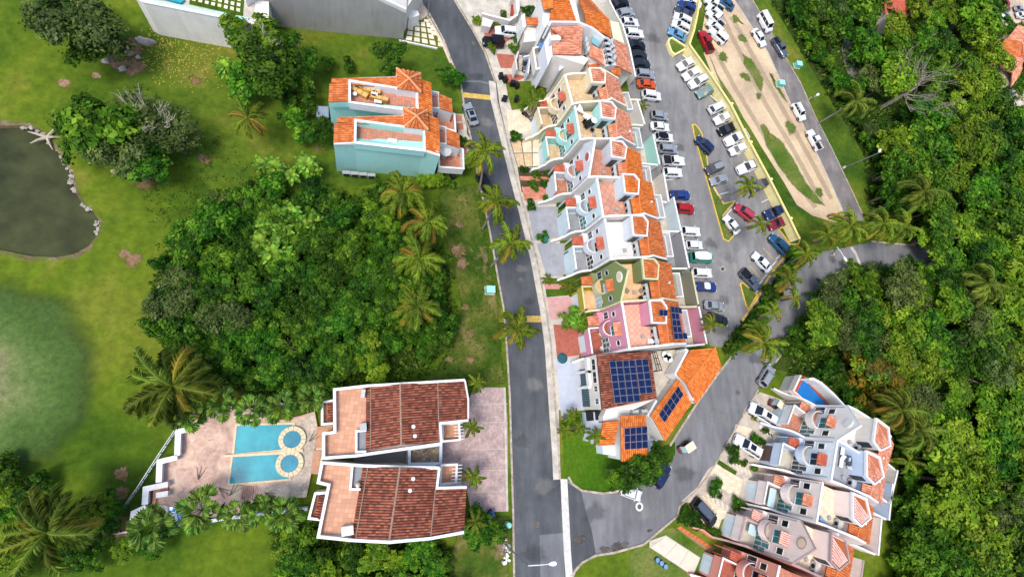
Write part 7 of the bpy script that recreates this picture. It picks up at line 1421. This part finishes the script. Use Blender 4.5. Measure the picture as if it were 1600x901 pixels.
def palm(px, py, base, z, L, label, n=20, dry=.15, kind='palm', group=None, name='coconut_palm'):
    top = K(px, py, z)
    b_ = K(*base) if base else Vector((top.x+rnd.uniform(-.5, .5), top.y+rnd.uniform(-.5, .5), 0))
    L *= 1.08 if z > 6 and L < 5 else 1; n = max(11, int(n*.98)); t = thing(name, label, 'palm', b_, group); m = MB(); d = top-b_; pts = []
    for i in range(9): f = i/8; pts.append(b_+Vector((d.x*f**1.4, d.y*f**1.4, d.z*f)))
    m.tube([pts[0]-UPV*.2]+pts, .2, .12, 8); part(m, 'trunk', PALMBARK, t)
    for i in range(n):
        f = i/n; idx = 0 if f < .12 else 1 if f < .32 else 5 if f < .45 else 2 if f < .65 else 3 if f < .85 else 4
        k_ = 'palmdry' if (idx >= 3 and rnd.random() < dry*2.2) else kind
        o = link('frond', FR[k_][idx], t, d); o.rotation_euler = (rnd.uniform(-.12, .12), rnd.uniform(-.1, .1), i*2.4+rnd.uniform(-.25, .25)); s_ = L*rnd.uniform(.75, 1.12); o.scale = (s_, s_, s_)
    m = MB()
    for i in range(5): a = rnd.uniform(0, 6.3); c = top+Vector((.25*math.cos(a), .25*math.sin(a), -.25)); m.disc(c-UPV*.1, .1, .2, 8)
    part(m, 'coconut_cluster', mt('coconut husk', plain, '7a7a30', .8), t, kind='stuff')
    return t
def fan_leaf(name, seed, n=12, spread=2.5, pet=.58, pitch=.6):
    r = random.Random(seed); m = MB(); c = Vector((math.cos(pitch)*pet, 0, math.sin(pitch)*pet)); m.tube([(0, 0, 0), c], .014, .01, 4); dr = -.18
    for i in range(n):
        a = -spread/2+spread*i/(n-1); d = Vector((math.cos(a)*math.cos(pitch*.55), math.sin(a), math.sin(pitch*.55)*math.cos(a))).normalized(); l = .52*(1-.16*abs(a))*r.uniform(.9, 1.05); sd_ = d.cross(UPV).normalized()*.07*l/.5
        mid = c+d*l*.6+UPV*.025; tip = c+d*l+UPV*dr*l*r.uniform(.6, 1.6); m.add([c, mid-sd_, tip, mid+sd_], [(0, 1, 2, 3)])
    return m.mesh(name, LEAF['fan'])
FAN = [fan_leaf('fan_frond', 70+i, pitch=pt) for i, pt in enumerate((1.25, .95, .6, .25, -.15))]
def fanpalm(px, py, z, r, label, group=None, n=15, base=None):
    top = K(px, py, z); b_ = Vector((top.x, top.y, 0)) if not base else K(*base); t = thing('fan_palm', label, 'palm', b_, group); d = top-b_; part(MB().tube([b_-UPV*.1, b_+d*.5, top], .17, .13, 8), 'trunk', PALMBARK, t)
    for i in range(n):
        f = i/n; o = link('fan_frond', FAN[min(4, int(f*5))], t, d); o.rotation_euler = (rnd.uniform(-.15, .15), 0, i*2.4+rnd.uniform(-.3, .3)); s_ = r*rnd.uniform(.85, 1.08); o.scale = (s_, s_, s_)
    return t
def banana(px, py, z, r, label, group=None, n=9, name='banana_plant'):
    """big paddle leaves, each a part"""
    top = K(px, py, z); b_ = Vector((top.x, top.y, 0)); t = thing(name, label, 'plant', b_, group); part(MB().tube([b_, top+UPV*.1], .12, .07, 7), 'stem', mt('banana stem', plain, '7d8a3c', .8, 0, .2), t)
    for i in range(n):
        o = link('leaf', PAD[i % 3], t, top-b_); o.rotation_euler = (0, 0, i*2.4+rnd.uniform(-.3, .3)); s_ = r*rnd.uniform(.8, 1.1); o.scale = (s_, s_, s_)
    return t
def paddle(seed, pitch, mat):
    m = MB(); n = 7; a = pitch; p = Vector(); pts = []
    for i in range(n+1): pts.append(p.copy()); p = p+Vector((math.cos(a), 0, math.sin(a)))/n; a -= .22
    L_, R_ = [], []
    for i, q in enumerate(pts): f = i/n; w_ = .02 if f < .15 else .21*math.sin(math.pi*min(1, (f-.1)/.9))**.6; L_.append(q+Vector((0, w_, w_*.35))); R_.append(q+Vector((0, -w_, w_*.35)))
    for i in range(n): m.add([pts[i], pts[i+1], L_[i+1], L_[i]], [(0, 1, 2, 3)]); m.add([pts[i], R_[i], R_[i+1], pts[i+1]], [(0, 1, 2, 3)])
    return m.mesh('leaf', mat)
PAD = [paddle(1, 1.1, LEAF['lime']), paddle(2, .75, LEAF['lime']), paddle(3, .4, LEAF['lime'])]

# street and garden palms
palm(757, 237, (747, 300), 8.5, 3.6, 'coconut palm on the street edge just below the turquoise house', 22)
palm(774, 316, (754, 357), 8.5, 3.5, 'coconut palm leaning over the street left of the coral garden paths', 20)
palm(797, 381, (767, 416), 9, 3.5, 'coconut palm over the middle of the street beside the round manhole', 22)
palm(806, 514, (793, 533), 8, 3.5, 'coconut palm over the lower yellow speed bump', 22)
for i, (x, y, l, s_) in enumerate(((628, 303, 'coconut palm at the north end of the jungle, nearest the turquoise wall', 3.8), (668, 348, 'yellowing coconut palm second in the line along the jungle edge', 3.8), (655, 405, 'coconut palm third in the line along the jungle edge', 4.0), (651, 478, 'coconut palm lowest in the line along the jungle edge', 3.9))): palm(x, y, (x-6, y+8), 8, s_, l, 24, .25)
palm(744, 597, None, 5.2, 2.1, 'small palm at the upper right corner of the upper villa', 12, .05); palm(736, 667, None, 4.8, 2.0, 'small palm in front of the upper villa pergola', 11, .05); palm(738, 744, None, 4.8, 2.1, 'small palm in front of the lower villa pergola', 12, .05); palm(742, 815, None, 4.5, 2.1, 'small palm at the lower right corner of the lower villa', 12, .05)
palm(272, 602, (285, 612), 7.5, 6.0, 'huge dark coconut palm between golf rough and pool deck', 26, .1, 'palmdark'); palm(78, 830, (72, 838), 7.5, 5.8, 'huge olive coconut palm in the lower left corner', 24, .15, 'palmdark')
palm(388, 185, (408, 205), 5.5, 4.0, 'sparse leaning coconut palm on the back lawn', 13, .35)
palm(1168, 291, (1122, 315), 7.5, 2.9, 'leaning palm, upper of two over the car park', 16, .45); palm(1188, 351, (1137, 362), 7.5, 2.4, 'leaning palm, lower of two over the car park', 14, .4)
palm(1192, 536, (1180, 546), 9, 4.2, 'large yellowing palm on the inside of the side street bend', 24, .4); palm(1207, 487, (1176, 500), 8, 2.6, 'small palm leaning over the side street above the large yellowing one', 15, .45); palm(1231, 437, (1215, 450), 8, 3.2, 'palm in the hedge between white sedan bay and side street', 18, .4); palm(1259, 397, (1228, 412), 8, 2.9, 'palm leaning out over the bend of the side street', 17, .45); palm(1240, 465, (1220, 470), 6, 2.4, 'short palm tucked into the hedge of the side street', 13, .3)
palm(1292, 368, (1268, 382), 7.5, 3.2, 'browning palm at the sandy end of the strip', 15, .8); palm(1327, 355, (1320, 366), 9, 4.3, 'coconut palm at the junction of the outer road and the side street', 22, .25); palm(1378, 350, (1368, 362), 9, 4.3, 'coconut palm right of the junction at the forest corner', 22, .3); palm(1410, 356, (1402, 366), 8, 3.8, 'coconut palm half buried in forest right of the junction', 18, .2)
palm(1406, 640, (1398, 648), 8, 6, 'large pale palm behind the bone white house', 22, .1, 'palmdark'); palm(1436, 672, (1426, 680), 7, 5.5, 'second large palm behind the powder blue house', 20, .1, 'palmdark'); palm(1418, 720, None, 4, 3.2, 'low young palm at the forest edge behind the rear row', 12, .1)
palm(1540, 445, None, 9, 5.5, 'silvery palm deep in the right hand forest', 20, .05, 'palmdark'); palm(1440, 300, None, 10, 5, 'dark palm crown in the forest beyond the verge', 18, .05, 'palmdark'); palm(1335, 160, None, 8, 4.5, 'feathery palm below the dead grey tree', 16, .05, 'palmdark')
palm(1110, 506, (1101, 514), 4, 2.6, 'golden palm in the rear yard of the pink house', 16, .5); palm(1005, 166, (1000, 172), 2.5, 1.5, 'golden palm in the cream rear yard', 12, .6); palm(833, 158, (830, 172), 4.5, 2.0, 'slender palm beside the small lawn of the cream house', 10, .3)
for x, y, s_, l in ((893, 650, 1.9, 'bushy palm at the top of the corner garden'), (905, 668, 1.8, 'bushy palm below it in the corner garden cluster'), (884, 672, 1.7, 'bushy palm nearest the kerb in the corner garden'), (931, 681, 2.0, 'bushy palm against the orange gable of the corner garden')): palm(x, y, None, 3.2, s_, l, 15, .02)
for x, y, s_ in ((856, 436, 1.2), (888, 448, 1.6)): palm(x, y, None, 1.2, s_, 'spiky garden palm in the strip beside the mustard front wall', 14, .05, group='spiky garden palms')
FG_ = 'fan palms beside the pool deck'
for i, (x, y, r, l) in enumerate(((291, 647, 2.3, 'fan palm at the rail fence end of the upper deck row'), (346, 631, 2.1, 'fan palm second from the left above the pool'), (394, 641, 2.2, 'fan palm above the left end of the upper pool'), (441, 637, 2.2, 'fan palm above the right end of the upper pool'), (487, 622, 2.1, 'fan palm at the corner of the upper villa'))): fanpalm(x, y, 4.2, r, l, FG_)
for i, (x, y, r, l) in enumerate(((239, 824, 2.5, 'fan palm beside the bright blue toddler pool'), (316, 796, 2.6, 'fan palm right of the toddler pool'), (374, 803, 2.0, 'fan palm below the lower left deck steps'), (412, 797, 1.9, 'dark fan palm behind the front pair below the pool'), (444, 804, 2.3, 'fan palm nearest the lower villa'))): fanpalm(x, y, 4.2, r, l, FG_)

# individual trees and shrubs
tree(125, 30, 5.2, 6, 'olive', 'large grey green tree in the top left corner', name='broadleaf_tree'); tree(150, 55, 4.2, 5, 'dark', 'dark lower half of the top left tree group'); tree(95, 8, 4, 5, 'mid', 'green tree at the top edge left of the boulders')
tree(160, 210, 5.0, 4.5, 'mid', 'spreading mid green tree on the pond bank'); tree(178, 245, 4.4, 4, 'olive', 'lower spreading tree below the mid green one by the pond'); tree(130, 205, 3.6, 4, 'dark', 'dark tree nearest the pond on its bank'); tree(218, 258, 3.4, 3.5, 'mid', 'green tree at the lower right of the spreading pond trees'); tree(278, 222, 2.8, 3, 'olive', 'low grey green tree right of the bare twigged one'); tree(245, 188, 4.2, 4.0, 'olive', 'bare twigged grey tree beside the spreading pond tree')
tree(420, 92, 4.6, 6, 'dark', 'glossy dark tree on the back lawn by the grey wall'); tree(395, 60, 3.6, 6.5, 'mid', 'pale branched tree against the grey wall'); tree(455, 85, 3.5, 5, 'dark', 'dark right half of the back lawn tree group'); tree(385, 118, 3.2, 3.5, 'mid', 'broad leaved shrub at the foot of the back lawn trees'); tree(440, 122, 3.0, 3, 'dark', 'low dark shrub below the back lawn trees')
tree(607, 88, 2.9, 5, 'dark', 'round dark tree behind the hip roof of the duplex'); tree(703, 119, 1.9, 1.8, 'dark', 'clipped round shrub by the street bend', name='shrub', cat='shrub'); tree(514, 99, 1.2, 1.2, 'dark', 'small dark shrub left of its twin above the duplex', name='shrub', cat='shrub'); tree(545, 98, 1.2, 1.2, 'dark', 'small dark shrub right of its twin above the duplex', name='shrub', cat='shrub')
for x, y, r, k_, l in ((462, 158, 2.6, 'dark', 'dark bush west of the duplex shed'), (470, 190, 2.5, 'mid', 'yellow flecked bush in front of the shed'), (500, 205, 2.2, 'dark', 'bush at the south west corner of the duplex'), (480, 210, 1.8, 'dark', 'low bush below the shed')): tree(x, y, r, 2.4, k_, l, name='shrub', cat='shrub')
tree(985, 742, 3.3, 5, 'dark', 'dense dark tree at the tip of the corner garden'); tree(1010, 730, 2.9, 5, 'dark', 'right hand lobe of the dense corner garden tree'); tree(1030, 712, 2.0, 4, 'dark', 'dark shrub tree beside the golf cart'); tree(968, 738, 2.2, 4, 'mid', 'left hand bush of the dense corner tree')
tree(898, 499, 1.9, 2.2, 'lime', 'bright lime tropical bush over the pink driveways', name='shrub', cat='shrub'); tree(912, 502, 1.6, 2.4, 'yellow', 'yellow green part of the tropical bush by the pink house', name='shrub', cat='shrub'); tree(886, 500, 1.5, 2, 'lime', 'lime bush nearest the street at the pink house', name='shrub', cat='shrub')
SH = 'clipped shrubs in the front gardens'
for i, (x, y, f, r, l) in enumerate(((390, 375, z6, 1.0, 'clipped hedge at the end of the turquoise garden wall'), (430, 850, z3, 1.0, 'clipped hedge below the turquoise driveway'), (480, 690, z6, .8, 'low hedge beside the stone flower bed'), (205, 165, y1, 1.0, 'round clipped shrub between the coral paths'), (320, 160, y1, .9, 'round shrub right of the coral paths'), (180, 345, y1, 1.1, 'round clipped shrub at the end of the pale blue garden wall'), (320, 310, y1, .8, 'shrub against the pale blue garden wall'), (235, 70, y1, .8, 'left shrub at the top of the coral path garden'), (345, 65, y1, .8, 'right shrub at the top of the coral path garden'), (285, 665, y1, 1.1, 'hedge at the end of the grey garden wall'), (465, 360, y1, .8, 'leafy shrub by the red porch roof of the pale blue house'),
   (185, 130, z3, .9, 'golden bush by the white gate block'), (305, 150, z3, .9, 'golden bush behind the white gate wall'), (280, 295, z3, 1.0, 'golden bush beside the black off roader'), (345, 85, z3, .8, 'small bush in the concrete yard at the top'), (440, 235, z3, 1.2, 'green bush behind the white suv drive'), (400, 305, z3, .9, 'bush at the left of the long planted bed'), (470, 295, z3, 1.1, 'blue green bush in the middle of the long planted bed'), (540, 295, z3, 1.0, 'bush at the right of the long planted bed'), (505, 70, z3, 1.3, 'agave like shrub in the white stair yard'), (480, 665, z3, .9, 'hedge along the foot of the small lawn'), (550, 590, z3, 1.4, 'yellow green shrub against the cream house'),
   (420, 590, y7, 1.5, 'dark garden shrub by the stepping stones'), (310, 800, y7, 1.6, 'dark shrub at the drive of the shell pink house'), (560, 500, y7, 1.0, 'low plants beside the white suv'), (590, 515, y7, .9, 'low dark plant at the powder blue wall'), (560, 690, y7, .7, 'small shrub by the pink garden wall'), (620, 450, y7, .7, 'small shrub below the minivan'), (640, 270, x1, 1.3, 'shrub at the pink front wall of the blush house'), (500, 650, y7, .7, 'shrub strip under the pink garden wall'),
   (1062, 730, x5, 1.5, 'dark clipped hedge at the corner of the duplex court'), (1065, 600, x5, 1.3, 'dark clipped hedge beside the duplex drive'), (830, 850, x5, 1.8, 'yellow green shrub under the turquoise wall'), (760, 860, x5, 1.5, 'low shrub under the turquoise wall beside the yellow green one'), (960, 880, x5, .9, 'pale blue agave below the turquoise wall'))):
    tree(*[0, 0], .1, .1, 'mid', l, SH, 'shrub', None, 'shrub') if False else None
    p = f(x, y, r*.7); t = thing('shrub', l, 'shrub', (p.x, p.y, 0), SH, rnd.uniform(0, 6)); kk = 'yellow' if 'golden' in l or 'yellow' in l else rnd.choice(['dark', 'dark', 'mid']); o = link('foliage', rnd.choice(CROWN[kk]), t, (0, 0, r*.7)); o.scale = (r, r, r*.75); o2 = link('stem', TRUNK[0], t, (0, 0, r*.7)); o2.scale = (r*.6, r*.6, r*.6)
hd_ = thing('hedge', 'thick clipped hedge beside the black minivan', 'hedge', x1(215, 385)); 
for x, y in ((165, 340), (215, 380), (265, 420), (190, 400), (240, 350), (150, 380), (285, 440)):
    p = x1(x, y, .8); o = link('foliage', rnd.choice(CROWN['dark']), hd_, p-ORG[hd_.name]); o.scale = (.95, .95, .8); o.rotation_euler[2] = rnd.uniform(0, 6)
hd2 = thing('hedge', 'clipped hedge at the salmon garden wall below the black minivan', 'hedge', x1(430, 510))
for x, y in ((390, 480), (430, 510), (465, 540)): p = x1(x, y, .7); o = link('foliage', rnd.choice(CROWN['dark']), hd2, p-ORG[hd2.name]); o.scale = (.7, .7, .7)

# dead tree in the forest
b_ = K(1376, 168); t = thing('dead_tree', 'bare grey dead tree with a wide spread of branches in the forest', 'tree', b_); r_ = random.Random(5)
def bough(p, d, l, rad, depth, m):
    pts = [p]; q = p.copy(); dd = d.copy()
    for i in range(4): dd = (dd+Vector((r_.uniform(-.34, .34), r_.uniform(-.34, .34), r_.uniform(-.08, .14)))).normalized(); q = q+dd*l/4; pts.append(q.copy())
    m.tube(pts, rad, rad*.5, 6 if depth > 1 else 4)
    if depth > 0:
        for k_ in range(4 if depth > 1 else 5):
            j = r_.randint(1, 4); a = r_.uniform(-1.0, 1.0); nd = Matrix.Rotation(a, 3, 'Z') @ dd; nd.z += r_.uniform(-.1, .35); bough(pts[j], nd.normalized(), l*r_.uniform(.5, .72), rad*.5, depth-1, m)
part(MB().tube([b_, b_+Vector((.2, 0, 3)), b_+Vector((.5, .3, 5.5))], .5, .38, 9), 'trunk', mt('dead bark', plain, '8d8478', .95, 0, .3, 3), t)
for i in range(9):
    a = -1.9+i*.52; m = MB(); bough(b_+Vector((.4, .2, 4.6+.12*i)), Vector((math.cos(a), math.sin(a), .28)).normalized(), 5.6*(1.25 if -.9 < a < .9 else .95), .13, 2, m); part(m, 'branch', mt('dead limb', plain, '8f8678', .95, 0, .3, 3), t)
# bare twigs of the grey tree by the pond and of the back lawn tree
for lab, px, py, z, r0, n_ in (('bare bleached branches rising from the grey tree by the pond', 238, 190, 3.8, 3.2, 8), ('pale bare branches of the tree against the grey wall', 408, 70, 6.0, 2.2, 4)):
    c = K(px, py, z); t = thing('bare_branches', lab, 'tree', (c.x, c.y, 0)); part(MB().tube([Vector((c.x, c.y, 0)), c], .2, .14, 7), 'trunk', mt('dead bark'), t)
    for i in range(n_): m = MB(); a = 6.3*i/n_; bough(c, Vector((math.cos(a), math.sin(a), .6)).normalized(), r0*.8, .1, 2, m); part(m, 'branch', mt('bleached twig', plain, 'b5b19c', .95, 0, .15, 3), t)

# the jungle plot in the middle
def inside(p, poly):
    c = False; n = len(poly)
    for i in range(n):
        (x0, y0), (x1_, y1_) = poly[i], poly[i-1]
        if (y0 > p[1]) != (y1_ > p[1]) and p[0] < (x1_-x0)*(p[1]-y0)/(y1_-y0)+x0: c = not c
    return c
def scatter(poly, step, jit=.45):
    xs = [p[0] for p in poly]; ys = [p[1] for p in poly]; out = []; row = 0; y = min(ys)
    while y < max(ys):
        x = min(xs)+(step/2 if row % 2 else 0)
        while x < max(xs):
            q = (x+rnd.uniform(-jit, jit)*step, y+rnd.uniform(-jit, jit)*step)
            if inside(q, poly): out.append(q)
            x += step
        y += step*.86; row += 1
    return out
jung = [(248, 455), (262, 405), (335, 320), (400, 296), (470, 300), (560, 303), (625, 315), (665, 365), (690, 430), (700, 500), (690, 550), (640, 575), (540, 580), (470, 600), (390, 590), (330, 580), (270, 560), (250, 520)]
JL = {'mid': 'mid green bush in the tangled jungle plot left of the street', 'dark': 'dark green bush in the tangled jungle plot left of the street', 'yellow': 'yellow green bush in the tangled jungle plot left of the street', 'olive': 'grey olive bush in the tangled jungle plot left of the street'}
for x, y in scatter(jung, 29):
    k_ = rnd.choice(['dark', 'dark', 'dark', 'mid', 'mid', 'olive' if x < 400 and y < 480 else 'dark', 'yellow' if x > 560 and y > 500 else 'mid']); tree(x, y, rnd.uniform(1.6, 2.8), rnd.uniform(2.0, 4.2), k_, JL[k_], 'bushes of the jungle plot', 'tropical_bush', None, 'bush')
for x, y, r, k_, l in ((352, 490, 3.2, 'olive', 'big grey olive crown at the lower left of the jungle'), (330, 360, 3.4, 'mid', 'big rounded crown at the upper left of the jungle'), (290, 455, 3.0, 'olive', 'grey crown on the left edge of the jungle')): tree(x, y, r, 4.2, k_, l)
for i, (x, y, z, r) in enumerate(((430, 262, 2.5, 2.0), (478, 258, 2.6, 2.1), (408, 258, 2.2, 1.5), (455, 275, 2.3, 1.7), (432, 345, 3.6, 2.3), (455, 335, 3.8, 2.1), (415, 352, 3.4, 2.0), (470, 352, 3.5, 1.9), (443, 365, 3.6, 2.2), (425, 395, 3.4, 2.0), (445, 402, 3.4, 2.0), (405, 378, 3.2, 1.8), (490, 345, 3.2, 1.8), (490, 268, 2.2, 1.6))): banana(x, y, z, r, ('pale banana clump in the lawn above the jungle' if y < 300 else 'lime leaved banana plant in the heart of the jungle plot'), 'banana plants above the jungle' if y < 300 else 'banana plants in the jungle')
banana(350, 105, 3, 1.9, 'lime banana plant at the left of the back lawn trees'); banana(480, 130, 2.2, 1.5, 'banana leaves at the lower right of the back lawn trees')
thk = [(150, 838), (300, 846), (480, 840), (560, 856), (690, 850), (712, 880), (712, 960), (100, 960)]
for x, y in scatter(thk, 30):
    if x < 430 and rnd.random() < .92: continue
    k_ = rnd.choice(['mid', 'dark', 'yellow', 'mid']); tree(x, y, rnd.uniform(1.4, 2.4), rnd.uniform(1.3, 2.6), k_, {'mid': 'mid green shrub in the thicket along the bottom edge', 'dark': 'dark shrub in the thicket along the bottom edge', 'yellow': 'yellow green shrub in the thicket along the bottom edge'}[k_], 'shrubs of the bottom thicket', 'shrub', None, 'shrub')
for x, y in ((20, 775), (45, 760), (5, 800), (150, 800), (170, 830), (130, 870), (170, 790), (190, 860), (30, 880), (10, 740)): tree(x, y, rnd.uniform(1.3, 2.2), 1.4, rnd.choice(['dark', 'mid', 'yellow']), 'wild shrub around the huge palm in the lower left corner', 'wild shrubs in the lower left corner', 'shrub', None, 'shrub')
for x, y, r in ((752, 820, 2.3), (765, 830, 1.8), (735, 835, 1.8)): tree(x, y, r, 2.0, 'mid', 'leafy shrub at the lower right corner of the lower villa', 'shrubs at the lower villa corner', 'shrub', None, 'shrub')
# hedge between car park and side street, shrubs by the junction
for x, y in ((1238, 392), (1245, 408), (1228, 425), (1222, 440), (1205, 462), (1195, 480), (1185, 495), (1172, 512), (1160, 525), (1150, 540), (1215, 455), (1256, 385), (1170, 530)): tree(x, y, rnd.uniform(1.3, 1.9), 1.4, rnd.choice(['dark', 'mid', 'mid']), 'shrub in the hedge between the car park and the side street', 'shrubs of the car park hedge', 'shrub', None, 'shrub')
# the forest on the right
fz1 = [(1240, -20), (1272, 40), (1322, 125), (1374, 205), (1388, 250), (1390, 300), (1396, 340), (1440, 365), (1470, 400), (1600, 430), (1660, 300), (1606, 215), (1590, 175), (1560, 105), (1548, 40), (1530, -30)]
fz2 = [(1300, 455), (1335, 437), (1412, 432), (1470, 425), (1660, 440), (1680, 960), (1425, 960), (1440, 800), (1455, 740), (1455, 690), (1425, 650), (1385, 610), (1330, 572), (1275, 540), (1262, 520)]
FL = {'mid': 'mid green broadleaf tree', 'dark': 'dark green broadleaf tree', 'yellow': 'yellow green broadleaf tree', 'olive': 'grey olive broadleaf tree', 'rust': 'rusty flowering tree'}
for poly, where, step in ((fz1, 'in the forest beyond the outer road', 36), (fz2, 'in the forest right of the rear row', 36)):
    for x, y in scatter(poly, step):
        if 1305 < x < 1352 and 20 < y < 128 and rnd.random() < .75: continue
        if (x-1400)**2+(y-165)**2 < 48**2 and poly is fz1: continue
        edge = x < 1375 and poly is fz1
        k_ = 'rust' if (poly is fz2 and 1345 < x < 1400 and 570 < y < 640 and rnd.random() < .6) else rnd.choice(['mid', 'mid', 'dark', 'dark', 'olive'] if edge else ['yellow', 'yellow', 'yellow', 'mid', 'mid', 'dark'] if poly is fz1 else ['mid', 'mid', 'yellow', 'yellow', 'yellow', 'dark', 'olive'])
        r = rnd.uniform(2.8, 5.0)*(1 if x < 1500 else 1.15); tree(x, y, r*rnd.uniform(.8, 1.2), rnd.uniform(2.4, 4.0) if edge else rnd.uniform(3.2, 6.2), k_, FL[k_]+' '+where, FL[k_]+'s '+where)
for x, y in ((1378, 575), (1392, 590), (1365, 565)): tree(x, y, 2.4, 5, 'rust', 'rust orange flowering crown by the pool terrace corner', 'rust orange crowns by the pool terrace')
for x, y in ((1370, 140), (1390, 200), (1420, 190), (1440, 160), (1400, 120)): tree(x, y, 2.6, 2.5, 'dark', 'dark undergrowth tree beneath the bare dead tree', 'undergrowth beneath the dead tree')
tree(1550, 12, 4.5, 5, 'dark', 'dark round tree between the forest and the far court')
for x, y in ((1560, 50), (1580, 42), (1590, 118), (1565, 72), (1596, 140), (1546, 60), (1598, 46), (1583, 130)): tree(x, y, 2.6, 3, rnd.choice(['mid', 'dark']), 'garden tree among the far houses at the right edge', 'garden trees among the far houses')
# low growth that closes the forest edge
def along(line, step):
    out = []
    for (x0, y0), (x1_, y1_) in zip(line[:-1], line[1:]):
        n = max(1, int(math.hypot(x1_-x0, y1_-y0)/step)); out += [(lerp(x0, x1_, i/n)+rnd.uniform(-4, 4), lerp(y0, y1_, i/n)+rnd.uniform(-4, 4)) for i in range(n)]
    return out
for line, step, lab in (([(1232, 0), (1262, 48), (1312, 130), (1362, 210), (1380, 252), (1384, 300), (1392, 338), (1440, 368)], 13, 'bush closing the forest edge along the outer road verge'), ([(1285, 470), (1300, 445), (1330, 428), (1412, 424), (1440, 414)], 14, 'bush closing the forest edge along the side street bend'), ([(1270, 490), (1248, 530), (1228, 556)], 14, 'bush on the inside bank of the side street below the bend'),
  ([(1290, 575), (1330, 605), (1345, 630), (1395, 660), (1420, 700), (1425, 760), (1412, 830), (1408, 900)], 13, 'bush at the forest edge behind the rear row')):
    for x, y in along(line, step): tree(x, y, rnd.uniform(1.6, 2.8), rnd.uniform(1.0, 2.2), rnd.choice(['dark', 'dark', 'mid', 'mid', 'olive']), lab, lab.replace('bush', 'bushes', 1), 'shrub', None, 'shrub')
# undergrowth tufts as uncountable ground cover
def cover(name, poly, n, mat, s0, s1, z=.05):
    xs = [p[0] for p in poly]; ys = [p[1] for p in poly]; m = MB(); k = 0
    while k < n:
        q = (rnd.uniform(min(xs), max(xs)), rnd.uniform(min(ys), max(ys)))
        if not inside(q, poly): continue
        k += 1; c = K(*q, z)
        for _ in range(7):
            a = rnd.uniform(0, 6.3); e_ = rnd.uniform(.3, 1.3); l = rnd.uniform(s0, s1); d = Vector((math.cos(a)*math.cos(e_), math.sin(a)*math.cos(e_), math.sin(e_)))*l; w_ = Vector((-math.sin(a), math.cos(a), 0))*l*.22; o = Vector((rnd.uniform(-.4, .4), rnd.uniform(-.4, .4), 0))
            m.add([c+o, c+o+d*.6+w_, c+o+d, c+o+d*.6-w_], [(0, 1, 2, 3)])
    o = part(m, name, mat); o['kind'] = 'stuff'; return o
UG = leafmat('undergrowth leaf', ['2a421a', '3f5e20', '5a7a2c', '84984a'], .2, False)
cover('undergrowth', [(240, 440), (330, 300), (470, 300), (640, 300), (705, 400), (716, 500), (690, 580), (480, 620), (360, 610), (250, 530)], 3000, UG, .3, .8)
cover('undergrowth', [(440, 835), (480, 835), (700, 850), (712, 940), (430, 940)], 900, UG, .3, .7)
cover('undergrowth', [(1203, 0), (1283, 133), (1350, 247), (1352, 345), (1440, 380), (1640, 420), (1620, 180), (1560, 100), (1540, 0)], 2600, UG, .4, 1.0); cover('undergrowth', [(1300, 440), (1412, 420), (1680, 440), (1680, 940), (1400, 940), (1430, 740), (1330, 630), (1230, 575)], 4200, UG, .4, 1.0)
cover('hedge_undergrowth', [(1236, 390), (1280, 393), (1246, 420), (1216, 457), (1188, 495), (1158, 537), (1140, 560), (1130, 545), (1150, 515), (1198, 460)], 500, UG, .3, .7)
cover('meadow_weeds', [(200, 240), (330, 210), (520, 290), (560, 300), (400, 300), (330, 310), (245, 400), (230, 330)], 200, UG, .15, .35)
m = MB()
for _ in range(700):
    q = (rnd.gauss(275, 45), rnd.gauss(80, 32))
    if not inside(q, [(222, 22), (392, 55), (400, 130), (330, 150), (250, 140), (215, 90)]): continue
    c = K(*q, .06); a = rnd.uniform(0, 6.3); d = Vector((math.cos(a), math.sin(a), .1))*rnd.uniform(.08, .2); w_ = Vector((-math.sin(a), math.cos(a), 0))*.06; m.add([c-d, c+w_, c+d, c-w_], [(0, 1, 2, 3)])
o = part(m, 'leaf_litter', mt('yellow fallen leaf', plain, 'b5a04a', .9, 0, .3)); o['kind'] = 'stuff'
cover('meadow_weeds', [(680, 300), (742, 290), (790, 500), (792, 600), (690, 590), (716, 480)], 500, UG, .12, .3)
